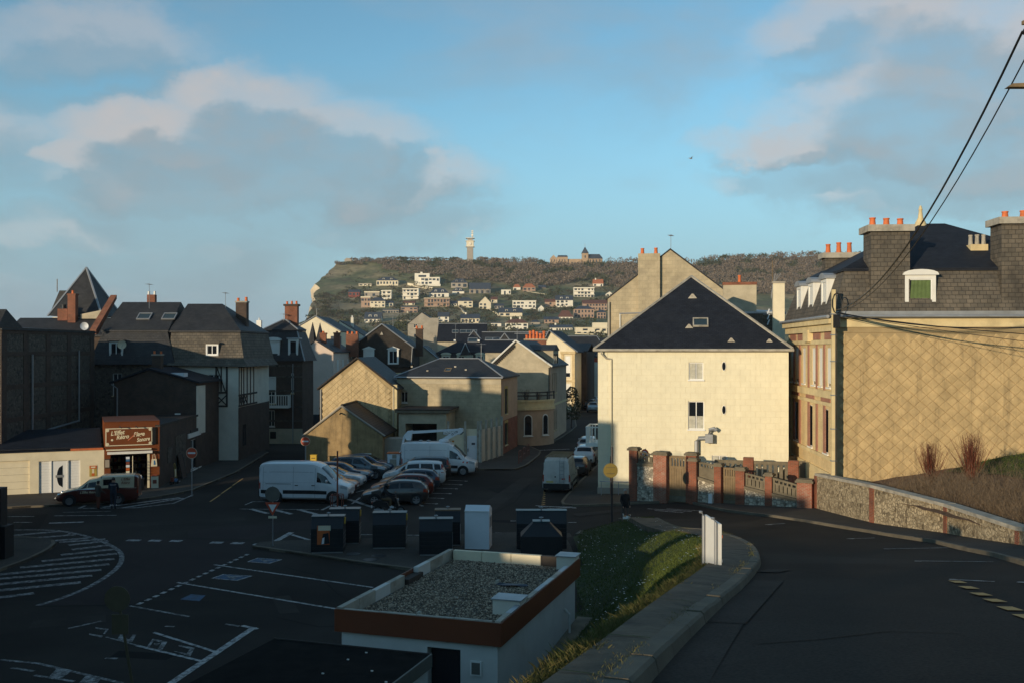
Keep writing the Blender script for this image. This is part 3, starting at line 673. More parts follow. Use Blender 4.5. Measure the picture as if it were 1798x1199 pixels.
for i in range(0, 3): stroke(G(420 - 20 * i, 838 + 14 * i) + Vector((.4, -.5, 0)), G(402 - 20 * i, 850 + 14 * i) + Vector((.4, -.5, 0)), .10, M_lineO)
# reddish resurfaced lane and newer asphalt patches
def patch_sheet(pts, mat, dz=.004, name='tarmac_patch'):
 q = MB(); pts = [Vector(p) for p in pts]
 a = sum(pts[i].x * pts[(i + 1) % len(pts)].y - pts[(i + 1) % len(pts)].x * pts[i].y for i in range(len(pts)))
 if a < 0: pts.reverse()
 q.poly([(p.x, p.y, gh(p.x, p.y) + dz) for p in pts]); return q.build(name, mat, ROAD)
patch_sheet([G(224, 942), G(440, 950), G(442, 968), G(232, 1060), G(60, 1062), G(160, 1030), G(204, 1000), G(216, 980), G(206, 960)], M_asph2)
patch_sheet([G(330, 930), G(640, 905), G(650, 915), G(480, 934), G(440, 946), G(330, 943)], M_asph2)
M_asphN = asphaltm('asphalt_new', (.015, .014, .013), (.024, .0215, .019), .3)
M_asphO = asphaltm('asphalt_worn', (.036, .031, .027), (.058, .049, .042), .5)
def ribbon(a, b, w, mat):
 o = stroke(a, b, w, mat, 'tarmac_patch'); o.location.z -= .004; return o
ribbon(G(850, 895), G(930, 838), 1.2, M_asphO); ribbon(G(1010, 905), G(1120, 900), 1.1, M_asphO)
for (a, b, w) in [((1345, 1005), (1370, 1000), .5), ((1270, 1095), (1350, 1020), .55), ((1190, 1199), (1270, 1095), .5)]:
 o = stroke(a, b, w, M_asphO, 'tarmac_patch'); o.location.z -= .006
# repairs, cracks and worn wheel tracks
def blob(c, w, d, mat, seed, rz=0.0, n=4):
 r = random.Random(seed); m = Matrix.Rotation(rz, 3, 'Z'); patch_sheet([c + m @ Vector((w * (.95 + .1 * r.random()) * (1, 1, -1, -1)[a], d * (.95 + .1 * r.random()) * (-.5, .5, .5, -.5)[a], 0)) for a in range(n)], mat, .003)
for i, (px, py, w, d, m_) in enumerate([(330, 915, 5, 1.2, M_asphO), (880, 860, 2.0, 1.4, M_asphN), (900, 915, 3.0, .8, M_asphN), (700, 1090, 1.8, .9, M_asphN), (500, 1060, 2.2, .7, M_asphO), (250, 1150, 1.6, .6, M_asphN), (120, 1090, 2.0, 1.0, M_asphO), (300, 985, 3.0, 1.4, M_asphN), (560, 925, 2.4, .7, M_asphO), (960, 800, 2.2, 2.0, M_asphO), (60, 915, 4, 1.0, M_asphN), (800, 905, 1.5, .6, M_asphO)]): blob(G(px, py), w * .6, d, m_, i, (.35, .35 + 1.57, -.17)[i % 3])
def crack(pts, w=.05):
 for a, b in zip(pts, pts[1:]): o = stroke(a, b, w, M_asphN, 'road_crack'); o.location.z -= .003
crack([(236, 1062), (150, 1063), (70, 1064)], .07); crack([(470, 1080), (560, 1100), (700, 1095)]); crack([(860, 905), (905, 880), (930, 850)]); crack([(640, 1070), (590, 1040), (560, 1010), (500, 995)])
for pts in ([(1405, 1000), (1480, 1012), (1570, 1010), (1680, 1016)], [(1330, 1130), (1440, 1122), (1560, 1108), (1690, 1112)]):
 for a, b in zip(pts, pts[1:]): o = stroke(a, b, .035, M_asphO, 'road_crack'); o.location.z -= .010
# iron covers in the footway by the bins
for (px, py) in [(650, 982), (665, 975), (620, 972), (870, 1000)]:
 c = G(px, py, .09); q = MB(); q.lathe([(.33, 0), (.33, .012), (.28, .016), (.0, .016)], 14, (c.x, c.y, .09)); q.build('drain_cover', M_post, PVB)
# ================================================================ the headland across the bay
HT = [(500, 462), (590, 461), (620, 458), (700, 457), (760, 458), (830, 456), (860, 457), (900, 461), (960, 464.5), (1060, 464), (1110, 462), (1215, 464), (1260, 458), (1300, 455), (1400, 452), (1450, 448), (1600, 445), (2000, 440)]
HLT = [(450, 592), (462, 589), (470, 577), (483, 563), (495, 559), (515, 556), (530, 548), (550, 536), (575, 521), (600, 512), (660, 500)]
HDT = [(440, 1010), (460, 1000), (480, 955), (500, 905), (520, 850), (540, 775), (560, 700), (580, 620), (600, 540), (640, 420)]
def hill_D(py): return lerp_tab(HDT, py)
def hill_pt(px, py): return P(px, py, hill_D(py))
def hillmat():
 m, nt, b = newmat('headland_turf'); N = nt.nodes.new; L = nt.links.new
 tc = N('ShaderNodeTexCoord'); co = tc.outputs['Object']
 n1 = N('ShaderNodeTexNoise'); n1.inputs['Scale'].default_value = .018; n1.inputs['Detail'].default_value = 9; n1.inputs['Roughness'].default_value = .6; L(co, n1.inputs['Vector'])
 cr = N('ShaderNodeValToRGB'); e = cr.color_ramp.elements
 e[0].position = .32; e[0].color = (.10, .078, .048, 1); e[1].position = .66; e[1].color = (.36, .27, .155, 1)
 e.new(.44).color = (.095, .115, .042, 1); e.new(.54).color = (.21, .18, .085, 1)
 L(n1.outputs['Fac'], cr.inputs[0])
 n2 = N('ShaderNodeTexNoise'); n2.inputs['Scale'].default_value = .2; n2.inputs['Detail'].default_value = 6; L(co, n2.inputs['Vector'])
 r = N('ShaderNodeMapRange'); r.inputs[1].default_value = .3; r.inputs[2].default_value = .7; r.inputs[3].default_value = .6; r.inputs[4].default_value = 1.3; L(n2.outputs['Fac'], r.inputs[0])
 mx = N('ShaderNodeMix'); mx.data_type = 'RGBA'; mx.blend_type = 'MULTIPLY'; mx.inputs['Factor'].default_value = 1; L(cr.outputs[0], mx.inputs['A']); L(r.outputs[0], mx.inputs['B'])
 L(mx.outputs['Result'], b.inputs['Base Color']); b.inputs['Roughness'].default_value = .95
 return m
M_hill = hillmat()
M_chalk = pm('chalk_cliff', (.62, .50, .34), .95, .25, .06, .8, dirt=(.40, .27, .14), dscale=.05, damt=.8, coords='Object', bscale=.3)
def build_hill():
 NU, NV = 120, 46
 rows = []
 for j in range(NV + 1):
  t = j / NV; row = []
  for i in range(NU + 1):
   u = (i / NU) ** 1.15
   pyg = 660 - t * (660 - 455)
   x = lerp_tab(HLT, pyg) + u * (2100 - lerp_tab(HLT, pyg))
   top = lerp_tab(HT, x)
   py = 660 + (top - 660) * t
   D = hill_D(py) if py < 640 else 420 - (py - 640) * 4
   p = P(x, py, D)
   p.z += 2.5 * noise.noise(Vector((p.x * .012, p.y * .012, 3))) * (1 if 0 < t < .97 else 0)
   p.x += (6 * noise.noise(Vector((p.y * .03, p.z * .08, 9))) if i == 0 else 0)
   row.append(p)
  rows.append(row)
 for k in (60, 160, 400, 900):
  rows.append([Vector((p.x * (1 + k / 1000), p.y + k, p.z - k * .012)) for p in rows[NV]])
 mb = MB(); mb.grid(rows); H = mb.build('hill', M_hill, smooth=80, kind='structure')
 edge = [r[0] for r in rows]; cl = []
 rr = random.Random(4)
 for s, (dx, f) in enumerate([(0, 1), (-2.5, .93), (-2.0, .8), (-5, .66), (-6, .45), (-11, .2), (-22, -.02)]):
  cl.append([Vector((p.x + dx + rr.uniform(-1.6, 1.6) * (s > 0) * (1 + s * .3), p.y + rr.uniform(-2, 2) * (s > 0), -16 + (p.z + 16) * f)) for p in edge])
 q = MB(); q.grid(cl); q.build('cliff', M_chalk, smooth=25, kind='structure')
 return H
HILL = build_hill()
def hill_rand(r, x0, x1, y0, y1):
 px, py = r.uniform(x0, x1), r.uniform(y0, y1)
 if py < lerp_tab(HT, px) - 1 or px < lerp_tab(HLT, py) + 6: return None
 return px, py, hill_pt(px, py)
def crowns(name, spots, mat, seed, nf=26, **tags):
 r = random.Random(seed); v = []; f = []
 for (c, w, h) in spots:
  for k in range(nf):
   a = r.uniform(0, 2 * math.pi); e = r.uniform(-.2, 1); q = math.sqrt(max(0, 1 - e * e)) * r.uniform(.55, 1)
   p = Vector((c.x + math.cos(a) * q * w, c.y + math.sin(a) * q * w, c.z + h * (.45 + .55 * e * r.uniform(.6, 1.05))))
   s = w * r.uniform(.12, .32); b = len(v)
   ax = Vector((r.uniform(-1, 1), r.uniform(-1, 1), r.uniform(.2, 2.2))).normalized(); bx = ax.cross(Vector((r.uniform(-1, 1), r.uniform(-1, 1), r.uniform(-1, 1)))).normalized()
   v += [tuple(p - bx * s * .55), tuple(p + bx * s * .55), tuple(p + ax * s * 1.3)]; f.append((b, b + 1, b + 2))
 me = bpy.data.meshes.new(name); me.from_pydata(v, [], f); me.materials.append(mat)
 o = bpy.data.objects.new(name, me); COL.objects.link(o); return tag(o, **tags)
M_scrub = blade_mat('bare_scrub', (.135, .104, .076), (.23, .176, .128))
M_scrubG = blade_mat('evergreen_scrub', (.040, .046, .022), (.085, .088, .040))
def wood():
 r = random.Random(21); A = []; B = []
 while len(A) + len(B) < 5200:
  s = hill_rand(r, 590, 1560, 450, 520)
  if not s: continue
  px, py, p = s
  top = lerp_tab(HT, px)
  low = lerp_tab([(590, 466), (640, 470), (700, 480), (800, 490), (880, 498), (960, 508), (1030, 495), (1090, 510), (1200, 522), (1600, 560)], px)
  if py > low + 4 * noise.noise(Vector((px * .03, 0, 0))): continue
  if px < 700 and py > 461 and noise.noise(Vector((px * .03, py * .12, 2))) < .05: continue
  if 955 < px < 1064 and py < 468: continue
  if 600 < px < 620 and py < 463: continue
  if 812 < px < 840 and py < 460: continue
  tall = r.uniform(2.0, 3.6) if px < 900 else r.uniform(3.5, 6.5)
  g = noise.noise(Vector((px * .04, py * .08, 8))) > .22
  (B if g else A).append((p, r.uniform(2.2, 4.4), tall))
 crowns('woodland', A, M_scrub, 5, 34, label='bare brown wood and scrub covering the top of the headland', cat='woodland', kind='stuff')
 crowns('evergreen_scrub', B, M_scrubG, 6, 34, label='dark green thickets among the bare wood on the headland', cat='scrub', kind='stuff')
wood()
HHOUSES = []
def hillhouse(label, x0, x1, yt, ye, yb, wc, rc, kind='hip', floors=1, nwin=4, extra=None, rot=0, chim=0, depth=.75, cat='house', winc=None, name='hillside_house'):
 D = hill_D(yb); s = D / FPX
 p = P((x0 + x1) / 2, yb, D); w = (x1 - x0) * s; he = (yb - ye) * s; rise = (ye - yt) * s; d = max(6, min(11, w * depth))
 HHOUSES.append((p, w))
 root = empty(name, (p.x, p.y, p.z - 1.2), rad(rot), label, cat, 'villas on the headland')
 base = 1.2
 q = MB(); q.box(-w / 2, w / 2, 0, d, -2, he + base)
 hw = w / 2; ov = .35; z = he + base
 if kind == 'gable':   # gable towards us
  q.ext([(-hw, .01, z), (hw, .01, z), (0, .01, z + rise)], (0, d - .02, 0))
 if kind == 'gablex':
  q.ext([(-hw + .01, 0, z), (-hw + .01, d, z), (-hw + .01, d / 2, z + rise)], (w - .02, 0, 0))
 q.build('wall', wc, root)
 m = MB(); t = .3
 if kind == 'hip':
  a = min(hw * .55, d / 2)
  b4 = [(-hw - ov, -ov, z), (hw + ov, -ov, z), (hw + ov, d + ov, z), (-hw - ov, d + ov, z)]; r0, r1 = (-hw + a, d / 2, z + rise), (hw - a, d / 2, z + rise)
  m.poly([b4[0], b4[1], r1, r0]); m.poly([b4[2], b4[3], r0, r1]); m.poly([b4[1], b4[2], r1]); m.poly([b4[3], b4[0], r0]); m.poly(b4[::-1])
 elif kind == 'gable':
  m.slab([(-hw - ov, -ov, z), (0, -ov, z + rise + t), (0, d + ov, z + rise + t), (-hw - ov, d + ov, z)], t); m.slab([(0, -ov, z + rise + t), (hw + ov, -ov, z), (hw + ov, d + ov, z), (0, d + ov, z + rise + t)], t)
 elif kind == 'gablex':
  m.slab([(-hw - ov, -ov, z), (hw + ov, -ov, z), (hw + ov, d / 2, z + rise + t), (-hw - ov, d / 2, z + rise + t)], t); m.slab([(-hw - ov, d / 2, z + rise + t), (hw + ov, d / 2, z + rise + t), (hw + ov, d + ov, z), (-hw - ov, d + ov, z)], t)
 else:
  m.box(-hw - .3, hw + .3, -.3, d + .3, z, z + max(.35, rise))
 m.build('roof', rc, root)
 fh = he / floors
 for fl in range(floors):
  for i in range(nwin):
   ww = w / nwin
   if rnd.random() < .14: continue
   cx = -hw + ww * (i + .5); wd = ww * rnd.uniform(.20, .34 if kind != 'flat' else .42)
   zb = base + fl * fh + fh * rnd.choice((.08, .25, .3)); zt = base + fl * fh + fh * .76
   g = MB(); g.box(cx - wd, cx + wd, -.10, .05, zb, zt); o = g.build('window', winc or M_glassH, root)
 if kind in ('hip', 'gablex') and rise > 3 and extra != 'nodormer':
  for i in range(2):
   cx = -hw * .35 + i * hw * .7; g = MB(); g.box(cx - .9, cx + .9, d * .12, d * .4, z + rise * .2, z + rise * .62); o = g.build('dormer', wc, root)
   g = MB(); g.box(cx - .6, cx + .6, d * .12 - .08, d * .12 + .03, z + rise * .28, z + rise * .56); g.build('dormer_window', M_glassH, o)
 for i in range(chim):
  cx = hw * (-.5 + i * .8); g = MB(); g.box(cx - .5, cx + .5, d / 2 - .4, d / 2 + .4, z + rise * .4, z + rise + 1.4); g.build('chimney', M_whiteH, root)
 if extra == 'balcony':
  for fl in range(1, floors + 1):
   g = MB(); g.box(-hw - .5, hw + .5, -1.3, 0, base + fl * fh - .35, base + fl * fh); g.build('balcony', wc, root)
 if extra == 'terrace':
  g = MB(); g.box(-hw - w * .3, hw + 1, -4, -.02, -2, base + .2); g.build('terrace', wc, root)
 return root
M_glassH = gl('villa_glass', (.035, .045, .055), .12)
M_whiteH = pm('villa_white', (.80, .73, .60), .85, .06, .3, 0)
M_creamH = pm('villa_cream', (.74, .64, .46), .85, .08, .3, 0)
M_greyH = pm('villa_grey', (.36, .31, .25), .85, .1, .3, 0)
M_slateH = pm('villa_slate', (.045, .058, .078), .6, .2, .8, 0)
M_orangeH = pm('villa_orange_tile', (.40, .135, .06), .8, .2, .8, 0)
M_maroonH = pm('villa_maroon_tile', (.135, .058, .042), .8, .2, .8, 0)
M_redH = pm('villa_red_boards', (.24, .06, .04), .8, .2, .8, 0)
hh = hillhouse
hh('wide cream pavilion with low blue slate hip roof under the grassy slope', 661, 699, 486, 493, 501, M_creamH, M_slateH, 'hip', 1, 7)
r_ = hh('large white modern flat-roofed villa, biggest on the upper slope', 739, 772, 487, 488, 500, M_whiteH, M_whiteH, 'flat', 2, 5, 'terrace')
q = MB(); q.box(-14.5, -1, 3, 9, 1, 11.6); q.build('upper_block', M_whiteH, r_); q = MB(); q.box(-11, -4, 2.88, 3.05, 8.2, 10); q.build('window', M_glassH, r_); q = MB(); q.box(-9.5, -7.5, 5, 7, 11.6, 13); q.build('chimney', M_whiteH, r_)
hh('grey slate house with pale upper storey beside the leafless wood', 792, 821, 489, 497, 505, M_greyH, M_slateH, 'hip', 1, 3, chim=0)
hh('small slate-roofed house with three dormers below the grey slate house', 794, 815, 505, 512, 516.5, M_whiteH, M_slateH, 'hip', 1, 3)
r_ = hh('long stone house with slate gable roof and timber posts in front', 824, 861, 497, 508, 517, M_greyH, M_slateH, 'gablex', 1, 4, 'nodormer', depth=.5)
for i in range(5): q = MB(); q.box(-8 + i * 3.7, -7.7 + i * 3.7, -2, -1.7, -3, 6); q.build('post', M_wood, r_)
hh('narrow white flat-roofed cube house on the lower left slope', 670, 687, 510, 511, 524, M_whiteH, M_whiteH, 'flat', 2, 2, 'balcony')
r_ = hh('white block house with tall right end wall and long window band', 707, 733, 507, 508, 526, M_whiteH, M_whiteH, 'flat', 3, 4, 'balcony')
q = MB(); q.box(6.2, 7.2, -1, 8, 0, 10.4); q.build('end_wall', M_whiteH, r_)
hh('white house with big blue slate roof and small front gable', 754, 788, 506, 515, 523, M_whiteH, M_slateH, 'hip', 1, 5)
hh('brick and cream flat-roofed apartment block with balconies', 745, 789, 523.5, 524.5, 539, M_brickH, M_creamH, 'flat', 2, 8, 'balcony')
hh('cream house with slate hip roof right of the brick apartments', 804, 830, 522, 529, 540, M_creamH, M_slateH, 'hip', 2, 3, 'nodormer')
hh('cream gabled villa with dark arched attic window', 841, 862, 521, 532, 543, M_creamH, M_slateH, 'gable', 2, 3)
hh('cream villa with grey slate hip near the cliff edge', 650, 676, 522, 529, 539, M_creamH, M_slateH, 'hip', 2, 4, 'nodormer')
hh('brick house with flat roof left of the cream cliff villa', 634, 650, 521, 523, 538, M_brickH, M_creamH, 'flat', 2, 3)
hh('low grey bungalow with flat blue roof', 671, 700, 543, 545, 551, M_greyH, M_slateH, 'flat', 1, 6)
hh('two-storey brick and glass house with flat dark roof', 704, 733, 538, 540, 550, M_brickH, M_slateH, 'flat', 2, 4)
hh('white house with wide dark slate roof low on the slope', 640, 669, 549, 560, 566, M_whiteH, M_slateH, 'gablex', 1, 4)
hh('pale house with steep slate roof behind the grey cement building', 769, 788, 549, 556, 566, M_whiteH, M_slateH, 'gablex', 2, 2, 'nodormer')
hh('cream house with slate roof and white dormer above dark roofs', 809, 842, 552, 559, 567, M_creamH, M_slateH, 'gablex', 1, 5, 'nodormer', chim=1)
hh('white rounded glass house with flat roof among shrubs', 880, 897, 508, 509, 519, M_whiteH, M_slateH, 'flat', 1, 4)
hh('small villa with orange hipped roof, left of the pair', 901, 914, 499, 505, 512, M_whiteH, M_orangeH, 'hip', 1, 2, 'nodormer')
r_ = hh('larger brick villa with orange hipped roof, right of the pair', 918, 940, 498, 505, 515, M_brickH, M_orangeH, 'hip', 2, 3, 'nodormer')
hh('lone white house with red roof at the edge of the wood', 1042, 1059, 491, 498, 504, M_whiteH, M_orangeH, 'gablex', 1, 3, 'nodormer', chim=1)
hh('white three-tier terraced house with long balconies', 1008, 1043, 505, 506, 523, M_whiteH, M_whiteH, 'flat', 3, 6, 'balcony')
hh('white house with steep slate gables under the terraced house', 976, 1006, 519, 527, 538, M_whiteH, M_slateH, 'gablex', 2, 4)
hh('brown timber bungalow beside the slate gabled house', 957, 976, 526, 530, 537, M_brickH, M_maroonH, 'gablex', 1, 3, 'nodormer')
hh('long white framed flat-roofed house with glass front', 900, 941, 528, 529.5, 541, M_whiteH, M_whiteH, 'flat', 2, 6, winc=M_glassH)
hh('cream house with blue slate roof and white gable ends on the lawn', 876, 917, 541, 549, 556.5, M_creamH, M_slateH, 'gablex', 1, 4)
hh('white house with maroon hipped roof and four wide windows', 887, 927, 560, 567.5, 579, M_whiteH, M_maroonH, 'hip', 2, 4, 'nodormer', chim=2)
hh('long red brick terrace with brown roof at the right of the slope', 1024, 1066, 527, 533, 545, M_brickH, M_maroonH, 'gablex', 2, 8, 'nodormer')
hh('tall pink brick mansion with slate roof and two front gables', 1008, 1043, 537, 543, 559, M_brickH, M_slateH, 'hip', 2, 6)
hh('house with large maroon hipped roof left of the brick mansion', 980, 1006, 545, 557, 562, M_whiteH, M_maroonH, 'hip', 1, 4, 'nodormer')
hh('slate-roofed house with row of white dormer windows', 956, 981, 557, 561, 572, M_brickH, M_slateH, 'gablex', 2, 4, 'nodormer')
hh('low white house with long glass veranda', 966, 1005, 571, 575, 583, M_whiteH, M_slateH, 'gablex', 1, 8, 'nodormer', chim=1)
r_ = hh('cream modern flat-roofed block at the foot of the slope', 1011, 1066, 575, 576, 588, M_creamH, M_creamH, 'flat', 2, 5)
q = MB(); q.box(1, 9.5, 1, 8, 2, 8.4); q.build('upper_block', M_creamH, r_)
hh('dark brick house at the right edge below the terrace', 1049, 1064, 544, 549, 560, M_brickH, M_slateH, 'hip', 2, 3, 'nodormer')
hh('small red boarded cabin with slate roof near the cliff', 612, 631, 509, 513, 521, M_redH, M_slateH, 'gablex', 1, 3, 'nodormer')
hh('small flat pale house above the cliff-edge villa', 640, 666, 512, 514, 521, M_greyH, M_creamH, 'flat', 1, 4)
hh('long low cream shed by the grassy slope', 630, 652, 498, 499, 502, M_creamH, M_greyH, 'flat', 1, 3)
hh('small white cottage with slate roof just above the brick apartments, right side', 792, 802, 530, 533, 538, M_whiteH, M_slateH, 'gablex', 1, 2, 'nodormer')
hh('little brown-roofed cottage below the stone house with posts', 862, 873, 522, 526, 531, M_creamH, M_maroonH, 'gablex', 1, 2, 'nodormer')
hh('small pale house under the white rounded glass house', 868, 884, 534, 537, 542, M_greyH, M_slateH, 'gablex', 1, 3, 'nodormer')
hh('narrow gabled cottage right of the long white framed house', 945, 955, 536, 541, 546, M_whiteH, M_slateH, 'gable', 1, 2)
hh('small cream house below the cream cliff villa', 676, 690, 529, 532, 538, M_creamH, M_slateH, 'gablex', 1, 2, 'nodormer')
hh('low white annexe left of the maroon hipped house', 862, 880, 566, 568, 573, M_whiteH, M_slateH, 'flat', 1, 3)
hh('small grey house right of the maroon hipped house', 932, 948, 562, 566, 572, M_greyH, M_slateH, 'hip', 1, 3, 'nodormer')
hh('little slate cottage between the two orange-roofed villas and the wood', 946, 958, 501, 505, 510, M_brickH, M_slateH, 'gablex', 1, 2, 'nodormer')
hh('cream bungalow above the brick and glass house', 708, 728, 529, 532, 536, M_creamH, M_maroonH, 'gablex', 1, 4, 'nodormer')
hh('tiny white house at the top right edge of the villas', 1064, 1076, 512, 516, 521, M_whiteH, M_slateH, 'gable', 1, 2)
hh('white house half hidden behind the grey gable, far right', 1262, 1276, 497, 500, 508, M_whiteH, M_slateH, 'hip', 1, 2, 'nodormer')
for (a, b) in [((840, 566), (856, 588)), ((806, 540), (815, 552)), ((705, 541), (716, 551)), ((716, 500), (760, 508)), ((700, 566), (752, 567)), ((860, 545), (876, 556)), ((926, 515), (960, 520)), ((1010, 590), (1066, 592))]:
 pa, pb = hill_pt(*a), hill_pt(*b); q = MB(); t = (pb - pa); n = Vector((-t.y, t.x, 0)).normalized() * .4
 q.ext([pa - n + Vector((0, 0, -1)), pb - n + Vector((0, 0, -1)), pb - n + Vector((0, 0, 1.5)), pa - n + Vector((0, 0, 1.5))], n * 2)
 q.build('garden_wall', M_creamH, HILL)
def shrubs():
 r = random.Random(33); A = []; B = []; n = 0
 while n < 2300:
  s = hill_rand(r, 540, 1075, 478, 605)
  if not s: continue
  px, py, p = s
  if px < 700 and py < 505 and r.random() < .93: continue
  if any(abs(p.x - h.x) < w * .6 + 2 and -14 < p.y - h.y < 14 for h, w in HHOUSES): continue
  if noise.noise(Vector((px * .03, py * .06, 1))) < -.12: continue
  n += 1; k = r.random()
  (A if k < .5 else B).append((p, r.uniform(1.3, 3.2) * (1.6 if k > .9 else 1), r.uniform(1.5, 3.6) * (1.5 if k > .9 else 1)))
 for i in range(170):
  px, py = r.uniform(548, 596), r.uniform(520, 570)
  if px < lerp_tab(HLT, py) + 4: continue
  A.append((hill_pt(px, py), r.uniform(1.2, 2.2), r.uniform(1.6, 3)))
 M1, M2 = blade_mat('garden_shrub', (.045, .036, .022), (.095, .075, .045)), blade_mat('garden_evergreen', (.022, .030, .012), (.060, .066, .026))
 crowns('hillside_shrubs', A, M1, 8, 26, label='brown leafless shrubs and hedges in the gardens between the villas', cat='shrubs', kind='stuff')
 crowns('hillside_evergreens', B, M2, 9, 26, label='dark evergreen bushes in the gardens between the villas', cat='bushes', kind='stuff')
shrubs()
def tower():
 D = 1000; p = P(825.5, 458, D); s = D / FPX
 t = empty('signal_tower', (p.x, p.y, p.z - 2), 0, 'cream signal tower with platforms and tall mast on the headland top', 'tower')
 h = lambda y: (458 - y) * s + 2
 MB().box(-3, 3, -3, 3, -3, h(434)).build('shaft', M_greyH, t)
 MB().box(-3.6, 3.6, -3.6, 3.6, h(434), h(424)).build('cabin', M_creamH, t)
 q = MB(); q.lathe([(1.5, 0), (1.5, .4), (1.3, .5)], 12, (0, -3.7, (h(434) + h(424)) / 2), 'y'); q.build('dish', M_whiteH, t)
 MB().box(-2.6, 2.6, -2.6, 2.6, h(424), h(419)).build('lantern', M_greyH, t)
 for z in (h(434), h(424), h(419)): MB().box(-4.4, 4.4, -4.4, 4.4, z - .2, z + .25).build('platform', M_whiteH, t)
 q = MB(); q.tube([(2.2, 0, h(419)), (2.2, 0, h(412)), (2.2, 0, h(404))], .55, 6, .16); q.build('mast', M_greyH, t)
 for y in (416, 413, 410, 407): MB().box(1.2, 3.2, -.6, .6, h(y), h(y) + 1).build('antenna', M_whiteH, t)
 q = MB(); q.lathe([(1.1, 0), (1.1, .6)], 10, (2.2, -1, h(413)), 'y'); q.build('dish', M_whiteH, t)
tower()
def chapel():
 D = 1000; s = D / FPX; p = P(1028, 465, D)
 t = empty('chapel', (p.x, p.y, p.z - 2), 0, 'stone chapel with square spired tower and slate nave on the ridge', 'chapel')
 X = lambda px: (px - 1028) * s; Z = lambda py: (465 - py) * s + 2
 M = M_stoneH
 MB().box(X(1022), X(1033), 0, 6, -2, Z(445)).build('tower', M, t)
 q = MB(); z = Z(445); a = [(X(1021), -.5, z), (X(1034), -.5, z), (X(1034), 6.5, z), (X(1021), 6.5, z)]; c = (X(1027.5), 3, Z(433))
 for i in range(4): q.poly([a[i], a[(i + 1) % 4], c])
 q.poly(a[::-1]); sp = q.build('spire', M_slateH, t); MB().tube([(c[0], c[1], c[2] - .3), (c[0], c[1], c[2] + 3)], .15, 5).build('finial', M_greyH, sp)
 MB().box(X(1033) + .02, X(1058), 1, 8, -2, Z(454)).build('nave', M, t)
 q = MB(); z = Z(454); e0, e1 = X(1033) - .0, X(1058) + .4
 q.slab([(e0, .5, z), (e1, .5, z), (e1 - 3, 4.5, Z(446)), (e0, 4.5, Z(446))], .3); q.slab([(e0, 4.5, Z(446)), (e1 - 3, 4.5, Z(446)), (e1, 8.5, z), (e0, 8.5, z)], .3); q.poly([(e1, .5, z), (e1, 8.5, z), (e1 - 3, 4.5, Z(446))]); q.build('roof', M_slateH, t)
 for i in range(4):
  x = X(1036 + i * 5.5); MB().box(x, x + .9, .8, 1.1, Z(463), Z(456)).build('window', M_glassH, t); MB().box(x + 1.6, x + 2.4, .3, 1.0, -2, Z(455)).build('buttress', M, t)
 MB().box(X(1026.5), X(1028.5), -.15, .1, Z(453), Z(449)).build('belfry_opening', M_glassH, t)
 b = empty('convent_building', (p.x, p.y, p.z - 2), 0, 'long stone wing with gabled left end beside the chapel', 'building')
 MB().box(X(966), X(978), .5, 8, -2, Z(454)).build('wall', M, b); q = MB(); q.ext([(X(966), .5, Z(454)), (X(978), .5, Z(454)), (X(972), .5, Z(448))], (0, 7.4, 0)); q.build('gable', M, b)
 MB().box(X(978) + .02, X(997), 0, 7, -2, Z(451)).build('wing', M, b); q = MB(); q.slab([(X(979), -.4, Z(451)), (X(997), -.4, Z(451)), (X(996), 4, Z(448)), (X(980), 4, Z(448))], .3); q.build('roof', M_slateH, b)
 MB().box(X(997) + .02, X(1021.5), 1.5, 6, -2, Z(455)).build('link_wall', M, b)
 for i in range(6): x = X(968 + i * 4.6); MB().box(x, x + .8, -.1 if i > 2 else .4, .2 if i > 2 else .7, Z(460), Z(456)).build('window', M_glassH, b)
M_stoneH = pm('chapel_stone', (.42, .29, .18), .9, .2, .3, 0)
chapel()
p = P(611, 459, 1000); t = empty('bunker', (p.x, p.y, p.z - 1), 0, 'low concrete bunker on the headland skyline left of the tower', 'bunker')
MB().box(-3.5, 3.5, 0, 5, -1, 3).build('base', M_greyH, t); MB().box(-2.4, 2, .5, 4, 3, 4.2).build('turret', M_greyH, t)
p = P(871, 458, 1000); t = empty('ruined_wall', (p.x, p.y, p.z - 1), 0, 'low ruined stone wall on the skyline right of the tower', 'wall')
MB().ext([(-7, 0, -1), (6, 0, -1), (6, 0, 3), (3, 0, 3.4), (0, 0, 2), (-7, 0, 1.6)], (0, 1, 0)).build('wall', M_stoneH, t)
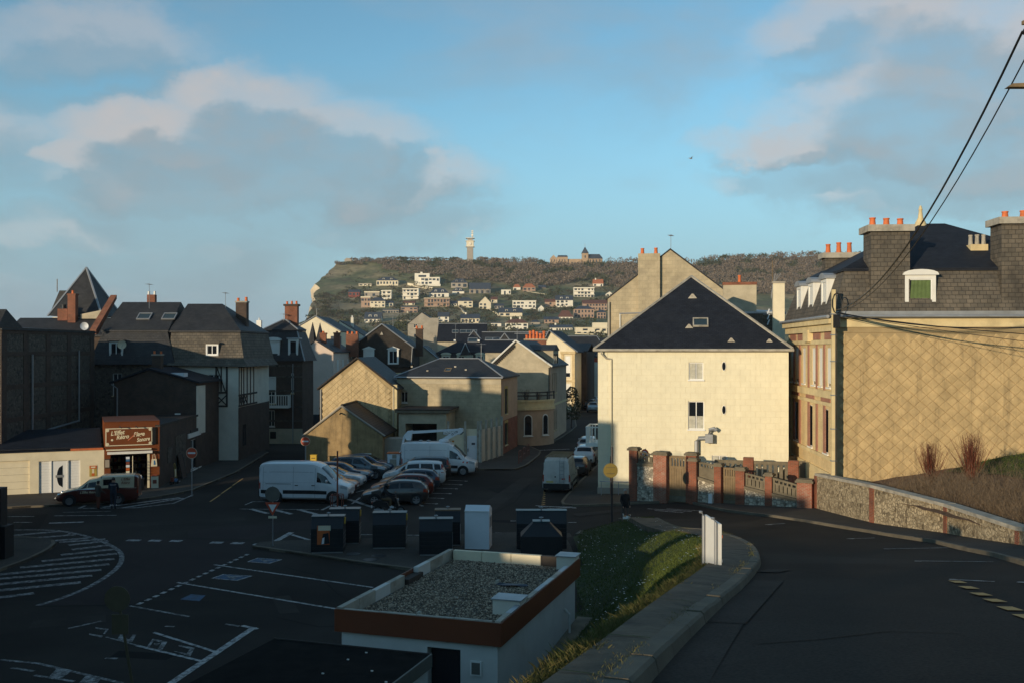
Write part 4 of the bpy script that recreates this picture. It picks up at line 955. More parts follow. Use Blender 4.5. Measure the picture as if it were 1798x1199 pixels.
# ================================================================ building kit
SIDES = {0: ((0, 0), (1, 0)), 1: ((1, 0), (0, 1)), 2: ((1, 1), (-1, 0)), 3: ((0, 1), (0, -1))}
class House:
 def __init__(s, name, label, x, y, rot, w, d, h, z=0.0, cat='house', group=None):
  s.w, s.d, s.h = w, d, h; s.root = empty(name, (x, y, z), rad(rot), label, cat, group)
 def side(s, k):
  (a, b), u = SIDES[k]; return Vector((a * s.w, b * s.d, 0)), Vector((u[0], u[1], 0)), (s.w if k in (0, 2) else s.d)
 def walls(s, mat, ops=None, gable=None, rise=0, depth=.16, name='wall', zbase=-.6, sides=(0, 1, 2, 3), apex=.5, h1=None):
  ops = ops or {}; q = MB()
  for k in sides:
   p, u, L = s.side(k); n = Vector((u.y, -u.x, 0)); O = ops.get(k, [])
   xs = sorted({0, L} | {v for o in O for v in o[:2]}); zs = sorted({zbase, s.h} | {v for o in O for v in o[2:4]})
   for xa, xb in zip(xs, xs[1:]):
    for za, zb in zip(zs, zs[1:]):
     cx, cz = (xa + xb) / 2, (za + zb) / 2
     if any(o[0] < cx < o[1] and o[2] < cz < o[3] for o in O): continue
     q.poly([p + u * xa + Vector((0, 0, za)), p + u * xb + Vector((0, 0, za)), p + u * xb + Vector((0, 0, zb)), p + u * xa + Vector((0, 0, zb))])
   for (a, b, z0, z1) in [o[:4] for o in O]:
    A, B = p + u * a, p + u * b; i = n * -depth; Z0, Z1 = Vector((0, 0, z0)), Vector((0, 0, z1))
    q.poly([A + Z0, B + Z0, B + Z0 + i, A + Z0 + i]); q.poly([A + Z1 + i, B + Z1 + i, B + Z1, A + Z1]); q.poly([A + Z0, A + Z0 + i, A + Z1 + i, A + Z1]); q.poly([B + Z0 + i, B + Z0, B + Z1, B + Z1 + i])
  w, d, h = s.w, s.d, s.h
  if gable == 'y':
   q.poly([(0, 0, h), (w, 0, h), (w * apex, 0, h + rise)]); q.poly([(w, d, h), (0, d, h), (w * apex, d, h + rise)])
  elif gable == 'x':
   q.poly([(w, 0, h), (w, d, h), (w, d / 2, h + rise)]); q.poly([(0, d, h), (0, 0, h), (0, d / 2, h + rise)])
  s.wall = q.build(name, mat, s.root); return s.wall
 def P(s, k, a, z, out=0.0):
  p, u, L = s.side(k); n = Vector((u.y, -u.x, 0)); return p + u * a + n * out + Vector((0, 0, z))
 def obox(s, k, a0, a1, z0, z1, o0, o1, name, mat, parent=None):
  p, u, L = s.side(k); n = Vector((u.y, -u.x, 0)); q = MB()
  q.ext([p + u * a0 + n * o0 + Vector((0, 0, z0)), p + u * a1 + n * o0 + Vector((0, 0, z0)), p + u * a1 + n * o0 + Vector((0, 0, z1)), p + u * a0 + n * o0 + Vector((0, 0, z1))], n * (o1 - o0))
  return q.build(name, mat, parent or s.root)
 def window(s, k, op, cols=2, rows=1, mat=None, glass=None, depth=.12, fw=.055, sill=True, curtain=None, surround=None, name='window', shutter=None, sw=.14):
  a, b, z0, z1 = op[:4]; mat = mat or M_white; glass = glass or M_glass
  p, u, L = s.side(k); n = Vector((u.y, -u.x, 0)); q = MB()
  def bx(qq, x0, x1, za, zb, o0, o1):
   qq.ext([p + u * x0 + n * o0 + Vector((0, 0, za)), p + u * x1 + n * o0 + Vector((0, 0, za)), p + u * x1 + n * o0 + Vector((0, 0, zb)), p + u * x0 + n * o0 + Vector((0, 0, zb))], n * (o1 - o0))
  o0, o1 = -depth, -depth + .05
  bx(q, a, b, z0, z0 + fw, o0, o1); bx(q, a, b, z1 - fw, z1, o0, o1)
  for i in range(cols + 1):
   x = a + (b - a) * i / cols; wv = fw if i in (0, cols) else fw * .5
   xa, xb = (x, x + fw) if i == 0 else (x - fw, x) if i == cols else (x - wv, x + wv)
   bx(q, xa, xb, z0 + fw, z1 - fw, o0, o1)
  for j in range(1, rows):
   z = z0 + (z1 - z0) * j / rows; bx(q, a + fw, b - fw, z - .018, z + .018, o0, o1 - .01)
  W_ = q.build(name, mat, s.root)
  for i in range(cols):
   xa, xb = a + (b - a) * i / cols + .02, a + (b - a) * (i + 1) / cols - .02
   g = MB(); bx(g, xa, xb, z0 + .02, z1 - .02, o0 + .008, o0 + .02); g.build('pane', glass, W_)
  if curtain is not None:
   f = curtain[1]; c = MB()
   for i in range(cols):
    xa, xb = a + (b - a) * i / cols + fw, a + (b - a) * (i + 1) / cols - fw
    m_ = 8; rowz = []
    for zz in (z0 + fw, z0 + (z1 - z0) * f):
     rowz.append([p + u * (xa + (xb - xa) * t / m_) + n * (o0 + .026 + .008 * (t % 2)) + Vector((0, 0, zz)) for t in range(m_ + 1)])
    c.grid(rowz)
   c.build('curtain', curtain[0], W_)
  if sill:
   g = MB(); bx(g, a - .06, b + .06, z0 - .09, z0 - .002, -.02, .09); g.build('sill', sill if not isinstance(sill, bool) else M_stone, W_)
  if surround is not None:
   g = MB(); bx(g, a - sw, a - .001, z0, z1, -.02, .03); bx(g, b + .001, b + sw, z0, z1, -.02, .03); bx(g, a - sw, b + sw, z1 + .001, z1 + sw * 1.2, -.02, .035); g.build('surround', surround, W_)
  if shutter is not None:
   g = MB(); bx(g, a + .02, b - .02, z0 + (z1 - z0) * shutter[1], z1 - .01, o1 + .002, o1 + .03); g.build('roller_shutter', shutter[0], W_)
  return W_
 def gable_roof(s, axis, rise, mat, ov=.25, th=.16, front_ov=None, apex=.5, name='roof', verge=None, ridge=None):
  w, d, h = s.w, s.d, s.h; q = MB(); f = ov if front_ov is None else front_ov; zt = .03
  if axis == 'y':
   ax = w * apex; sl1 = rise / ax; sl2 = rise / (w - ax)
   A, B, C = (-ov, h - ov * sl1 + th), (ax, h + rise + th), (w + ov, h - ov * sl2 + th)
   q.slab([(A[0], -f, A[1] + zt), (B[0], -f, B[1] + zt), (B[0], d + f, B[1] + zt), (A[0], d + f, A[1] + zt)], th); q.slab([(B[0], -f, B[1] + zt), (C[0], -f, C[1] + zt), (C[0], d + f, C[1] + zt), (B[0], d + f, B[1] + zt)], th)
   rd = [(B[0], -f, B[1] + zt + .03), (B[0], d + f, B[1] + zt + .03)]
   vg = [[(A[0], -f - .02, A[1] + zt - .03), (B[0], -f - .02, B[1] + zt - .03)], [(B[0], -f - .02, B[1] + zt - .03), (C[0], -f - .02, C[1] + zt - .03)]]
  else:
   sl = rise / (d / 2); A, B = (-f, h - f * sl + th + zt), (d / 2, h + rise + th + zt)
   q.slab([(-ov, A[0], A[1]), (w + ov, A[0], A[1]), (w + ov, B[0], B[1]), (-ov, B[0], B[1])], th); q.slab([(-ov, B[0], B[1]), (w + ov, B[0], B[1]), (w + ov, d + f, A[1]), (-ov, d + f, A[1])], th)
   rd = [(-ov, B[0], B[1] + .03), (w + ov, B[0], B[1] + .03)]; vg = []
  s.roof = q.build(name, mat, s.root)
  if ridge is not None: MB().tube(rd, .09, 6).build('ridge_cap', ridge, s.roof)
  if verge is not None:
   for v in vg: MB().tube(v, .085, 5).build('verge_trim', verge, s.roof)
  return s.roof
 def hip_roof(s, rise, mat, inset=None, ov=.25, th=.14, z=None, x0=0, x1=None, y0=0, y1=None, ridge=None, name='roof', ridge_y=None, i2=None):
  x1 = s.w if x1 is None else x1; y1 = s.d if y1 is None else y1; z = s.h if z is None else z; q = MB()
  a = [(x0 - ov, y0 - ov), (x1 + ov, y0 - ov), (x1 + ov, y1 + ov), (x0 - ov, y1 + ov)]; zb = z + .012; zt = zb + th
  ym = (y0 + y1) / 2 if ridge_y is None else ridge_y; inset = min((x1 - x0) / 2, (y1 - y0) / 2) if inset is None else inset; i2 = inset if i2 is None else i2
  r0, r1 = (x0 + inset, ym, z + rise), (x1 - i2, ym, z + rise)
  T = [(p[0], p[1], zt) for p in a]; B = [(p[0], p[1], zb) for p in a]
  q.poly(B[::-1])
  for i in range(4): q.poly([B[i], B[(i + 1) % 4], T[(i + 1) % 4], T[i]])
  if (Vector(r1) - Vector(r0)).length > .05:
   q.poly([T[0], T[1], r1, r0]); q.poly([T[2], T[3], r0, r1]); q.poly([T[1], T[2], r1]); q.poly([T[3], T[0], r0])
  else:
   for i in range(4): q.poly([T[i], T[(i + 1) % 4], r0])
  s.roof = q.build(name, mat, s.root)
  if ridge is not None:
   for (m, n) in ((T[0], r0), (T[1], r1), (T[2], r1), (T[3], r0)) + (((r0, r1),) if (Vector(r1) - Vector(r0)).length > .3 else ()):
    MB().tube([m, n], .075, 5).build('ridge_cap', ridge, s.roof)
  return s.roof
 def mansard(s, mh, inset, mat, top_rise, topmat=None, ov=.2, ridge=None, flare=0.0, top='hip', tinset=None):
  w, d, h = s.w, s.d, s.h; q = MB(); o = ov
  def ring(i, z): return [(i, i, z), (w - i, i, z), (w - i, d - i, z), (i, d - i, z)]
  R0, R1, R2 = ring(-o, h + .02), ring(inset * .55 - o * .4, h + mh * .45), ring(inset, h + mh)
  q.poly(R0[::-1]); q.grid([R0, R1, R2] if flare else [R0, R2], True); q.poly(R2)
  lower = q.build('mansard_slope', mat, s.root)
  s.hip_roof(top_rise, topmat or mat, inset=tinset, ov=.10, z=h + mh + .01, x0=inset, x1=w - inset, y0=inset, y1=d - inset, ridge=ridge, name='roof')
  if ridge is not None:
   for a, b in zip(R0, R2): MB().tube([a, b], .07, 5).build('hip_trim', ridge, lower)
  return lower
 def gutter(s, k, z, mat=None, r=.07, out=.3, a0=-.2, a1=None):
  p, u, L = s.side(k); a1 = L + .2 if a1 is None else a1
  return MB().tube([s.P(k, a0, z, out), s.P(k, a1, z, out)], r, 8).build('gutter', mat or M_zinc, s.root)
 def pipe(s, k, a, z0, z1, mat=None, r=.05, out=.09):
  return MB().tube([s.P(k, a, z0, out), s.P(k, a, z1, out)], r, 8).build('downpipe', mat or M_zinc, s.root)
 def band(s, k, z0, z1, mat, out=.05, a0=0, a1=None, name='string_course'):
  p, u, L = s.side(k); return s.obox(k, a0, L if a1 is None else a1, z0, z1, -.02, out, name, mat)
 def chimney(s, x, y, z0, z1, w=.9, d=.5, mat=None, pots=2, potmat=None, cap=None, pot_h=.45, r=.13, cw=.12, caph=.16, spread=.75):
  q = MB(); q.box(x - w / 2, x + w / 2, y - d / 2, y + d / 2, z0, z1); c = q.build('chimney', mat or M_brickR, s.root)
  if cap is not None: MB().box(x - w / 2 - cw, x + w / 2 + cw, y - d / 2 - cw, y + d / 2 + cw, z1 - .04, z1 + caph).build('chimney_cap', cap, c)
  for i in range(pots):
   px = x + (0 if pots == 1 else (-.5 + i / (pots - 1)) * w * spread); hh_ = pot_h * rnd.uniform(.85, 1.2); zc = z1 + (caph if cap is not None else 0) - .02
   g = MB(); g.lathe([(r, 0), (r * .86, hh_ * .55), (r * .8, hh_ * .85), (r * .95, hh_ * .88), (r * .95, hh_), (r * .6, hh_), (r * .6, hh_ * .7)], 10, (px, y, zc)); g.build('chimney_pot', potmat or M_terra, c, smooth=40)
  return c
 def skylight(s, roofpt, u, v, w, h, mat=None):
  u, v = Vector(u).normalized(), Vector(v).normalized(); n = u.cross(v).normalized(); c = Vector(roofpt); q = MB()
  def rim(x0, x1, y0, y1): q.ext([c + u * x0 + v * y0, c + u * x1 + v * y0, c + u * x1 + v * y1, c + u * x0 + v * y1], n * .10)
  t = .08; rim(-w / 2, w / 2, -h / 2, -h / 2 + t); rim(-w / 2, w / 2, h / 2 - t, h / 2); rim(-w / 2, -w / 2 + t, -h / 2 + t, h / 2 - t); rim(w / 2 - t, w / 2, -h / 2 + t, h / 2 - t)
  f = q.build('skylight', mat or M_zinc, s.root); g = MB(); g.ext([c + u * (-w / 2 + .03) + v * (-h / 2 + .03) + n * .03, c + u * (w / 2 - .03) + v * (-h / 2 + .03) + n * .03, c + u * (w / 2 - .03) + v * (h / 2 - .03) + n * .03, c + u * (-w / 2 + .03) + v * (h / 2 - .03) + n * .03], n * .03); g.build('pane', M_glassV, f); return f
 def dormer(s, k, a, z, w, h, depth, front=0.15, mat=None, roofmat=None, style='flat', winmat=None, glass=None, blind=None, curtain=None, cheek=None, inset=0.0, rh=None):
  mat = mat or M_white; p, u, L = s.side(k); n = Vector((u.y, -u.x, 0)); C = p + u * a - n * inset; Zv = lambda z_: Vector((0, 0, z_)); q = MB()
  def bx(qq, x0, x1, za, zb, o0, o1):
   qq.ext([C + u * x0 + n * o0 + Zv(za), C + u * x1 + n * o0 + Zv(za), C + u * x1 + n * o0 + Zv(zb), C + u * x0 + n * o0 + Zv(zb)], n * (o1 - o0))
  fw = front
  bx(q, -w / 2, -w / 2 + fw, z, z + h, -.14, 0); bx(q, w / 2 - fw, w / 2, z, z + h, -.14, 0); bx(q, -w / 2 + fw, w / 2 - fw, z, z + .12, -.14, .03); bx(q, -w / 2 + fw, w / 2 - fw, z + h - fw * 1.1, z + h, -.14, 0)
  D = q.build('dormer', mat, s.root)
  c = MB(); bx(c, -w / 2 + .01, -w / 2 + .08, z, z + h - .01, -depth, -.14); bx(c, w / 2 - .08, w / 2 - .01, z, z + h - .01, -depth, -.14); c.build('dormer_cheek', cheek or mat, D)
  t = MB(); e = .12; rh = rh or w * .22
  if style == 'arch':
   pts = [C + u * (-w / 2 - e) + Zv(z + h)] + [C + u * ((w / 2 + e) * math.cos(math.pi - math.pi * i / 8)) + Zv(z + h + .06 + rh * math.sin(math.pi * i / 8)) for i in range(9)] + [C + u * (w / 2 + e) + Zv(z + h)]
   t.ext([x_ + n * .12 for x_ in pts], n * -(depth + .12))
  elif style == 'gable':
   t.ext([C + u * (-w / 2 - e) + Zv(z + h) + n * .10, C + u * (w / 2 + e) + Zv(z + h) + n * .10, C + u * (w / 2 + e) + Zv(z + h + .08) + n * .10, C + Zv(z + h + rh + .08) + n * .10, C + u * (-w / 2 - e) + Zv(z + h + .08) + n * .10], n * -(depth + .1))
  else:
   bx(t, -w / 2 - e, w / 2 + e, z + h, z + h + .14, -depth, .12)
  t.build('dormer_roof', roofmat or mat, D)
  f = MB(); x0, x1, z0, z1 = -w / 2 + fw, w / 2 - fw, z + .12, z + h - fw * 1.1
  m_ = winmat or M_pvc
  if blind is not None:
   bx(f, x0, x1, z0, z1, -.10, -.05); f.build('blind', blind, D); return D
  for (a0, a1, b0, b1) in ((x0, x1, z0, z0 + .05), (x0, x1, z1 - .05, z1), (x0, x0 + .05, z0 + .05, z1 - .05), (x1 - .05, x1, z0 + .05, z1 - .05)) + (((-.03, .03, z0 + .05, z1 - .05),) if w > 1.0 and curtain is None else ()): bx(f, a0, a1, b0, b1, -.10, -.04)
  f.build('window_frame', m_, D); g = MB(); bx(g, x0 + .01, x1 - .01, z0 + .01, z1 - .01, -.098, -.08); g.build('pane', glass or M_glass, D)
  if curtain is not None:
   cc = MB(); rows = []
   for zz, sh in ((z0 + .04, .05), (z1 - .04, .16)):
    rows.append([C + u * (x0 + sh + (x1 - .06 - x0 - sh) * t_ / 10) + n * (-.072 + .012 * (t_ % 2)) + Zv(zz) for t_ in range(11)])
   cc.grid(rows); cc.build('curtain', curtain, D)
  return D
def rect_cut(pieces, cut):
 for c in cut:
  nx = []
  for (a, b, c0, c1) in pieces:
   if b <= c[0] or a >= c[1] or c1 <= c[2] or c0 >= c[3]: nx.append((a, b, c0, c1)); continue
   if a < c[0]: nx.append((a, c[0], c0, c1))
   if b > c[1]: nx.append((c[1], b, c0, c1))
   aa, bb = max(a, c[0]), min(b, c[1])
   if c0 < c[2]: nx.append((aa, bb, c0, c[2]))
   if c1 > c[3]: nx.append((aa, bb, c[3], c1))
  pieces = nx
 return pieces
def skin(H, k, z0, z1, mat, ops, name, out=.02, a0=0, a1=None):
 p, u, L = H.side(k); n = Vector((u.y, -u.x, 0)); q = MB()
 for (a, b, c, d) in rect_cut([(a0, L if a1 is None else a1, z0, z1)], ops): q.poly([p + u * a + n * out + Vector((0, 0, c)), p + u * b + n * out + Vector((0, 0, c)), p + u * b + n * out + Vector((0, 0, d)), p + u * a + n * out + Vector((0, 0, d))])
 return q.build(name, mat, H.root)
def uprow(L, n, w, z0, z1, m=.8):
 return [(m + (L - 2 * m) * (i + .5) / n - w / 2, m + (L - 2 * m) * (i + .5) / n + w / 2, z0, z1) for i in range(n)]
def dish(name, label, loc, rz, r=.38, mat=None):
 t = empty(name, loc, rz, label, 'satellite dish')
 q = MB(); q.lathe([(.02, -.02), (r * .5, .01), (r * .8, .05), (r, .1), (r, .11), (r * .78, .06), (.02, 0)], 16, (0, 0, 0), 'y'); q.build('reflector', mat or M_whiteB, t, smooth=50)
 MB().tube([(0, 0, -r * .8), (0, -r * 1.1, -.05)], .015, 5).build('feed_arm', M_galv, t); MB().tube([(0, .02, 0), (0, .15, -.1), (0, .16, -.6)], .02, 6).build('mount', M_galv, t)
 return t
# ================================================================ houses of the town
def apx(H, k, px):
 p, u, L = H.side(k); m = Matrix.Rotation(H.root.rotation_euler.z, 3, 'Z'); O = m @ p + H.root.location; U = m @ u; K = (px - CX) / FPX
 return (K * O.y - O.x) / (U.x - K * U.y)
def zpy(H, k, a, py):
 p, u, L = H.side(k); m = Matrix.Rotation(H.root.rotation_euler.z, 3, 'Z'); O = m @ (p + u * a) + H.root.location
 return ZD(py, O.y) - H.root.location.z
def opx(H, k, x0, x1, yb, yt):
 a, b = apx(H, k, x0), apx(H, k, x1); c = (a + b) / 2
 return (min(a, b), max(a, b), zpy(H, k, c, yb), zpy(H, k, c, yt))
def at_px(name, label, px, D, rot, w, d, h, **k): return House(name, label, XD(px, D), D, rot, w, d, h, **k)

Y = House('yellow_house', 'tall pale yellow clad house with black slate hip roof', 5.56, 64.4, -10, 11.94, 12.5, 9.33)
wo = [opx(Y, 0, 1209.5, 1235, 666, 636), opx(Y, 0, 1208.5, 1236.5, 753, 704), opx(Y, 0, 1250, 1277, 818, 799)]
Y.walls(M_yellowJ, {0: wo}, zbase=.55)
Y.window(0, wo[0], 2, 1, M_pvc, curtain=(M_curtain, .97), sill=M_pvc); Y.window(0, wo[1], 2, 1, M_pvc, curtain=(M_curtain, .47), sill=M_pvc); Y.window(0, wo[2], 2, 1, M_pvc, curtain=(M_curtain, .9), sill=False)
Y.obox(0, -.03, 11.97, -.5, .55, -.3, .05, 'plinth', M_cementG); Y.obox(3, 0, 12.5, -.5, .55, -.3, .04, 'plinth', M_rust)
def oval(H, k, a, z, rx, rz_):
 p, u, L = H.side(k); n = Vector((u.y, -u.x, 0)); c = p + u * a + Vector((0, 0, z)); q = MB(); N_ = 20
 o = [c + u * rx * 1.22 * math.cos(2 * math.pi * i / N_) + Vector((0, 0, rz_ * 1.16 * math.sin(2 * math.pi * i / N_))) for i in range(N_)]
 i_ = [c + u * rx * math.cos(2 * math.pi * i / N_) + Vector((0, 0, rz_ * math.sin(2 * math.pi * i / N_))) for i in range(N_)]
 q.grid([[x + n * .0 for x in o], [x + n * .055 for x in o], [x + n * .055 for x in i_], [x + n * .015 for x in i_]], True); f = q.build('oval_window', M_white, H.root)
 MB().poly([x + n * .022 for x in i_]).build('pane', M_glass, f)
ov_ = []
for (px, py) in ((1271, 642.5), (1271, 719)):
 a = apx(Y, 0, px); z = zpy(Y, 0, a, py); oval(Y, 0, a, z, .11, .26); ov_.append((a - .15, a + .15, z - .32, z + .32))
PW, PH, GAP = .62, .372, .012
def clad():
 cut = [(o[0] - .0, o[1] + .0, o[2], o[3]) for o in wo] + ov_
 base = MB(); base.box(GAP / 2, PW - GAP / 2, -.016, .0, GAP / 2, PH - GAP / 2); bm_ = base.mesh('cladding_panel', M_yellowP)
 full = []; part = []
 rows = int((9.30 - .57) / PH)
 for j in range(rows):
  z = 9.30 - (j + 1) * PH; x = -(PW / 2 if j % 2 else 0)
  while x < 11.94 - .02:
   x0, x1 = max(x, 0), min(x + PW, 11.94); pieces = [(x0, x1, z, z + PH)]
   pieces = rect_cut(pieces, cut)
   if len(pieces) == 1 and abs(x1 - x0 - PW) < 1e-6 and pieces[0] == (x0, x1, z, z + PH): full.append((x0, z))
   else: part += [p_ for p_ in pieces if p_[1] - p_[0] > .03 and p_[3] - p_[2] > .03]
   x += PW
 rest = MB()
 for i, (x, z) in enumerate(full):
  if i < 300:
   o = inst(bm_, 'cladding_panel', Y.wall, (x, rnd.uniform(-.0015, .0015), z))
  else: rest.box(x + GAP / 2, x + PW - GAP / 2, -.016, 0, z + GAP / 2, z + PH - GAP / 2)
 for (a, b, c, d) in part: rest.box(a + GAP / 2, b - GAP / 2, -.016, 0, c + GAP / 2, d - GAP / 2)
 rest.build('cladding', M_yellowP, Y.wall, kind='stuff')
clad()
def yroof():
 q = MB(); ov = .22; w, d, h = Y.w, Y.d, Y.h; z0, z1 = h + .02, h + .17
 B = [(-ov, -ov), (w + ov, -ov), (w + ov, d + ov), (-ov, d + ov)]; r0, r1 = (w / 2, 6.6, 14.55), (w / 2, d - 3, 14.55)
 T = [(x, y, z1) for x, y in B]; U_ = [(x, y, z0) for x, y in B]
 q.poly(U_[::-1])
 for i in range(4): q.poly([U_[i], U_[(i + 1) % 4], T[(i + 1) % 4], T[i]])
 q.poly([T[0], T[1], r0]); q.poly([T[1], T[2], r1, r0]); q.poly([T[2], T[3], r1]); q.poly([T[3], T[0], r0, r1])
 R_ = q.build('roof', M_slateD, Y.root)
 for a, b in ((T[0], r0), (T[1], r0), (T[2], r1), (T[3], r1), (r0, r1)): MB().tube([a, b], .10, 5).build('ridge_cap', M_conc2, R_)
 Y.gutter(0, h + .08, M_conc2, .09, .28, -.3, w + .3)
 MB().tube([Y.P(0, .25, h, .28), Y.P(0, .25, h - .15, .28), Y.P(0, .55, h - .45, .1), Y.P(0, .86, h - .5, .1)], .055, 7).build('downpipe', M_conc2, Y.root)
 Y.pipe(0, .86, 2.6, h - .5, M_yellowJ, .055, .10); Y.pipe(0, .86, .1, 2.6, M_rust, .06, .10)
 nv = Vector((0, 7.05, 14.55 - h - .17)).normalized()
 def sl(px, py):
  K = (px - CX) / FPX
  best = None
  for i in range(400):
   t = i / 400; y = -ov + t * (6.6 + ov); z = z1 + t * (14.55 - z1)
   m = Matrix.Rotation(rad(-10), 3, 'Z'); O = m @ Vector((0, y, 0)) + Y.root.location; U = m @ Vector((1, 0, 0)); a = (K * O.y - O.x) / (U.x - K * U.y); pp = O + U * a
   e = abs(ZD(py, pp.y) - z)
   if best is None or e < best[0]: best = (e, Vector((a, y, z)))
  return best[1]
 Y.skylight(sl(1230, 567), (1, 0, 0), nv, 1.0, .95, M_conc2)
 for (px, py, s) in ((1216, 525, .30), (1210, 577, .26), (1284, 601, .24), (1351, 601, .2)):
  c = sl(px, py); g = MB(); g.ext([c + Vector((-s, -.02, .02)), c + Vector((s, -.02, .02)), c + Vector((s * .2, -.02, s * 1.1)), c + Vector((-s * .2, -.02, s * 1.1))], (0, s * 1.2, 0)); g.build('roof_vent', M_conc2, Y.root)
yroof()
def balcony(H, k, a0, a1, z, out, mat, n=9, parent_name='balcony'):
 B = H.obox(k, a0, a1, z - .22, z, 0, out, parent_name, mat)
 H.obox(k, a0, a1, z + 1.0, z + 1.08, out - .08, out, 'handrail', mat, B); H.obox(k, a0, a0 + .08, z + 1.0, z + 1.08, 0, out - .08, 'handrail', mat, B); H.obox(k, a1 - .08, a1, z + 1.0, z + 1.08, 0, out - .08, 'handrail', mat, B)
 for i in range(n):
  a = a0 + (a1 - a0 - .06) * i / (n - 1); H.obox(k, a, a + .06, z, z + 1.0, out - .07, out - .01, 'baluster', mat, B)
 for i in range(4):
  o = out * i / 4
  for a in (a0 + .02, a1 - .07): H.obox(k, a, a + .05, z, z + 1.0, o, o + .05, 'baluster', mat, B)
 return B
balcony(Y, 3, 9.3, 12.0, 3.35, .85, M_white, 10)
q = MB(); a = apx(Y, 0, 1245); zf = zpy(Y, 0, a, 768); q.box(a - .25, a + .22, -.55, -.02, zf - .28, zf + .25)
FL = q.build('flue_box', M_galv, Y.root)
MB().tube([(a, -.3, zf + .2), (a + .05, -.35, zf + .55), (a + .3, -.4, zf + .62), (a + .45, -.42, zf + .5)], .13, 9).build('flue_elbow', M_galv, FL)
MB().tube([(a - .2, -.25, zf), (a - .65, -.25, zf - .02), (a - .78, -.25, zf - .2), (a - .78, -.25, zf - .9), (a - .9, -.25, zf - 1.25)], .14, 9).build('flue_pipe', M_galv, FL)

Wg = at_px('grey_gable_house', 'tall grey cement gable with broad chimney rising behind the yellow house', 1067, 86, -10, 10.7, 12, 13.75)
Wg.walls(M_cemblock, {}, 'y', 4.15); Wg.gable_roof('y', 4.15, M_slate, .15, .12, .06)
Wg.chimney(3.55, .1, 9.5, 17.6, 1.85, 1.0, M_cemblock, 2, None, None, .5, .17, spread=.62)
Wg.pipe(0, .12, 0, 13.5, M_cementG, .1, .12)
Wg.obox(0, 1.2, 2.8, 8, 12.3, 0, 1.2, 'annexe', M_cemblock)
MB().tube([Wg.P(0, 1.1, 12.45, 1.25), Wg.P(0, 5.2, 12.55, 1.25)], .06, 6).build('gutter', M_zinc, Wg.root); MB().tube([Wg.P(0, 1.15, 9.4, 1.3), Wg.P(0, 1.15, 12.4, 1.3)], .05, 6).build('downpipe', M_white, Wg.root)
Rb = at_px('rear_building', 'grey slate-hung rear building with two cement stacks right of the black roof', 1262, 78, -10, 5.0, 8, 12.2)
Rb.walls(M_slateW, {}); Rb.hip_roof(.5, M_zinc, None, .1)
c = Rb.chimney(1.65, 1.2, 11.8, 14.55, 2.55, 1.0, M_cement, 1, M_terra, None, .75, .14); MB().box(.33, 2.97, .65, 1.75, 14.5, 14.72).build('brick_capping', M_brickR, c)
c = Rb.chimney(4.45, -1.0, 0, 14.5, .85, .8, M_cream, 0, None, M_cementG, caph=.1, cw=.06)
for i in range(3): MB().tube([(3.9, -1.1, 13.3 + i * .1), (4.0, -1.2, 14.2 + i * .1), (4.2 + i * .2, -1.2, 15.2)], .025, 5).build('aerial', M_galv, c)
MB().tube([(4.0, -1.0, 14.3), (4.0, -1.0, 16.2)], .035, 6).build('mast', M_wood, c); MB().tube([(3.3, -1.2, 12.1), (6.2, -1.1, 12.15)], .03, 5).build('aerial_arm', M_galv, c)
for i in range(3): MB().tube([(3.6, -1.4, 11.3 + i * .4), (3.75, -1.4, 11.7 + i * .4)], .05, 5).build('aerial', M_whiteB, c)

S = House('stone_house', 'grand stone house with diamond tiled side wall and slate mansard roof', 17.6, 54, -4.5, 14.5, 13.1, 11.15)
up_t, lo_t = [1.7, 3.7, 5.5, 8.2, 10.3, 11.9], [2.4, 6.4, 10.6]
o3 = []
for t in up_t: o3.append((S.d - t - .42, S.d - t + .42, 7.35, 9.55))
for t in lo_t: o3.append((S.d - t - .55, S.d - t + .55, 3.6, 6.1))
S.walls(M_brickY, {3: o3}, zbase=.3, depth=.14)
for i, o in enumerate(o3): S.window(3, o, 1, 1, M_pvc, depth=.11, shutter=(M_white, .02 if i in (3, 1) else .1) if i < 6 else None, sill=M_white, glass=M_glass)
for (z0, z1, out, m_) in ((10.45, 10.85, .22, M_stone), (10.85, 11.15, .42, M_stone), (9.75, 10.0, .10, M_stone), (6.75, 7.15, .14, M_stone), (6.3, 6.5, .10, M_stone), (.3, 2.6, .12, M_stone), (3.3, 3.5, .12, M_stone)): S.band(3, z0, z1, m_, out, name='string_course')
for t in [.35, 2.7, 4.6, 6.8, 9.3, 11.1, 12.7]:
 S.obox(3, S.d - t - .16, S.d - t + .16, 7.16, 9.74, -.02, .06, 'brick_pier', M_brickBand); S.obox(3, S.d - t - .2, S.d - t + .2, 3.51, 6.29, -.02, .06, 'brick_pier', M_brickBand)
for t in [1.7, 4.6, 9.0, 11.4]: S.obox(3, S.d - t - .9, S.d - t + .9, 10.02, 10.44, -.02, .05, 'brick_panel', M_brickBand)
for t in [2.4, 6.4, 10.6]: S.obox(3, S.d - t - 1.1, S.d - t + 1.1, 6.51, 6.74, -.02, .05, 'brick_panel', M_brickBand)
S.obox(3, S.d - 7.2, S.d - 5.8, 9.9, 10.6, 0, .3, 'pediment', M_stone)
for i in range(6): S.obox(3, 3.2 + i * 0, 5.6, .0 + i * .28, .28 + i * .28, .3, 2.6 - i * .33, 'step', M_concrete)
for a in (2.9, 5.62):
 p = S.P(3, a, 0); q = MB(); u = Vector((0, -1, 0))
 q.ext([S.P(3, a, 0, .1), S.P(3, a, 0, 3.2), S.P(3, a, 1.0, 3.2), S.P(3, a, 2.6, .5), S.P(3, a, 2.6, .1)], (0, -.28, 0)); q.build('stair_parapet', M_concrete, S.root)
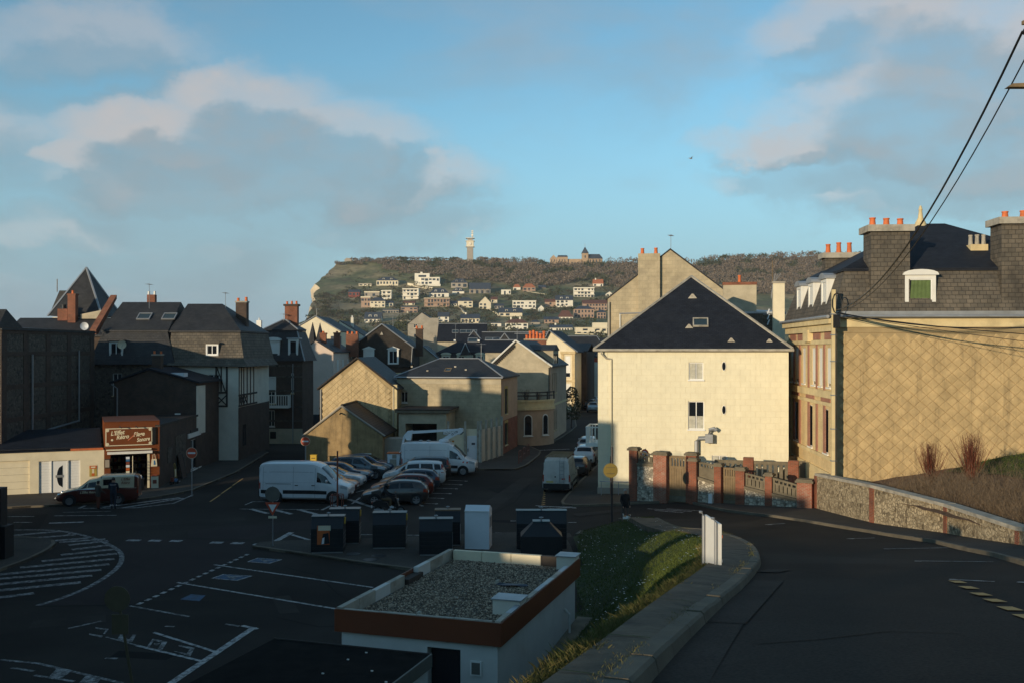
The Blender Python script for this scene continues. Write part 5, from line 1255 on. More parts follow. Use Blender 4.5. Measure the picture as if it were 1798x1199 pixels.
S.obox(0, -.02, 14.52, 10.65, 11.15, 0, .12, 'cornice', M_stone); S.obox(0, -.02, 14.52, 10.35, 10.64, -.01, .05, 'frieze', M_diamondW)
SW = S.obox(0, .0, 14.5, .3, 10.34, -.01, .012, 'wall_backing', M_diamondW)
def diamonds(parent, mat, x0, x1, z0, z1, pw, ph, y, limit=300, inside=None, bulge=.042, back=None):
 q = MB(); a, b, g = pw / 2 - .007, ph / 2 - .007, .74
 tl = lambda z: bulge * (.5 - z / ph)
 o = [(-a, .01, 0), (0, .01, -b), (a, .01, 0), (0, .01, b)]; e = [(x, -.4 * bulge - tl(z), z) for x, _, z in o]; i = [(x * g, -.75 * bulge - tl(z * g), z * g) for x, _, z in o]
 q.grid([o, e, i], True); q.f.append(tuple(range(8, 12)))
 me = q.mesh('diamond_tile', mat); rest = MB(); spots = []
 j = 0; z = z0 + ph / 2
 while z + ph / 2 <= z1 + 1e-6:
  x = x0 + pw / 2 + (pw / 2 if j % 2 else 0)
  while x + pw / 2 <= x1 + 1e-6:
   if inside is None or inside(x, z): spots.append((x, z))
   x += pw
  z += ph / 2; j += 1
 for n_, (x, z) in enumerate(spots):
  if n_ < limit: inst(me, 'diamond_tile', parent, (x, y + rnd.uniform(-.004, .002), z), (rnd.gauss(0, .008), rnd.gauss(0, .006), rnd.gauss(0, .01)))
  else: rest.add(q, Matrix.Translation((x, y, z)))
 if rest.v: rest.build('diamond_tiles', mat, parent, kind='stuff')
diamonds(SW, M_diamond, .12, 11.6, 1.9, 10.34, .66, .60, -.012)
S.mansard(2.55, .55, M_slateW, 3.3, M_slateD, .30, None, flare=0)
APX = Vector((6.55, 6.6, 11.15 + 2.55 + 3.3))
MB().lathe([(.45, -.35), (.3, .1), (.16, .35), (.1, .8), (.13, .85), (.05, 1.1)], 10, tuple(APX)).build('finial', M_stone, S.root, smooth=40)
S.gutter(0, 11.22, M_zinc, .08, .38); S.gutter(3, 11.22, M_zinc, .09, .50)
S.obox(0, -.3, 14.8, 11.2, 11.5, .02, .26, 'lead_flashing', M_zinc)
S.chimney(2.85, .75, 11.6, 15.85, 2.05, 1.5, M_slateW, 3, None, M_conc2, .48, .19, .2, .32, .72); S.chimney(9.6, .75, 11.6, 16.2, 1.9, 1.5, M_slateW, 2, None, M_conc2, .48, .19, .2, .32, .5)
S.chimney(2.6, 10.2, 12.5, 15.3, 1.9, .9, M_slateW, 3, None, M_conc2, .6, .17, .2, .3, .7)
c = S.chimney(8.5, 3.0, 13.6, 15.35, .95, .7, M_stone, 3, M_conc2, None, .5, .13); MB().box(7.85, 9.15, 2.5, 3.5, 13.55, 14.05).build('chimney_base', M_conc2, c)
MB().tube([(9.3, 1.8, 13.6), (9.3, 1.8, 16.0)], .07, 8).build('vent_pipe', M_conc2, S.root)
S.dormer(0, apx(S, 0, 1616), 11.5, 1.62, 1.95, 1.4, .2, M_white, M_white, 'arch', M_pvc, curtain=M_curtG, inset=-.02, rh=.25)
for t in (2.9, 6.3, 9.7): S.dormer(3, S.d - t, 11.45, 1.3, 2.0, 1.4, .18, M_white, M_zinc, 'arch', M_pvc, inset=-.02, blind=M_white)
S.pipe(3, S.d - .12, 1.0, 10.9, M_white, .07, .12)

GA, GB = Vector((7.25, 60.6, 0)), Vector((16.75, 55.0, 0))
def gline(px):
 K = (px - CX) / FPX; u = (GB - GA).normalized(); t = (K * GA.y - GA.x) / (u.x - K * u.y); return GA + u * t
GU = (GB - GA).normalized(); GN = Vector((GU.y, -GU.x, 0)); GRZ = math.atan2(GU.y, GU.x)
def pillar(label, x0, x1, yt, depth=.5, off=0.0, mat=None):
 a, b = gline(x0), gline(x1); w = (b - a).length; c = (a + b) / 2 + GN * off; z1 = ZD(yt, c.y); zg = gh(c.x, c.y)
 t = empty('gate_pillar', (c.x, c.y, zg), GRZ, label, 'pillar', 'brick garden pillars')
 MB().box(-w / 2, w / 2, -depth / 2, depth / 2, -.2, z1 - zg - .16).build('shaft', mat or M_brickR, t)
 q = MB(); e = .09; q.box(-w / 2 - e, w / 2 + e, -depth / 2 - e, depth / 2 + e, z1 - zg - .16, z1 - zg - .04); q.box(-w / 2 - e * .3, w / 2 + e * .3, -depth / 2 - e * .3, depth / 2 + e * .3, z1 - zg - .04, z1 - zg + .03); q.build('cap', M_concrete, t); return t
M_brickWht = brickm('brick_flaking', (.30, .075, .038), (.36, .095, .048), (.34, .26, .19), .22, .075, .012, var=.3, dirt=(.46, .36, .28), damt=.6, dscale=1.6)
pillar('slim brick and stone pillar at the left end of the garden wall', 1107, 1121, 785, .5)
pillar('broad brick pillar with flaking white paint left of the wooden gate', 1150.5, 1173, 793, .6, 0, M_brickWht)
pillar('brick pillar just right of the tall wooden gate', 1204, 1222, 794, .5, -.25)
pillar('shorter brick pillar standing against the tall gate pillar', 1214, 1227, 804, .45, .2)
pillar('brick pillar left of the small garden gate', 1256, 1268, 813, .45)
pillar('brick pillar right of the small garden gate', 1293.5, 1309, 820, .5)
pillar('brick pillar between the two openwork concrete panels', 1345, 1357, 830, .45)
pillar('thick brick pillar with flaking paint at the corner by the flint wall', 1402, 1428, 841, .7, 0, M_brickWht)
def garden_panel(label, x0, x1, ytop0, ytop1, ywall0, ywall1, nb=4):
 a, b = gline(x0), gline(x1); L = (b - a).length; za, zb = gh(a.x, a.y), gh(b.x, b.y); t = empty('garden_wall', (a.x, a.y, 0), GRZ, label, 'garden wall', 'garden walls with openwork panels')
 w0, w1 = ZD(ywall0, a.y), ZD(ywall1, b.y); t0, t1 = ZD(ytop0, a.y), ZD(ytop1, b.y)
 MB().ext([(0, -.18, za - .3), (L, -.18, zb - .3), (L, -.18, w1), (0, -.18, w0)], (0, .36, 0)).build('flint_wall', M_flint2, t)
 MB().ext([(0, -.26, w0), (L, -.26, w1), (L, -.26, w1 + .16), (0, -.26, w0 + .16)], (0, .5, 0)).build('coping', M_concrete, t)
 def bar(x_0, x_1, f0, f1, nm, y=.06):
  zz = lambda x, f: (w0 + .161) * (1 - f) * (1 - x / L) + (t0) * f * (1 - x / L) + ((w1 + .161) * (1 - f) + t1 * f) * x / L
  MB().ext([(x_0, -y, zz(x_0, f0)), (x_1, -y, zz(x_1, f0)), (x_1, -y, zz(x_1, f1)), (x_0, -y, zz(x_0, f1))], (0, 2 * y, 0)).build(nm, M_concrete, t)
 bar(0, L, .88, 1.0, 'top_rail', .09); bar(.14, L - .14, .0, .14, 'bottom_rail'); bar(.14, L - .14, .60, .70, 'mid_rail')
 bar(0, .14, 0, .879, 'end_post'); bar(L - .14, L, 0, .879, 'end_post')
 for i in range(nb):
  x = .14 + (L - .28) * (i + .5) / nb; bar(x - .09, x + .09, .141, .599, 'baluster', .05)
 for i in range(nb - 1):
  x = .14 + (L - .28) * (i + 1) / nb; bar(x - .05, x + .05, .701, .879, 'baluster', .05)
 return t
garden_panel('flint wall with openwork concrete panel behind the road signs', 1121, 1150.5, 791, 798, 816, 818, 3)
garden_panel('flint wall with openwork panel between gate pillar and small gate', 1227, 1256, 809, 815, 840, 849, 4)
garden_panel('flint wall with openwork panel right of the small gate', 1309, 1345, 829, 838, 857, 866, 4)
garden_panel('flint wall with openwork panel next to the thick corner pillar', 1357, 1402, 837, 850, 869, 880, 5)
def gate(label, x0, x1, yt, yb, arch=True, n=7):
 a, b = gline(x0), gline(x1); L = (b - a).length; z1, z0 = ZD(yt, a.y), ZD(yb, a.y); H_ = z1 - z0
 t = empty('wooden_gate', (a.x - GN.x * .15, a.y - GN.y * .15, z0), GRZ, label, 'gate')
 for i in range(n): MB().box(L * i / n + .006, L * (i + 1) / n - .006, -.03, .03, 0, H_ * .68).build('plank', M_wood, t)
 MB().box(0, L, -.045, .045, H_ * .68, H_ * .74).build('rail', M_wood, t); MB().box(0, L, -.045, .045, H_ * .94, H_).build('rail', M_wood, t)
 for i in range(6): x = L * (i + .5) / 6; MB().box(x - .05, x + .05, -.03, .03, H_ * .74, H_ * .94).build('slat', M_wood, t)
 for x in (0, L - .1): MB().box(x, x + .1, -.05, .05, H_ * .741, H_ * .939).build('stile', M_wood, t)
 MB().box(0, L, -.06, .0, -.35, -.005).build('threshold', M_concrete, t)
gate('tall dark wooden gate between the two brick pillars', 1174, 1204, 799, 869)
gate('small weathered wooden gate with slatted top', 1269, 1293, 820, 877, n=6)
ia, ib = P(1255, 808, 60.5), P(1405, 803, 59.0)
t = empty('terrace_wall', (ia.x, ia.y, 0), math.atan2(ib.y - ia.y, ib.x - ia.x), 'concrete openwork terrace wall in front of the yellow house', 'garden wall'); L = math.hypot(ib.x - ia.x, ib.y - ia.y)
MB().box(0, L, -.12, .12, 0, 1.55).build('base', M_concrete, t); MB().box(0, L, -.14, .14, 2.6, 2.78).build('top_rail', M_concrete, t)
for i in range(16): x = L * (i + .5) / 16; MB().box(x - .1, x + .1, -.08, .08, 1.55, 2.6).build('baluster', M_concrete, t)
for i, x in enumerate((2.0, 4.6)): MB().box(x - .3, x + .3, -.22, .22, 1.551, 2.98 - .1 * i).build('pier', M_brickR, t)
c = gline(1251) + GN * .3; z = gh(c.x, c.y)
t = empty('meter_box', (c.x, c.y, z + .1), GRZ, 'small white utility cabinet against the flint garden wall', 'cabinet'); MB().box(-.12, .12, -.1, .1, -.2, .55).build('body', M_white, t); MB().box(-.1, .1, -.115, -.1, -.05, .5).build('door', M_pvc, t)
FW = [(Vector((16.75, 54.9, 0)), 2.65), (Vector((16.7, 46.2, 0)), 3.2), (Vector((17.4, 40, 0)), 3.3), (Vector((16.75, 33, 0)), 3.62), (Vector((15.8, 28.5, 0)), 4.3)]
t = empty('flint_wall', (16.75, 54.9, 0), 0, 'long flint retaining wall with brick piers climbing beside the road', 'wall')
O_ = Vector((16.75, 54.9, 0))
for (a, za), (b, zb) in zip(FW, FW[1:]):
 u = (b - a).normalized(); n = Vector((-u.y, u.x, 0)) * -.4; A, B = a - O_, b - O_
 z0, z1 = gh(a.x, a.y) - .3, gh(b.x, b.y) - .3
 MB().ext([A + Vector((0, 0, z0)), B + Vector((0, 0, z1)), B + Vector((0, 0, zb - .14)), A + Vector((0, 0, za - .14))], -n if n.x < 0 else n).build('flint_panel', M_flint, t)
 nn = (n if n.x > 0 else -n); e = nn.normalized() * .06
 MB().ext([A - e + Vector((0, 0, za - .139)), B - e + Vector((0, 0, zb - .139)), B - e + Vector((0, 0, zb)), A - e + Vector((0, 0, za))], nn + e * 2).build('coping', M_conc2, t)
 MB().ext([A - e * .5 + u * -.22 + Vector((0, 0, z0)), A - e * .5 + u * .22 + Vector((0, 0, z0)), A - e * .5 + u * .22 + Vector((0, 0, za - .142)), A - e * .5 - u * .22 + Vector((0, 0, za - .142))], nn * .6).build('brick_pier', M_brickR, t)
def garden_z(x, y):
 base = lerp_tab([(28, 4.2), (33, 3.55), (40, 3.2), (46, 3.0), (54, 2.2), (60, 1.6)], y)
 return base - .25 + (x - 17.2) * .17 + .08 * noise.noise(Vector((x * .8, y * .8, 0)))
q = MB(); q.grid([[Vector((17.0 + i * .8 - (max(0, 33 - y_) * .25), y_, garden_z(17.0 + i * .8, y_))) for i in range(26)] for y_ in [26 + .8 * j for j in range(36)]])
M_bark = pm('bark_mulch', (.13, .075, .045), .95, .5, 5, .9, coords='Object')
GARD = q.build('garden_ground', M_bark, smooth=60, kind='structure')
q = MB(); q.grid([[Vector((22.5 + i * .8, y_, garden_z(22.5 + i * .8, y_) + .05 + .25 * sstep(0, 3, i * .8))) for i in range(20)] for y_ in [36 + .8 * j for j in range(21)]]); q.build('garden_lawn', M_grassg, smooth=60, kind='structure')
grass_blades('garden_grass', 9000, lambda r: (lambda x, y: (x, y, garden_z(x, y) + .05 + .25 * sstep(0, 3, x - 22.5), 1))(r.uniform(22.5, 30), r.uniform(36, 52)), .06, .16, M_blade, 41, label='green lawn grass in the garden beside the stone house', cat='grass', kind='stuff')
A = House('flint_warehouse', 'dark flint and brick building with pale drainpipes at the left edge', -43.6, 65.5, 0, 10, 14.6, 10.7)
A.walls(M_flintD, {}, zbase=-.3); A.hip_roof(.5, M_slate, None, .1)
for z0, z1 in ((2.4, 2.7), (4.6, 4.9), (6.8, 7.1), (9.0, 9.3), (10.5, 10.9)): A.band(1, z0, z1, M_brickD, .04)
for a in (.3, 3.3, 6.6, 10.0, 14.1): A.obox(1, a - .35, a + .35, 0, 10.5, -.02, .035, 'brick_pier', M_brickD)
q = MB(); q.ext([A.P(1, -.5, 10.9, .03), A.P(1, 2.8, 10.9, .03), A.P(1, .6, 12.1, .03)], (-6, 0, 0)); q.build('cross_gable', M_slate, A.root)
for px, y0, y1 in ((54, 790, 622), (136, 740, 615)):
 a = apx(A, 1, px); A.pipe(1, a, zpy(A, 1, a, y0), zpy(A, 1, a, y1), M_galv, .07, .12)
a0, a1 = apx(A, 1, 54), apx(A, 1, 136); MB().tube([A.P(1, a0, zpy(A, 1, a0, 762), .13), A.P(1, a1, zpy(A, 1, a1, 738), .13)], .07, 8).build('downpipe', M_galv, A.root)
Dh = at_px('slate_house', 'long slate mansard house with two skylights and red brick verge', 163, 84, 0, 6.7, 9, 8.15)
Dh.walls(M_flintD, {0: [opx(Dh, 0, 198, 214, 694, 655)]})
Dh.window(0, opx(Dh, 0, 198, 214, 694, 655), 2, 2)
Dh.mansard(2.75, .6, M_slate, 2.7, M_slate, .3, None, tinset=.15); 
Dh.dormer(0, apx(Dh, 0, 204), 8.35, 1.15, 1.75, 1.5, .12, M_white, M_slate, 'flat', M_pvc, inset=-.05)
nv = Vector((0, 3.9, 2.6)).normalized()
for px in (231, 276): 
 a = apx(Dh, 0, px); Dh.skylight((a + .25, 2.3, 12.25), (1, 0, 0), nv, 1.15, 1.0)
MB().ext([(-.35, .2, 10.7), (-.35, .55, 10.7), (-.35, 4.6, 13.9), (-.35, 4.6, 14.25), (-.35, .2, 11.1)], (.55, 0, 0)).build('brick_verge', M_brickR, Dh.root)
Dh.chimney(3.1, 5.2, 12.5, 14.3, .7, .5, M_brickR, 2, M_white, None, .3, .12)
E = at_px('corner_house', 'cream corner house with weathered slate mansard and half-timbered bay', 296, 84.02, 0, 5.9, 10.5, 8.1)
eo = [opx(E, 0, 365, 385, 694, 657), opx(E, 0, 300, 317, 652, 642)]
E.walls(M_creamW, {0: eo[:1]}); E.window(0, eo[0], 2, 4, M_pvc, sill=M_white)
def emans():
 w, d, h = E.w, E.d, E.h; q = MB()
 R0 = [(-.0, -.45, h), (w + .9, -.45, h - .1), (w + .9, d, h - .1), (0, d, h)]; R1 = [(0, .0, h + .5), (w + .45, .0, h + .5), (w + .45, d, h + .5), (0, d, h + .5)]; R2 = [(0, .65, h + 2.75), (w - .05, .65, h + 2.75), (w - .05, d, h + 2.75), (0, d, h + 2.75)]
 q.grid([R0, R1, R2], True); q.poly(R0[::-1]); q.poly(R2); q.build('mansard_slope', M_slateW, E.root)
 E.hip_roof(2.6, M_slate, .3, .08, z=h + 2.76, x0=-.1, x1=w - .05, y0=.65, y1=d, ridge_y=4.4, i2=2.6)
emans()
wv = E.dormer(0, apx(E, 0, 372), 8.9, 1.05, 1.0, 1.0, .1, M_pvc, M_slateW, 'flat', M_pvc, inset=.05)
E.skylight((apx(E, 0, 385) + .2, 2.2, 11.55), (1, 0, 0), Vector((0, 3.7, 2.5)).normalized(), .7, .65)
E.chimney(5.0, 4.5, 10.0, 13.6, .95, .8, M_brickD, 2, None, M_cementG, .35, .14, .05, .1)
for a in (0.05, .75, 1.5, 2.6, 3.7, 4.8): E.obox(1, a, a + .16, 4.75, 8.0, -.02, .05, 'timber_post', M_woodD)
for z in (4.6, 5.5, 7.9): E.obox(1, 0, 6, z, z + .15, -.02, .055, 'timber_rail', M_woodD)
E.obox(0, 3.95, 4.1, 4.75, 8.0, -.02, .05, 'timber_post', M_woodD); E.obox(0, 4.85, 5.0, 4.75, 8.0, -.02, .05, 'timber_post', M_woodD); E.obox(0, 3.95, 5.0, 4.6, 4.75, -.02, .055, 'timber_rail', M_woodD); E.obox(0, 3.95, 5.0, 5.75, 5.88, -.02, .055, 'timber_rail', M_woodD); E.obox(0, 4.4, 4.5, 5.9, 8.0, -.02, .05, 'timber_post', M_woodD)
for k, (a, b) in ((0, (4.05, 4.9)), (1, (.1, .75)), (1, (.8, 1.5)), (1, (1.6, 2.6))):
 for (z0, z1) in ((4.75, 5.6), (5.6, 4.75)): MB().tube([E.P(k, a, z0, .03), E.P(k, b, z1, .03)], .05, 4).build('timber_brace', M_woodD, E.root)
MB().tube([E.P(0, 4.1, 7.9, .03), E.P(0, 4.8, 5.9, .03)], .05, 4).build('timber_brace', M_woodD, E.root)
E.band(1, 0, 4.55, M_brickD, .04, 0, 10.5, 'brick_storey')
E.obox(1, 1.2, 2.2, 1.2, 3.0, .0, .06, 'side_window', M_glass)
F = at_px('low_gable_house', 'dark windowless low gable end behind the small shop', 200, 78, 0, 6.45, 6, 6.85)
F.walls(M_brickD, {}, 'y', 1.0, apex=.43); F.gable_roof('y', 1.0, M_slateD, .3, .14, .2, apex=.43)
F.chimney(2.9, 1.5, 7.2, 9.0, .7, .6, M_brickD, 2, None, M_cementG, .25, .1, .05, .08)
a = apx(F, 0, 312); F.obox(0, a - .22, a + .22, zpy(F, 0, a, 731), zpy(F, 0, a, 725), 0, .03, 'wall_plate', M_white)
F.obox(1, 0, 2.2, 2.8, 6.6, 0, .04, 'white_flank', M_creamW)
MB().box(4.3, 5.4, .3, 1.2, 7.3, 7.6).build('skylight', M_whiteB, F.root)
MB().tube([F.P(0, .3, 1, .1), F.P(0, .3, 6.4, .1), F.P(0, -.1, 6.75, .25)], .06, 7).build('downpipe', M_galv, F.root)
Wk = House('brick_workshop', 'long low brick workshop with white shopfront facing the side street', -23.97 - 3.0, 67.7 - .2, 4.2, 3.0, 16.3, 4.25)
wk = [(8.6, 10.4, .2, 2.5), (10.9, 12.9, .2, 2.5)]
Wk.walls(M_brickD, {1: wk}, sides=(1, 2)); Wk.obox(1, 7.6, 15.8, 2.7, 3.05, -.02, .08, 'lintel_band', M_white); Wk.obox(1, 8.4, 13.2, 3.06, 3.3, -.02, .06, 'sign_board', M_woodD)
for o in wk: Wk.window(1, o, 2, 1, M_pvc, sill=M_white)
Wk.obox(1, 15.2, 15.5, 0, 2.7, -.02, .08, 'pilaster', M_white); Wk.obox(1, 2.0, 3.2, 1.5, 2.6, -.02, .03, 'flint_panel', M_flintD); Wk.obox(1, 4, 7, .6, 3.2, -.02, .03, 'flint_panel', M_flintD)
Wk.obox(1, -.1, 16.4, 4.2, 4.35, -3.05, .06, 'coping', M_tilesB)
An = House('white_annexe', 'small pale rendered annexe with two dark doorways past the workshop', -28.5, 84.1 - .3, 3.2, 3.25, 10, 4.05)
ao = [(.8, 1.9, .1, 2.6), (4.6, 5.6, .1, 2.5)]
An.walls(M_creamW, {1: ao}, depth=.4); 
for o in ao: An.obox(1, o[0], o[1], .1, o[3], -.42, -.38, 'door', M_woodD)
An.obox(1, -.1, 4.0, 4.05, 4.2, -.3, .08, 'coping', M_concrete); An.obox(1, 4.0, 8, 4.05, 4.3, -.4, .1, 'tile_coping', M_terra)
SU = Vector((.9165, .3999, 0)); SROT = math.degrees(math.atan2(SU.y, SU.x))
Ga = House('garage_row', 'long cream garage wall with white roller gate and front door', -37.3, 61.9, SROT, 11.05, 5, 2.8)
go = [opx(Ga, 0, -25, 52, 872, 809), opx(Ga, 0, 68, 141, 869, 808)]
Ga.walls(M_cream, {0: go}, depth=.14)
g0 = go[0]; n = 5
for i in range(n):
 z0, z1 = .0 + (g0[3]) * i / n, (g0[3]) * (i + 1) / n; Ga.obox(0, g0[0], g0[1], z0 + .006, z1 - .006, -.14, -.10, 'gate_panel', M_cream)
g1 = go[1]; da, db = apx(Ga, 0, 91), apx(Ga, 0, 118); m_ = 12
for (xa, xb) in ((g1[0], da - .02), (db + .02, g1[1])):
 for i in range(m_): z0, z1 = g1[3] * i / m_, g1[3] * (i + 1) / m_; Ga.obox(0, xa, xb, z0 + .004, z1 - .004, -.14, -.09, 'cladding_board', M_pvc)
dr = Ga.obox(0, da, db, .02, g1[3] - .03, -.12, -.05, 'front_door', M_pvc)
pts = []
zc, hr = 1.15, .72
cx = (da + db) / 2 + .18
for i in range(11):
 t = -1 + 2 * i / 10; pts.append(Ga.P(0, cx - .34 * math.sqrt(max(0, 1 - t * t)), zc + hr * t, -.049))
MB().ext(pts, Vector(Ga.P(0, 0, 0, .012)) - Vector(Ga.P(0, 0, 0, 0))).build('door_glass', M_glass, dr)
Ga.obox(0, cx - .42, cx + .04, zc - .07, zc + .09, -.049, -.02, 'door_handle', M_galv, dr)
Ga.obox(0, da - .07, da - .01, .0, g1[3], -.09, .0, 'door_frame', M_pvc, dr); Ga.obox(0, db + .01, db + .07, .0, g1[3], -.09, .0, 'door_frame', M_pvc, dr)
Ga.obox(0, -.1, 10.2, 2.8, 2.86, -4.9, .06, 'parapet_edge', M_slateD); Ga.obox(0, 9.0, 11.0, 2.8, 2.92, -.3, .07, 'tile_coping', M_terra)
q = MB(); q.slab([(0, .4, 3.0), (10.9, .4, 3.0), (10.9, 5, 3.9), (0, 5, 3.9)], .1); q.build('roof', M_slateD, Ga.root)
a0, a1 = apx(Ga, 0, 157), apx(Ga, 0, 170); z0, z1 = zpy(Ga, 0, a0, 836), zpy(Ga, 0, a0, 817)
def flat_at(H, k, name, label, cat, a0, a1, z0, z1, mat, out=.0, th=.025):
 m = Matrix.Rotation(H.root.rotation_euler.z, 3, 'Z'); p = m @ H.P(k, a0, z0, out) + H.root.location; u = m @ H.side(k)[1]
 t = empty(name, p, math.atan2(u.y, u.x), label, cat); w, h = a1 - a0, z1 - z0
 MB().box(0, w, -th, -.004, 0, h).build('board', mat, t); return t, w, h
M_orange = pm('poster_orange', (.55, .13, .03), .6, .1, 3, 0); M_ochre = pm('poster_ochre', (.45, .33, .08), .6, .2, 3, 0); M_cr = pm('paper_cream', (.72, .64, .46), .7, .05, 2, 0)
t, w, h = flat_at(Ga, 0, 'wall_poster', 'orange and ochre printed poster on the cream garage wall', 'poster', a0, a1, z0, z1, M_ochre)
MB().box(0, w, -.028, -.025, h * .72, h).build('print', M_orange, t); MB().box(w * .38, w * .62, -.028, -.025, h * .1, h * .7).build('print', M_cr, t); MB().box(w * .3, w * .7, -.03, -.028, h * .05, h * .3).build('print', M_orange, t); MB().box(w * .2, w * .8, -.03, -.028, h * .8, h * .92).build('print', M_cr, t)

SH = House('shop', 'small chestnut-brown shop with painted script sign and open front', -37.3 + SU.x * 11.06, 61.9 + SU.y * 11.06, SROT, 3.48, 6, 4.6, cat='shop')
M_brownP = pm('chestnut_paint', (.185, .052, .014), .5, .1, 1.5, .05, dirt=(.12, .035, .012), damt=.4)
so_ = (.38, 2.82, .05, 2.42)
SH.walls(M_brownP, {0: [so_]}, depth=.25)
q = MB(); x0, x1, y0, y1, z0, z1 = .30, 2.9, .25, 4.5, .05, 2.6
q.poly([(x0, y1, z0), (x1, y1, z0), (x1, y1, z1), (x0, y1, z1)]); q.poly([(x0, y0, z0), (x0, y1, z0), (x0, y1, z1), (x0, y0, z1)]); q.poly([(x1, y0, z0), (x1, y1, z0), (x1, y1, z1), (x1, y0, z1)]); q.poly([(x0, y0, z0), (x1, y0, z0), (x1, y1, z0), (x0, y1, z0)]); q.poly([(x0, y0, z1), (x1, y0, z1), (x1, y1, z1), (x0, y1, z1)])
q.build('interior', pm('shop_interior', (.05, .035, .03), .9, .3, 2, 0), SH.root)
for j in range(4):
 MB().box(.32, 2.88, 3.9, 4.45, .5 + j * .5, .55 + j * .5).build('shelf', M_wood, SH.root)
 for i in range(9):
  hgt = rnd.uniform(.12, .34); xx = .45 + i * .27; MB().box(xx, xx + .18, 3.95, 4.2, .55 + j * .5, .55 + j * .5 + hgt).build('shelf_item', [M_orange, M_cr, M_blue, M_rust, M_ochre][rnd.randrange(5)], SH.root)
SH.obox(0, 2.70, 2.84, .05, 2.42, -.12, .04, 'door_jamb', M_cr); SH.obox(0, .36, 2.84, .0, .06, -.3, .08, 'doorstep', M_conc2)
SH.obox(0, -.03, 3.5, 4.6, 4.64, -5.9, .05, 'parapet_cap', M_brownP)
SB = SH.obox(0, .07, 3.0, 3.02, 4.2, .02, .11, 'sign_board', M_cr); SH.obox(0, .13, 2.94, 3.08, 4.14, .111, .118, 'sign_face', M_brownP, SB)
M_scriptC = pm('script_cream', (.80, .70, .48), .6, .05, 2, 0); M_scriptR = pm('script_red', (.62, .19, .10), .6, .05, 2, 0)
def on_sign(txt, a, z, size, mat, tilt, sx=1.0, off=.006, sh=.35):
 o = text_mesh('sign_lettering', txt, size, mat, SB, SH.P(0, a, z, .122), (rad(90), rad(-tilt) * 0, 0), sh, .003, off); o.rotation_euler = Matrix.Rotation(rad(90), 3, 'X').to_euler()
 o.rotation_euler = (Matrix.Rotation(rad(-tilt), 3, 'Y') @ Matrix.Rotation(rad(90), 3, 'X')).to_euler(); o.scale = (sx, 1, 1); return o
on_sign("L'Effet", .80, 3.88, .40, M_scriptC, 6, .85, .01); on_sign("Rétro", 1.12, 3.60, .37, M_scriptC, 6, .9, .01)
on_sign("Plage", 2.15, 3.76, .40, M_scriptC, 4, .85, .01); on_sign("Sonore", 2.42, 3.40, .36, M_scriptC, 6, .78, .01)
on_sign("/", 1.66, 3.62, .95, M_scriptR, -22, .8, .006)
for (a, z) in ((.2, 3.15), (.2, 4.07), (2.87, 3.15), (2.87, 4.07)):
 q = MB(); c = SH.P(0, a, z, .124); q.lathe([(.10, 0), (.10, .01), (.04, .012), (.04, .004)], 12, tuple(c), 'y'); q.build('sign_corner', M_cr, SB)
q = MB(); c = SH.P(0, .48, 3.42, .124); q.lathe([(.075, 0), (.075, .012), (.03, .016)], 12, tuple(c), 'y'); q.build('sign_emblem', M_scriptC, SB)
for a in (.95, 1.95): MB().tube([SH.P(0, a, 4.25, .1), SH.P(0, a, 4.33, .35), SH.P(0, a + .12, 4.22, .45)], .03, 6).build('sign_lamp', M_black, SH.root)
SH.obox(0, 3.02, 3.22, 3.05, 4.2, .0, .10, 'louvre_panel', M_black)
SH.obox(0, .12, 2.95, 2.72, 2.80, .03, .22, 'awning_rail', M_cr); SH.obox(0, .18, 3.0, 2.48, 2.64, .05, .34, 'awning_cassette', M_white)
def wp(H, k, a, z, out):
 m = Matrix.Rotation(H.root.rotation_euler.z, 3, 'Z'); return m @ H.P(k, a, z, out) + H.root.location
p = wp(SH, 0, 1.75, .11, .55); t = empty('postcard_rack', p, rad(SROT), 'tall revolving postcard rack in the shop doorway', 'display rack')
MB().tube([(0, 0, 0), (0, 0, 2.25)], .025, 8).build('pole', M_cr, t); MB().lathe([(.3, 0), (.3, .03), (.05, .06)], 12).build('base', M_black, t)
for j in range(7):
 MB().box(-.42, -.2, -.05, .05, .7 + j * .2, .86 + j * .2).build('postcard', [M_blue, M_orange, M_cr, M_orange, M_whiteB, M_rust, M_blue][j], t); MB().box(.02, .2, -.06, .06, .68 + j * .2, .72 + j * .2).build('wire_tray', M_black, t)
MB().box(-.42, -.2, -.05, .05, 2.02, 2.2).build('sign_card', M_whiteB, t)
p = wp(SH, 0, 2.05, .11, 1.0); t = empty('display_barrel', p, rad(SROT), 'dark barrel display stand heaped with goods before the shop', 'display stand')
MB().lathe([(.36, 0), (.40, .35), (.36, .72), (.42, .74), (.42, .80), (0, .81)], 14).build('barrel', M_brickD, t, smooth=30); MB().lathe([(.405, .2), (.415, .26)], 14).build('hoop', M_black, t); MB().box(-.15, .15, -.45, -.40, .45, .65).build('price_card', M_cr, t)
for i in range(6): a = i * 1.05; MB().box(.2 * math.cos(a) - .1, .2 * math.cos(a) + .1, .2 * math.sin(a) - .08, .2 * math.sin(a) + .08, .81, .92 + .05 * (i % 3)).build('goods', [M_blue, M_whiteB, M_cr, M_ochre][i % 4], t)
p = wp(SH, 0, 3.12, 1.55, .06); t = empty('tote_bag', p, rad(SROT), 'pale canvas tote bag hanging on the shop front', 'bag')
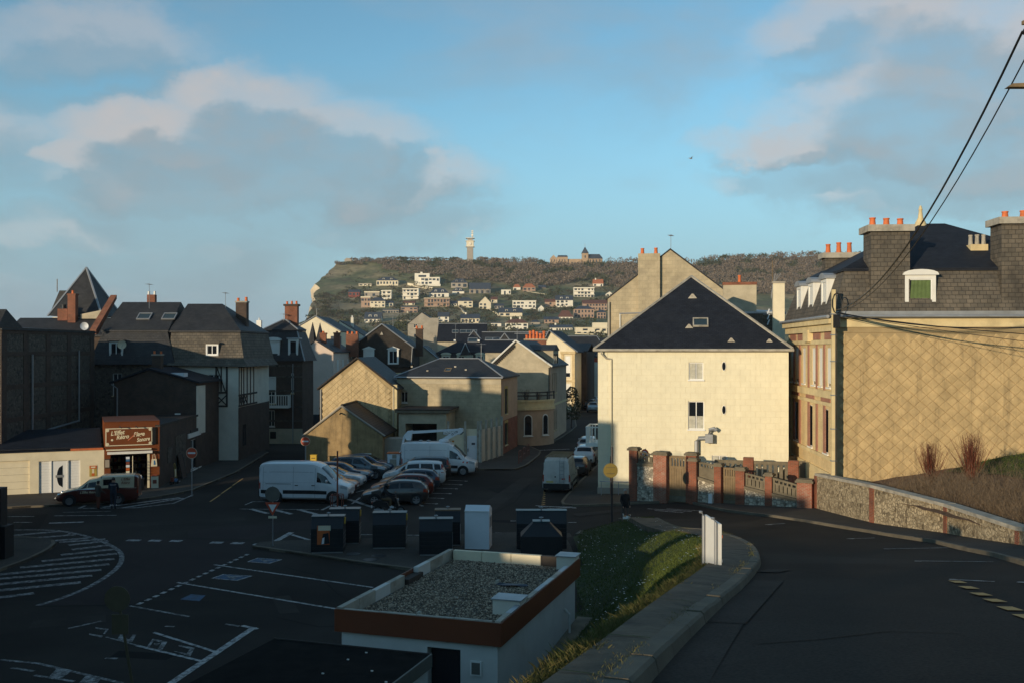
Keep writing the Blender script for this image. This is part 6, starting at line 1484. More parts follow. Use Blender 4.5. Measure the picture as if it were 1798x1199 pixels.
q = MB(); q.ext([(-.2, -.06, 0), (.2, -.06, 0), (.16, -.06, .5), (-.14, -.06, .5)], (0, .1, 0)); q.build('bag', M_cr, t); MB().tube([(-.09, -.02, .49), (-.06, -.02, .78), (0, -.02, .86), (.06, -.02, .78), (.09, -.02, .49)], .018, 6).build('handle', M_cr, t); MB().ext([(-.03, -.075, .1), (.1, -.075, .12), (.05, -.075, .4), (-.02, -.075, .42)], (0, .014, 0)).build('print', M_blue, t)
p = wp(SH, 0, 3.15, .11, .35); t = empty('pavement_board', p, rad(SROT), 'small cream pavement board at the shop corner', 'sign board')
q = MB(); q.ext([(-.24, 0, 0), (.24, 0, 0), (.24, .12, .78), (-.24, .12, .78)], (0, .03, 0)); q.build('board', M_cr, t); MB().box(-.16, .16, .1, .16, .78, .9).build('handle', M_rust, t); MB().box(-.12, .12, .03, .045, .3, .55).build('print', M_rust, t)
p = wp(SH, 0, .18, 1.55, .03); t = empty('framed_picture', p, rad(SROT), 'small framed picture hanging left of the shop doorway', 'picture'); MB().box(-.16, .16, -.03, -.0, 0, .62).build('frame', M_woodD, t); MB().box(-.13, .13, -.036, -.03, .06, .56).build('print', M_greyH, t)
def wkp(a, z, out): return wp(Wk, 1, a, z, out)
p = wkp(2.6, .11, .45); t = empty('sack_truck', p, rad(94), 'yellow sack truck parked against the brick workshop wall', 'sack truck')
for s_ in (-.2, .2): MB().tube([(s_, 0, .1), (s_, .12, 1.25)], .02, 6).build('upright', M_ochre, t); MB().lathe([(.12, -.03), (.12, .03)], 10, (s_ * 1.3, .08, .12), 'x').build('wheel', M_rubber, t)
MB().tube([(-.2, .12, 1.25), (0, .13, 1.33), (.2, .12, 1.25)], .02, 6).build('handle', M_ochre, t); MB().box(-.17, .17, .05, .09, .35, .9).build('panel', M_cr, t); MB().box(-.2, .2, -.25, .02, .03, .06).build('toe_plate', M_galv, t)
p = wkp(4.8, .11, .5); t = empty('leaning_frame', p, rad(94), 'dark framed panel leaning against the workshop wall', 'frame')
q = MB(); q.ext([(-.6, 0, 0), (.6, 0, 0), (.6, .35, 1.75), (-.6, .35, 1.75)], (0, .05, 0)); q.build('panel', M_brickD, t)
for (x0, x1, z0, z1) in ((-.62, .62, -.02, .06), (-.62, .62, 1.7, 1.78), (-.64, -.55, 0, 1.75), (.55, .64, 0, 1.75)): MB().ext([(x0, z0 * .2 - .02, z0), (x1, z0 * .2 - .02, z0), (x1, z1 * .2 - .02, z1), (x0, z1 * .2 - .02, z1)], (0, .03, 0)).build('frame_bar', M_black, t)
p = wkp(1.5, .11, .6); t = empty('toy_tractor', p, rad(80), 'low jumble of small red and blue ride-on toy by the shop corner', 'toy')
MB().box(-.2, .25, -.12, .12, .15, .35).build('body', M_blue, t); MB().box(-.35, -.2, -.1, .1, .2, .5).build('seat', M_rust, t)
for x in (-.25, .2):
 for y in (-.15, .15): MB().lathe([(.11, -.03), (.11, .03)], 10, (x, y, .12), 'y').build('wheel', M_rubber, t)

Tu = at_px('turret_house', 'house with steep pyramidal slate turret and zinc hips, upper left', 92, 92, 0, 4.4, 4.4, 12.4)
Tu.walls(M_creamW, {}); 
q = MB(); w = 4.4; z = 12.5; b4 = [(-.3, -.3, z), (w + .3, -.3, z), (w + .3, w + .3, z), (-.3, w + .3, z)]; ap = (w / 2, w / 2, ZD(470, 94.2))
for i in range(4): q.poly([b4[i], b4[(i + 1) % 4], ap])
q.poly(b4[::-1]); rf = q.build('turret_roof', M_slate, Tu.root)
for b in b4: MB().tube([b, ap], .10, 5).build('hip_trim', M_zinc, rf)
MB().ext([(-.6, 1, 13.0), (-.6, 4, 13.0), (.2, 4, 14.9), (.2, 1, 14.9)], (2.2, 0, 0)).build('side_roof', M_slate, Tu.root); MB().tube([(-.2, 1.4, 14.8), (-.2, 1.4, 16.0)], .04, 5).build('finial', M_wood, Tu.root)
Tu.chimney(2.6, -1.6, 11.5, 14.35, .7, .6, M_brickR, 1, None, M_brickR, .3, .12, .05, .1); Tu.chimney(1.6, -1.2, 11.5, 13.1, .9, .6, M_brickR, 1, M_black, None, .35, .25)
MB().ext([(3.2, -1.4, 12.2), (5.2, -1.4, 12.2), (5.2, -1.4, 13.0), (3.2, -1.4, 12.6)], (0, 1.2, 0)).build('lean_to', M_cement, Tu.root)
Bk = at_px('back_terrace', 'dark low slate-roofed block under the pyramid turret', 10, 88, 0, 8.5, 6, 10.6); Bk.walls(M_brickD, {}); Bk.gable_roof('x', 1.5, M_slate, .2)
dish('satellite_dish', 'round white satellite dish beside the red brick verge', P(148, 573, 83), rad(20), .33); dish('satellite_dish', 'beige satellite dish by the white dormer window', P(213.5, 605, 83), rad(30), .36, M_cr)
I_ = at_px('brick_mansard_house', 'dark banded brick house with slate mansard and white balcony', 447, 100, -2, 4.85, 4.6, 8.25)
io = [opx(I_, 0, 470, 483, 708, 663), opx(I_, 0, 471, 482, 748, 720), opx(I_, 0, 511, 516, 690, 655)]
I_.walls(M_brickD, {0: io}); I_.window(0, io[0], 2, 1, M_white, shutter=(M_white, .45), surround=M_white, sw=.1); I_.window(0, io[1], 2, 1, M_white, sill=M_white); I_.window(0, io[2], 1, 1, M_white)
I_.mansard(3.0, .7, M_slate, 1.2, M_slate, .3, M_zinc)
I_.dormer(0, apx(I_, 0, 480), 8.3, 1.3, 2.0, 1.2, .2, M_white, M_white, 'arch', blind=M_white, inset=-.1); I_.dormer(0, apx(I_, 0, 515), 8.35, 1.0, 2.1, 1.2, .16, M_white, M_zinc, 'flat', M_pvc, inset=-.1)
for z in (.0, ): I_.band(0, z, 1.5, M_cement, .08, name='plinth')
for z in (2.2, 3.6, 5.2, 6.6, 7.7): I_.band(0, z, z + .18, M_flintD, .03)
I_.obox(0, 1.6, 2.2, .5, 1.2, .08, .1, 'cellar_window', M_dark)
B = balcony(I_, 0, apx(I_, 0, 457), apx(I_, 0, 511), zpy(I_, 0, 1.5, 711), 1.1, M_white, 14)
I_.chimney(3.0, 3, 11.2, 13.9, 1.3, .7, M_brickR, 3, None, M_brickD, .3, .12); I_.pipe(0, 3.9, 0, 8, M_galv); I_.chimney(-.4, 3, 11.0, 12.4, .5, .4, M_white, 1, M_white, None, .3, .08)
J = at_px('pink_gable_house', 'pale pink rendered gable with slate roof and brick stacks', 531, 113, 0, 3.5, 13, 9.1)
J.walls(M_pinkW, {}, 'y', 1.25, apex=.43); J.gable_roof('y', 1.25, M_slate, .18, .12, .05, apex=.43)
for i in range(3): J.obox(1, 2.2 + i * 3.6, 3.2 + i * 3.6, 6.0, 8.2, -.02, .06, 'side_window', M_white)
J.chimney(1.9, 2.5, 9.6, 11.2, .7, .6, M_brickR, 1, None, M_brickR, .2, .15, .06, .12); J.chimney(2.7, 7, 9.2, 11.3, .7, .6, M_brickR, 1, None, M_brickR, .2, .15, .06, .12); J.chimney(3.9, 11, 8.5, 11.3, 1.5, .6, M_brickR, 3, None, None, .3, .16)
t = empty('street_gate', P(548, 745, 108), 0, 'dark brick gate piers with blue-grey gate at the pink gable foot', 'gate'); t.location.z = 0
for x in (-1.1, .9): MB().box(x, x + .55, -.3, .3, 0, 3.0).build('pier', M_brickD, t); MB().box(x - .06, x + .61, -.36, .36, 3.0, 3.15).build('pier_cap', M_brickD, t)
MB().box(-.54, .89, -.03, .03, .05, 2.4).build('gate_leaf', M_slateH, t)
Kc = at_px('cream_gable_house', 'large cream gable with solar panels behind the twin spires', 511, 170, 0, 8.4, 14, 12.4)
Kc.walls(M_cream, {}, 'y', 2.5); Kc.gable_roof('y', 2.5, M_slate, .15, .14, .1, verge=M_zinc)
MB().box(7.0, 8.6, -1.2, .0, 8.5, 11.6).build('bay', M_slateH, Kc.root)
Kd = at_px('cream_gable_house', 'smaller cream gable with dark roof right of the large one', 590, 186, 0, 5.4, 12, 11.7); Kd.walls(M_creamW, {}, 'y', 2.9, apex=.12); Kd.gable_roof('y', 2.9, M_slate, .15, .14, .1, apex=.12)
Kd.obox(0, 2.6, 5.4, 8.5, 11.4, 0, 1.0, 'balcony_box', M_greyH); Kd.chimney(2.4, 4, 12.5, 15.4, .5, .5, M_creamW, 1, M_white)
Ks = at_px('spire_house', 'house with twin slate spires and small brick gable', 516, 138, 0, 5.2, 8, 8.9); Ks.walls(M_brickR, {}); Ks.gable_roof('x', 1.8, M_slate, .2)
for px, yt in ((549, 566), (562, 567)):
 x = XD(px, 138) - Ks.root.location.x; zt = ZD(yt, 138); q = MB(); q.lathe([(.75, 0), (.42, (zt - 9.8) * .5), (.02, zt - 9.8)], 6, (x, 0, 9.8)); s_ = q.build('spire', M_slate, Ks.root); MB().box(x - .5, x + .5, -.5, .5, 8, 9.8).build('spire_base', M_greyH, s_)
q = MB(); q.ext([(.2, -.5, 8.6), (2.2, -.5, 8.6), (1.2, -.5, 10.9)], (0, 3, 0)); q.build('gable', M_brickR, Ks.root); q = MB()
for s_ in (-1, 1): MB().tube([(1.2 + s_ * 1.25, -.55, 8.5), (1.2, -.55, 11.0)], .10, 5).build('verge_board', M_cream, Ks.root)
MB().box(.95, 1.45, -.56, -.49, 9.1, 9.8).build('gable_window', M_white, Ks.root)
Lg = at_px('dark_slate_gable_house', 'dark slate-hung gable house with two white pedimented windows', 618, 125, 0, 7.55, 11, 9.64)
Lg.walls(M_slateB, {}, 'y', 2.8, depth=.2); Lg.gable_roof('y', 2.8, M_slate, .22, .14, .08, verge=M_zinc)
Lg.obox(0, -.05, 7.6, -.5, 7.15, 0, .16, 'brick_storey', M_brickD); Lg.obox(0, -.3, 7.85, 7.2, 7.55, -.02, .45, 'cornice', M_slateB); Lg.band(0, 6.2, 6.5, M_stone, .22); Lg.band(0, 5.0, 5.2, M_stone, .22)
Lg.dormer(0, apx(Lg, 0, 648), 7.56, 1.35, 1.85, .5, .17, M_white, M_white, 'gable', blind=M_white, inset=-.35); Lg.dormer(0, apx(Lg, 0, 691), 7.56, 1.35, 1.85, .5, .17, M_white, M_white, 'gable', M_pvc, inset=-.35, glass=M_glass)
q = MB(); q.ext([(3.55, -.2, 11.2), (3.95, -.2, 11.2), (3.75, -.2, 11.6)], (0, .3, 0)); q.build('vent', M_conc2, Lg.root)
Lg.chimney(8.1, 4, 8.5, 12.0, .9, .8, M_brickD, 2, None, M_brickR, .35, .15, .06, .1); MB().tube([Lg.P(0, 7.45, 7.5, .1), Lg.P(0, 7.6, 9.7, .12)], .05, 6).build('downpipe', M_zinc, Lg.root)
Ln = at_px('narrow_gable_house', 'narrow cream gable squeezed right of the dark slate house', 728, 135, 0, 3.0, 9, 8.2); Ln.walls(M_cement, {}, 'y', 1.6, apex=.35); Ln.gable_roof('y', 1.6, M_slate, .2, .12, .1, apex=.35, verge=M_zinc); Ln.obox(0, 1.8, 2.3, 4, 7.5, 0, .05, 'brick_panel', M_brickR)
Tg = at_px('grey_block', 'plain grey cement block with two small windows below the villas', 716, 210, 0, 6.6, 9, 14.6)
to = [opx(Tg, 0, 727, 733, 576, 569), opx(Tg, 0, 727, 733, 593, 586)]
Tg.walls(M_cementG, {0: to}, 'y', 2.4, apex=.45); Tg.gable_roof('y', 2.4, M_slate, .1, .15, .02, apex=.45)
for o in to: Tg.window(0, o, 2, 1, M_white)
Tg.obox(0, 2.75, 6.55, 0, 15.9, 0, .8, 'front_block', M_cementG); Tg.obox(0, -.9, -.02, 8, 11.8, -1, .3, 'side_bay', M_white)
Mg = at_px('diamond_gable_house', 'gable clad in small cement diamonds beside the grey hip-roofed house', 562, 86.5, -3, 6.55, 8, 6.05)
Mg.walls(M_diamondW, {}, 'y', 2.55); Mg.gable_roof('y', 2.55, M_slate, .22, .13, .1, verge=M_woodD)
hl = lambda x: 6.05 + 2.55 * (1 - abs(x - 3.275) / 3.275)
diamonds(Mg.wall, M_diamond2, .1, 6.45, 2.6, 8.5, .56, .50, -.004, 300, lambda x, z: z + .26 < hl(x) - .05, .04)
Mg.pipe(0, 6.45, 0, 6.2, M_cement, .08, .1); Mg.obox(0, 6.35, 6.75, 0, 6.4, -.3, .12, 'party_wall', M_stone); Mg.pipe(0, .1, 0, 6.0, M_galv, .05, .1)
Nn = at_px('roughcast_shed', 'brown roughcast shed with curved dark tile roof behind the parked cars', 536, 80, -2, 6.25, 7, 2.55)
Nn.walls(M_roughcast, {}, 'y', 2.25, apex=.47); Nn.gable_roof('y', 2.25, M_tilesB, .2, .12, .05, apex=.47, ridge=M_tilesB, verge=M_cementG)
MB().tube([Nn.P(0, 2.9, 4.35, .05), Nn.P(0, 2.9, 4.3, .5)], .06, 7).build('wall_spout', M_black, Nn.root); a = apx(Nn, 0, 645)
a0 = apx(Nn, 0, 640); a1 = apx(Nn, 0, 652); Nn.obox(0, a0, a1, zpy(Nn, 0, a0, 806), zpy(Nn, 0, a0, 795), 0, .12, 'meter_box', M_white)
MB().tube([Nn.P(0, .05, 0, .1), Nn.P(0, .05, 2.0, .1), Nn.P(0, -.1, 2.3, .2)], .05, 6).build('downpipe', M_whiteB, Nn.root)
Nn.obox(1, 1, 3, .2, 2.2, 0, 1.4, 'side_store', M_cementG)
O2 = at_px('grey_hip_house', 'grey cement house with slate hip roof and small rooflight', 697, 89.7, -10, 9.55, 8.4, 6.85)
oo = [opx(O2, 0, 704, 715.5, 706, 687), ]
so1 = [(1.7, 3.1, 3.6, 5.9), (1.7, 3.1, .8, 2.8)]
O2.walls(M_cemblock, {0: oo, 1: so1}); O2.window(0, oo[0], 2, 1, M_white, depth=.2, sill=M_white); 
for o in so1: O2.window(1, o, 1, 1, M_woodD, surround=M_ochre, sill=M_stone, glass=M_dark, sw=.2)
O2.hip_roof(1.72, M_slate, 2.9, .22, ridge=M_zinc); O2.band(0, 6.35, 6.8, M_cement, .06, name='eaves_band'); skin(O2, 1, 0, 3.1, M_brickR, so1, 'brick_base', .03); skin(O2, 1, 3.1, 6.8, M_salmon, so1, 'render_band', .025)
O2.gutter(0, 6.95, M_zinc, .07, .28)
O2.skylight((apx(O2, 0, 778) + .1, 1.5, 7.55), (1, 0, 0), Vector((0, 4.4, 1.6)).normalized(), .62, .75, M_wood)
for px in (712, 745, 790, 812): c = Vector((apx(O2, 0, px), rnd.uniform(.4, 2.5), 0)); c.z = 7.0 + c.y * .37; MB().box(c.x - .09, c.x + .09, c.y - .05, c.y + .12, c.z, c.z + .16).build('roof_hook', M_conc2, O2.root)
Pg = at_px('flat_garage', 'flat-roofed cement garage with wide dark opening behind the vans', 700, 84.5, -6, 4.1, 4.5, 4.1)
po = [opx(Pg, 0, 712, 767, 792, 743)]
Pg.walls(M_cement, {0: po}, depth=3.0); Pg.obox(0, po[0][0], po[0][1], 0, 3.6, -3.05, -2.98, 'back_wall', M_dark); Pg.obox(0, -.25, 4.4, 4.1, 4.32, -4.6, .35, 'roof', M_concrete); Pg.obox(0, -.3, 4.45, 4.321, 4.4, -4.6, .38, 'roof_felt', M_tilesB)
Pg.obox(0, po[0][0], po[0][1], 3.2, 3.5, -.3, -.1, 'shutter', M_woodD)
Qw = House('posted_wall', 'pale rendered yard wall with concrete posts and grey metal door', XD(786, 82.5), 82.5, 4, 2.55, .25, 2.85, cat='wall')
Qw.walls(M_cream, {}); d = Qw.obox(0, apx(Qw, 0, 820), apx(Qw, 0, 842), .1, 2.3, .0, .08, 'metal_door', M_whiteB); Qw.obox(0, apx(Qw, 0, 828), apx(Qw, 0, 834), 1.55, 1.72, .08, .09, 'door_plate', M_slateH, d); Qw.obox(0, apx(Qw, 0, 821), apx(Qw, 0, 822.3), 1.0, 1.25, .08, .12, 'door_handle', M_black, d)
for a in (.05, 1.45, 2.5): Qw.obox(0, a - .09, a + .09, 0, 3.5, .0, .16, 'post', M_conc2)
q0 = P(843, 816, 82.5); q1 = Vector((-.95, 87.6, 0)); ang = math.degrees(math.atan2(q1.y - q0.y, q1.x - q0.x)); Lw = math.hypot(q1.x - q0.x, q1.y - q0.y)
Q2 = House('posted_wall', 'pale rendered yard wall with five concrete posts running to the grey house', q0.x, q0.y, ang, Lw, .22, 2.75, cat='wall'); Q2.walls(M_creamW, {})
for i in range(5): a = Lw * i / 4; Q2.obox(0, a - .08, a + .08, 0, 3.55, -.02, .16, 'post', M_conc2)
Rr = at_px('corner_villa', 'rendered gable house with rounded terrace on the street corner', 862, 101.8, -10, 6.1, 13.5, 7.75)
ro1 = [(1.2 + i * 1.5, 1.9 + i * 1.5, z, z + 2.1) for i in range(3) for z in (1.0, 4.9)]
Rr.walls(M_cement, {1: ro1}, 'y', 2.45, apex=.43); Rr.gable_roof('y', 2.45, M_slate, .25, .14, .25, apex=.43, verge=M_white)
for o in ro1: Rr.window(1, o, 1, 1, M_white, sill=M_stone)
skin(Rr, 1, 0, 7.7, M_salmon, ro1, 'render_band'); Rr.band(1, 3.6, 3.8, M_stone, .08)
for i in range(16):
 f = i / 16; MB().box(-.1 + 2.6 * f, .02 + 2.6 * f, -.22, -.05, 7.35 + 2.4 * f, 7.62 + 2.4 * f).build('verge_fret', M_woodD, Rr.root) if i else None
Rr.dormer(1, 4.5, 7.6, 4.2, 1.7, 3.0, .3, M_cement, M_slate, 'gable', M_woodD, inset=.0, rh=.55)
Rr.pipe(0, 6.0, 0, 7.6, M_black, .05, .08)
arc = []
for i in range(15):
 a = rad(180 + 8 + i * 11.5); arc.append(Vector((3.6 + 3.0 * math.cos(a), .4 + 4.6 * math.sin(a) * .9, 0)))
q = MB(); q.grid([[p + Vector((0, 0, z)) for p in arc] for z in (-.5, 3.5)]); TR = q.build('terrace_wall', M_salmon, Rr.root, smooth=40)
cen = Vector((3.6, .4, 0))
for z0, z1, e in ((3.5, 3.75, .16), (3.75, 4.3, .04), (4.3, 4.5, .14)):
 q = MB(); o = [cen + (p - cen) * (1 + e / 3.2) for p in arc]; q.grid([[p + Vector((0, 0, z0)) for p in arc], [p + Vector((0, 0, z0)) for p in o], [p + Vector((0, 0, z1)) for p in o], [p + Vector((0, 0, z1)) for p in arc]]); q.build('terrace_moulding', M_stone, TR, smooth=30)
MB().poly([p + Vector((0, 0, 4.4)) for p in arc]).build('terrace_floor', M_concrete, TR)
for i in range(0, 15, 2): p = arc[i]; MB().box(p.x - .06, p.x + .06, p.y - .06, p.y + .06, 4.45, 5.3).build('rail_post', M_woodD, TR)
for z in (4.9, 5.22): MB().tube([p + Vector((0, 0, z)) for p in arc], .06, 5).build('rail', M_woodD, TR)
for i in (4, 8, 11):
 p0_, p1_ = arc[i], arc[i + 1]; m_ = (p0_ + p1_) / 2; u = (p1_ - p0_).normalized(); n = Vector((u.y, -u.x, 0)); q = MB()
 prof_ = [m_ + u * -.42 + Vector((0, 0, 1.0)), m_ + u * .42 + Vector((0, 0, 1.0))] + [m_ + u * .42 * math.cos(math.pi * j / 8) + Vector((0, 0, 2.7 + .38 * math.sin(math.pi * j / 8))) for j in range(9)]
 q.ext([x + n * .02 for x in prof_], n * .05); wdo = q.build('arched_window', M_white, TR); q = MB()
 prof2 = [m_ + u * -.34 + Vector((0, 0, 1.08)), m_ + u * .34 + Vector((0, 0, 1.08))] + [m_ + u * .34 * math.cos(math.pi * j / 8) + Vector((0, 0, 2.66 + .32 * math.sin(math.pi * j / 8))) for j in range(9)]
 q.ext([x + n * .07 for x in prof2], n * .012); q.build('pane', M_glass, wdo); q = MB(); q.ext([m_ + u * -.5 + n * .02 + Vector((0, 0, .9)), m_ + u * .5 + n * .02 + Vector((0, 0, .9)), m_ + u * .5 + n * .02 + Vector((0, 0, .99)), m_ + u * -.5 + n * .02 + Vector((0, 0, .99))], n * .14); q.build('sill', M_white, wdo)
S1 = at_px('slate_mansard_block', 'broad slate mansard with white arched dormers behind the grey hip roof', 761, 140, 0, 10.5, 11, 7.3)
S1.walls(M_cement, {}); S1.mansard(1.5, .45, M_slate, 2.75, M_slateD, .2, None)
for px in (783, 810, 843): S1.dormer(0, apx(S1, 0, px), 7.4, 1.25, 1.25, .9, .2, M_cr, M_cr, 'arch', M_pvc, inset=-.05)
nv = Vector((0, 4.8, 2.75)).normalized(); S1.skylight((apx(S1, 0, 828), 3.7, 10.7), (1, 0, 0), nv, 1.4, 1.2)
for px, py in ((796, 596), (839, 596)): a = apx(S1, 0, px); MB().box(a - .15, a + .15, 3.2, 3.5, 10.5, 10.8).build('roof_vent', M_white, S1.root)
S1.chimney(5.1, -1.0, 5, 8.6, 1.0, .8, M_cement, 1, M_black, None, .4, .2); q = MB()
q.ext([(3.8, -.3, 8.6), (5.2, -.3, 8.6), (4.5, -.3, 10.2)], (0, 3.5, 0)); q.build('roof_gablet', M_slate, S1.root)
for s_ in (-1, 1): MB().tube([(4.5 + s_ * .8, -.32, 8.5), (4.5, -.32, 10.3)], .06, 4).build('verge_trim', M_zinc, S1.root)
def roofblock(label, px0, px1, D, ytop, yeave, dep=9, mat=None, wall=None, kind='x', ridge=True, sky=()):
 w = XD(px1, D) - XD(px0, D); he = ZD(yeave, D); rise = ZD(ytop, D + dep / 2) - he
 b = at_px('roofed_house', label, px0, D, 0, w, dep, he); b.walls(wall or M_cement, {}, kind if kind != 'h' else None, rise)
 if kind == 'h': b.hip_roof(rise, mat or M_slate, None, .2, ridge=M_zinc)
 else: b.gable_roof(kind, rise, mat or M_slate, .15, .14, .1, ridge=M_zinc if ridge else None)
 nv = Vector((0, dep / 2, rise)).normalized()
 for px in sky: b.skylight((apx(b, 0, px), dep * .27, he + rise * .54 + .16), (1, 0, 0), nv, 1.3, 1.1)
 return b
b = roofblock('long slate roof with two banks of rooflights below the villas', 768, 853, 200, 570, 600, 10, M_slateD, sky=(798, 812, 823, 831))
b = roofblock('long low slate roof with rooflights behind the brick stack', 846, 985, 178, 585, 612, 10, M_slate, sky=(858, 871))
for px, D in ((832, 172), (886, 168)):
 x = XD(px, D); t = empty('roof_gablet', (x, D, ZD(600, D)), 0, 'small slate gablet edged in zinc, %s' % ('above the wide rooflight' if px == 832 else 'left of the brick stack'), 'roof gable', 'zinc-edged gablets')
 s_ = 1.35 if px == 832 else .9; MB().ext([(-s_, 0, -2), (s_, 0, -2), (s_, 0, .2), (0, 0, s_ * 1.15 + .3), (-s_, 0, .2)], (0, 4, 0)).build('gable', M_slate, t)
 for k in (-1, 1): MB().tube([(k * s_ * 1.1, -.05, .1), (0, -.05, s_ * 1.15 + .4)], .09, 4).build('verge_trim', M_zinc, t)
b = roofblock('dark slate roof stepped in two behind the corner villa', 852, 905, 118, 600, 619, 7, M_slateD)
b = roofblock('flat dark dormered roof between stack and yellow gable', 905, 960, 160, 588, 606, 8, M_slate)
c = P(940, 612, 128); t = empty('brick_stack', (c.x, c.y, 5), 0, 'wide brick chimney stack with row of terracotta pots', 'chimney'); w = 2.8
MB().box(-w / 2, w / 2, -.5, .5, 0, ZD(597, 128) - 5).build('stack', M_brickR, t); MB().box(-w / 2 - .1, w / 2 + .1, -.6, .6, ZD(597, 128) - 5, ZD(595, 128) - 5).build('cap', M_cement, t)
for i, hgt in enumerate((.5, 1.0, 1.1, .9, .7, 1.0)):
 q = MB(); q.lathe([(.2, 0), (.15, hgt * .6), (.19, hgt * .62), (.19, hgt), (.1, hgt)], 9, (-w / 2 + .3 + i * .44, 0, ZD(595, 128) - 5)); q.build('chimney_pot', M_terra, t, smooth=40)
U1 = at_px('yellow_gable_house', 'yellow brick house with oversailing slate gable along the street', 948, 152, -12, 5.4, 11, 9.2)
u1o = [(3.9, 4.7, 5.2, 8.4), (3.9, 4.7, 2.0, 4.2)]
U1.walls(M_cream, {0: u1o}, 'y', 2.9, apex=.28); U1.gable_roof('y', 2.9, M_slateD, .5, .16, .5, apex=.28, verge=M_zinc)
for o in u1o: U1.window(0, o, 1, 1, M_white, shutter=(M_white, .2))
U1.band(0, 4.5, 4.8, M_brickY, .2, 2.8, 5.45); U1.obox(0, 3.3, 3.7, 0, 9, -.02, .12, 'brick_pier', M_brickY); U1.obox(0, 4.95, 5.4, 0, 9, -.02, .12, 'brick_pier', M_brickY); U1.obox(0, 3.2, 5.5, 8.7, 9.1, -.02, .3, 'cornice', M_brickY)
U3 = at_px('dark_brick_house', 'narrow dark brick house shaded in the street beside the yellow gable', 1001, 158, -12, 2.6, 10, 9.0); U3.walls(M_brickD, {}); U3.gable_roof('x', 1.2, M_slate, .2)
for z in (1.4, 4.2, 6.8): U3.obox(0, .6, 1.5, z, z + 1.6, 0, .06, 'window', M_glass)
U2 = at_px('street_end_house', 'white house with big slate hip roof closing the street', 1012, 172, -6, 5.6, 12, 8.0)
u2o = [opx(U2, 0, 1029, 1036, 655, 645), opx(U2, 0, 1026, 1038, 676, 664), opx(U2, 0, 1022, 1033, 634, 628)]
U2.walls(M_creamW, {0: u2o})
for o in u2o: U2.window(0, o, 2, 1, M_white)
U2.obox(0, 2.0, 4.1, 7.2, 7.95, 0, .06, 'red_panel', M_red); U2.hip_roof(3.7, M_slate, 2.2, .3, x0=-4.5, ridge=M_zinc); U2.skylight((4.2, 2.6, 9.8), (1, 0, 0), Vector((0, 6, 3.7)).normalized(), .9, 1.2, M_white)
U4 = at_px('street_side_house', 'white house on the right of the street, mostly hidden by the yellow house', 1050, 150, -10, 6, 12, 8.5); U4.walls(M_creamW, {}); U4.gable_roof('x', 2.5, M_slate, .2)
def shade_house(label, x, y, rot, w, d, h, rise, kind='x', ch=1):  # unseen house, placed and sized to cast shade into the view
 b = House('unseen_shade_house', label, x, y, rot, w, d, h, z=0, group='unseen houses added to cast shade'); k = []
 for z in (1.0, 4.0, 7.0, 10.0):
  if z + 1.7 < h: k += uprow(w, 3, 1.0, z, z + 1.7)
 b.walls(M_brickD, {0: k, 2: k}, kind, rise)
 for o in k: b.window(0, o, 2, 1)
 b.gable_roof(kind, rise, M_slate, .25)
 for i in range(ch): b.chimney(w * (.3 + .5 * i), d / 2, h + rise - .8, h + rise + 1.6, 1.1, .8, M_brickR, 2, None, M_cementG)
 return b
SHADE = [  # label, sun-line of the middle (x - .754 y), y, width, eaves, rise, chimneys
 ('tall brick house added out of view on the left to cast shade', -67.6, 42, 9.0, 10.6, 2.8, 1), ('broad brick house added out of view to shade the square', -52.0, 28, 16.0, 9.0, 2.6, 2),
 ('brick house added out of view left of the lawn for its shade', -34.2, 5, 14.2, 8.2, 2.4, 1), ('brick house added out of view beside the viewpoint for its shade', -20.0, -15, 8.4, 8.3, 2.0, 1), ('brick house added out of view behind the viewpoint for its shade', -2.2, -26, 20.0, 9.6, 2.4, 2)]
for (lab, inv, y, w, h, rise, ch) in SHADE:
 u = Vector((.799, -.602, 0)); c = Vector((inv + .754 * y, y, 0)) - u * w / 2; shade_house(lab, c.x, c.y, -37, w, 9, h, rise, 'x', ch)

hgrid('sky_screen_hill', -6, 194, -200, -48, 8, lambda x, y: 8 + (-48 - y) * .55 * sstep(-6, 30, x) + 2 * noise.noise(Vector((x * .03, y * .03, 0))), M_hill, kind='structure')  # unseen hill added behind the camera to hold back sky light
hgrid('sky_screen_hill', 50, 194, -48, 72, 8, lambda x, y: 2 + (x - 50) * .5 + 2 * noise.noise(Vector((x * .03, y * .03, 5))), M_hill, kind='structure')  # unseen right-hand slope, also added to cut sky light and deepen shadows
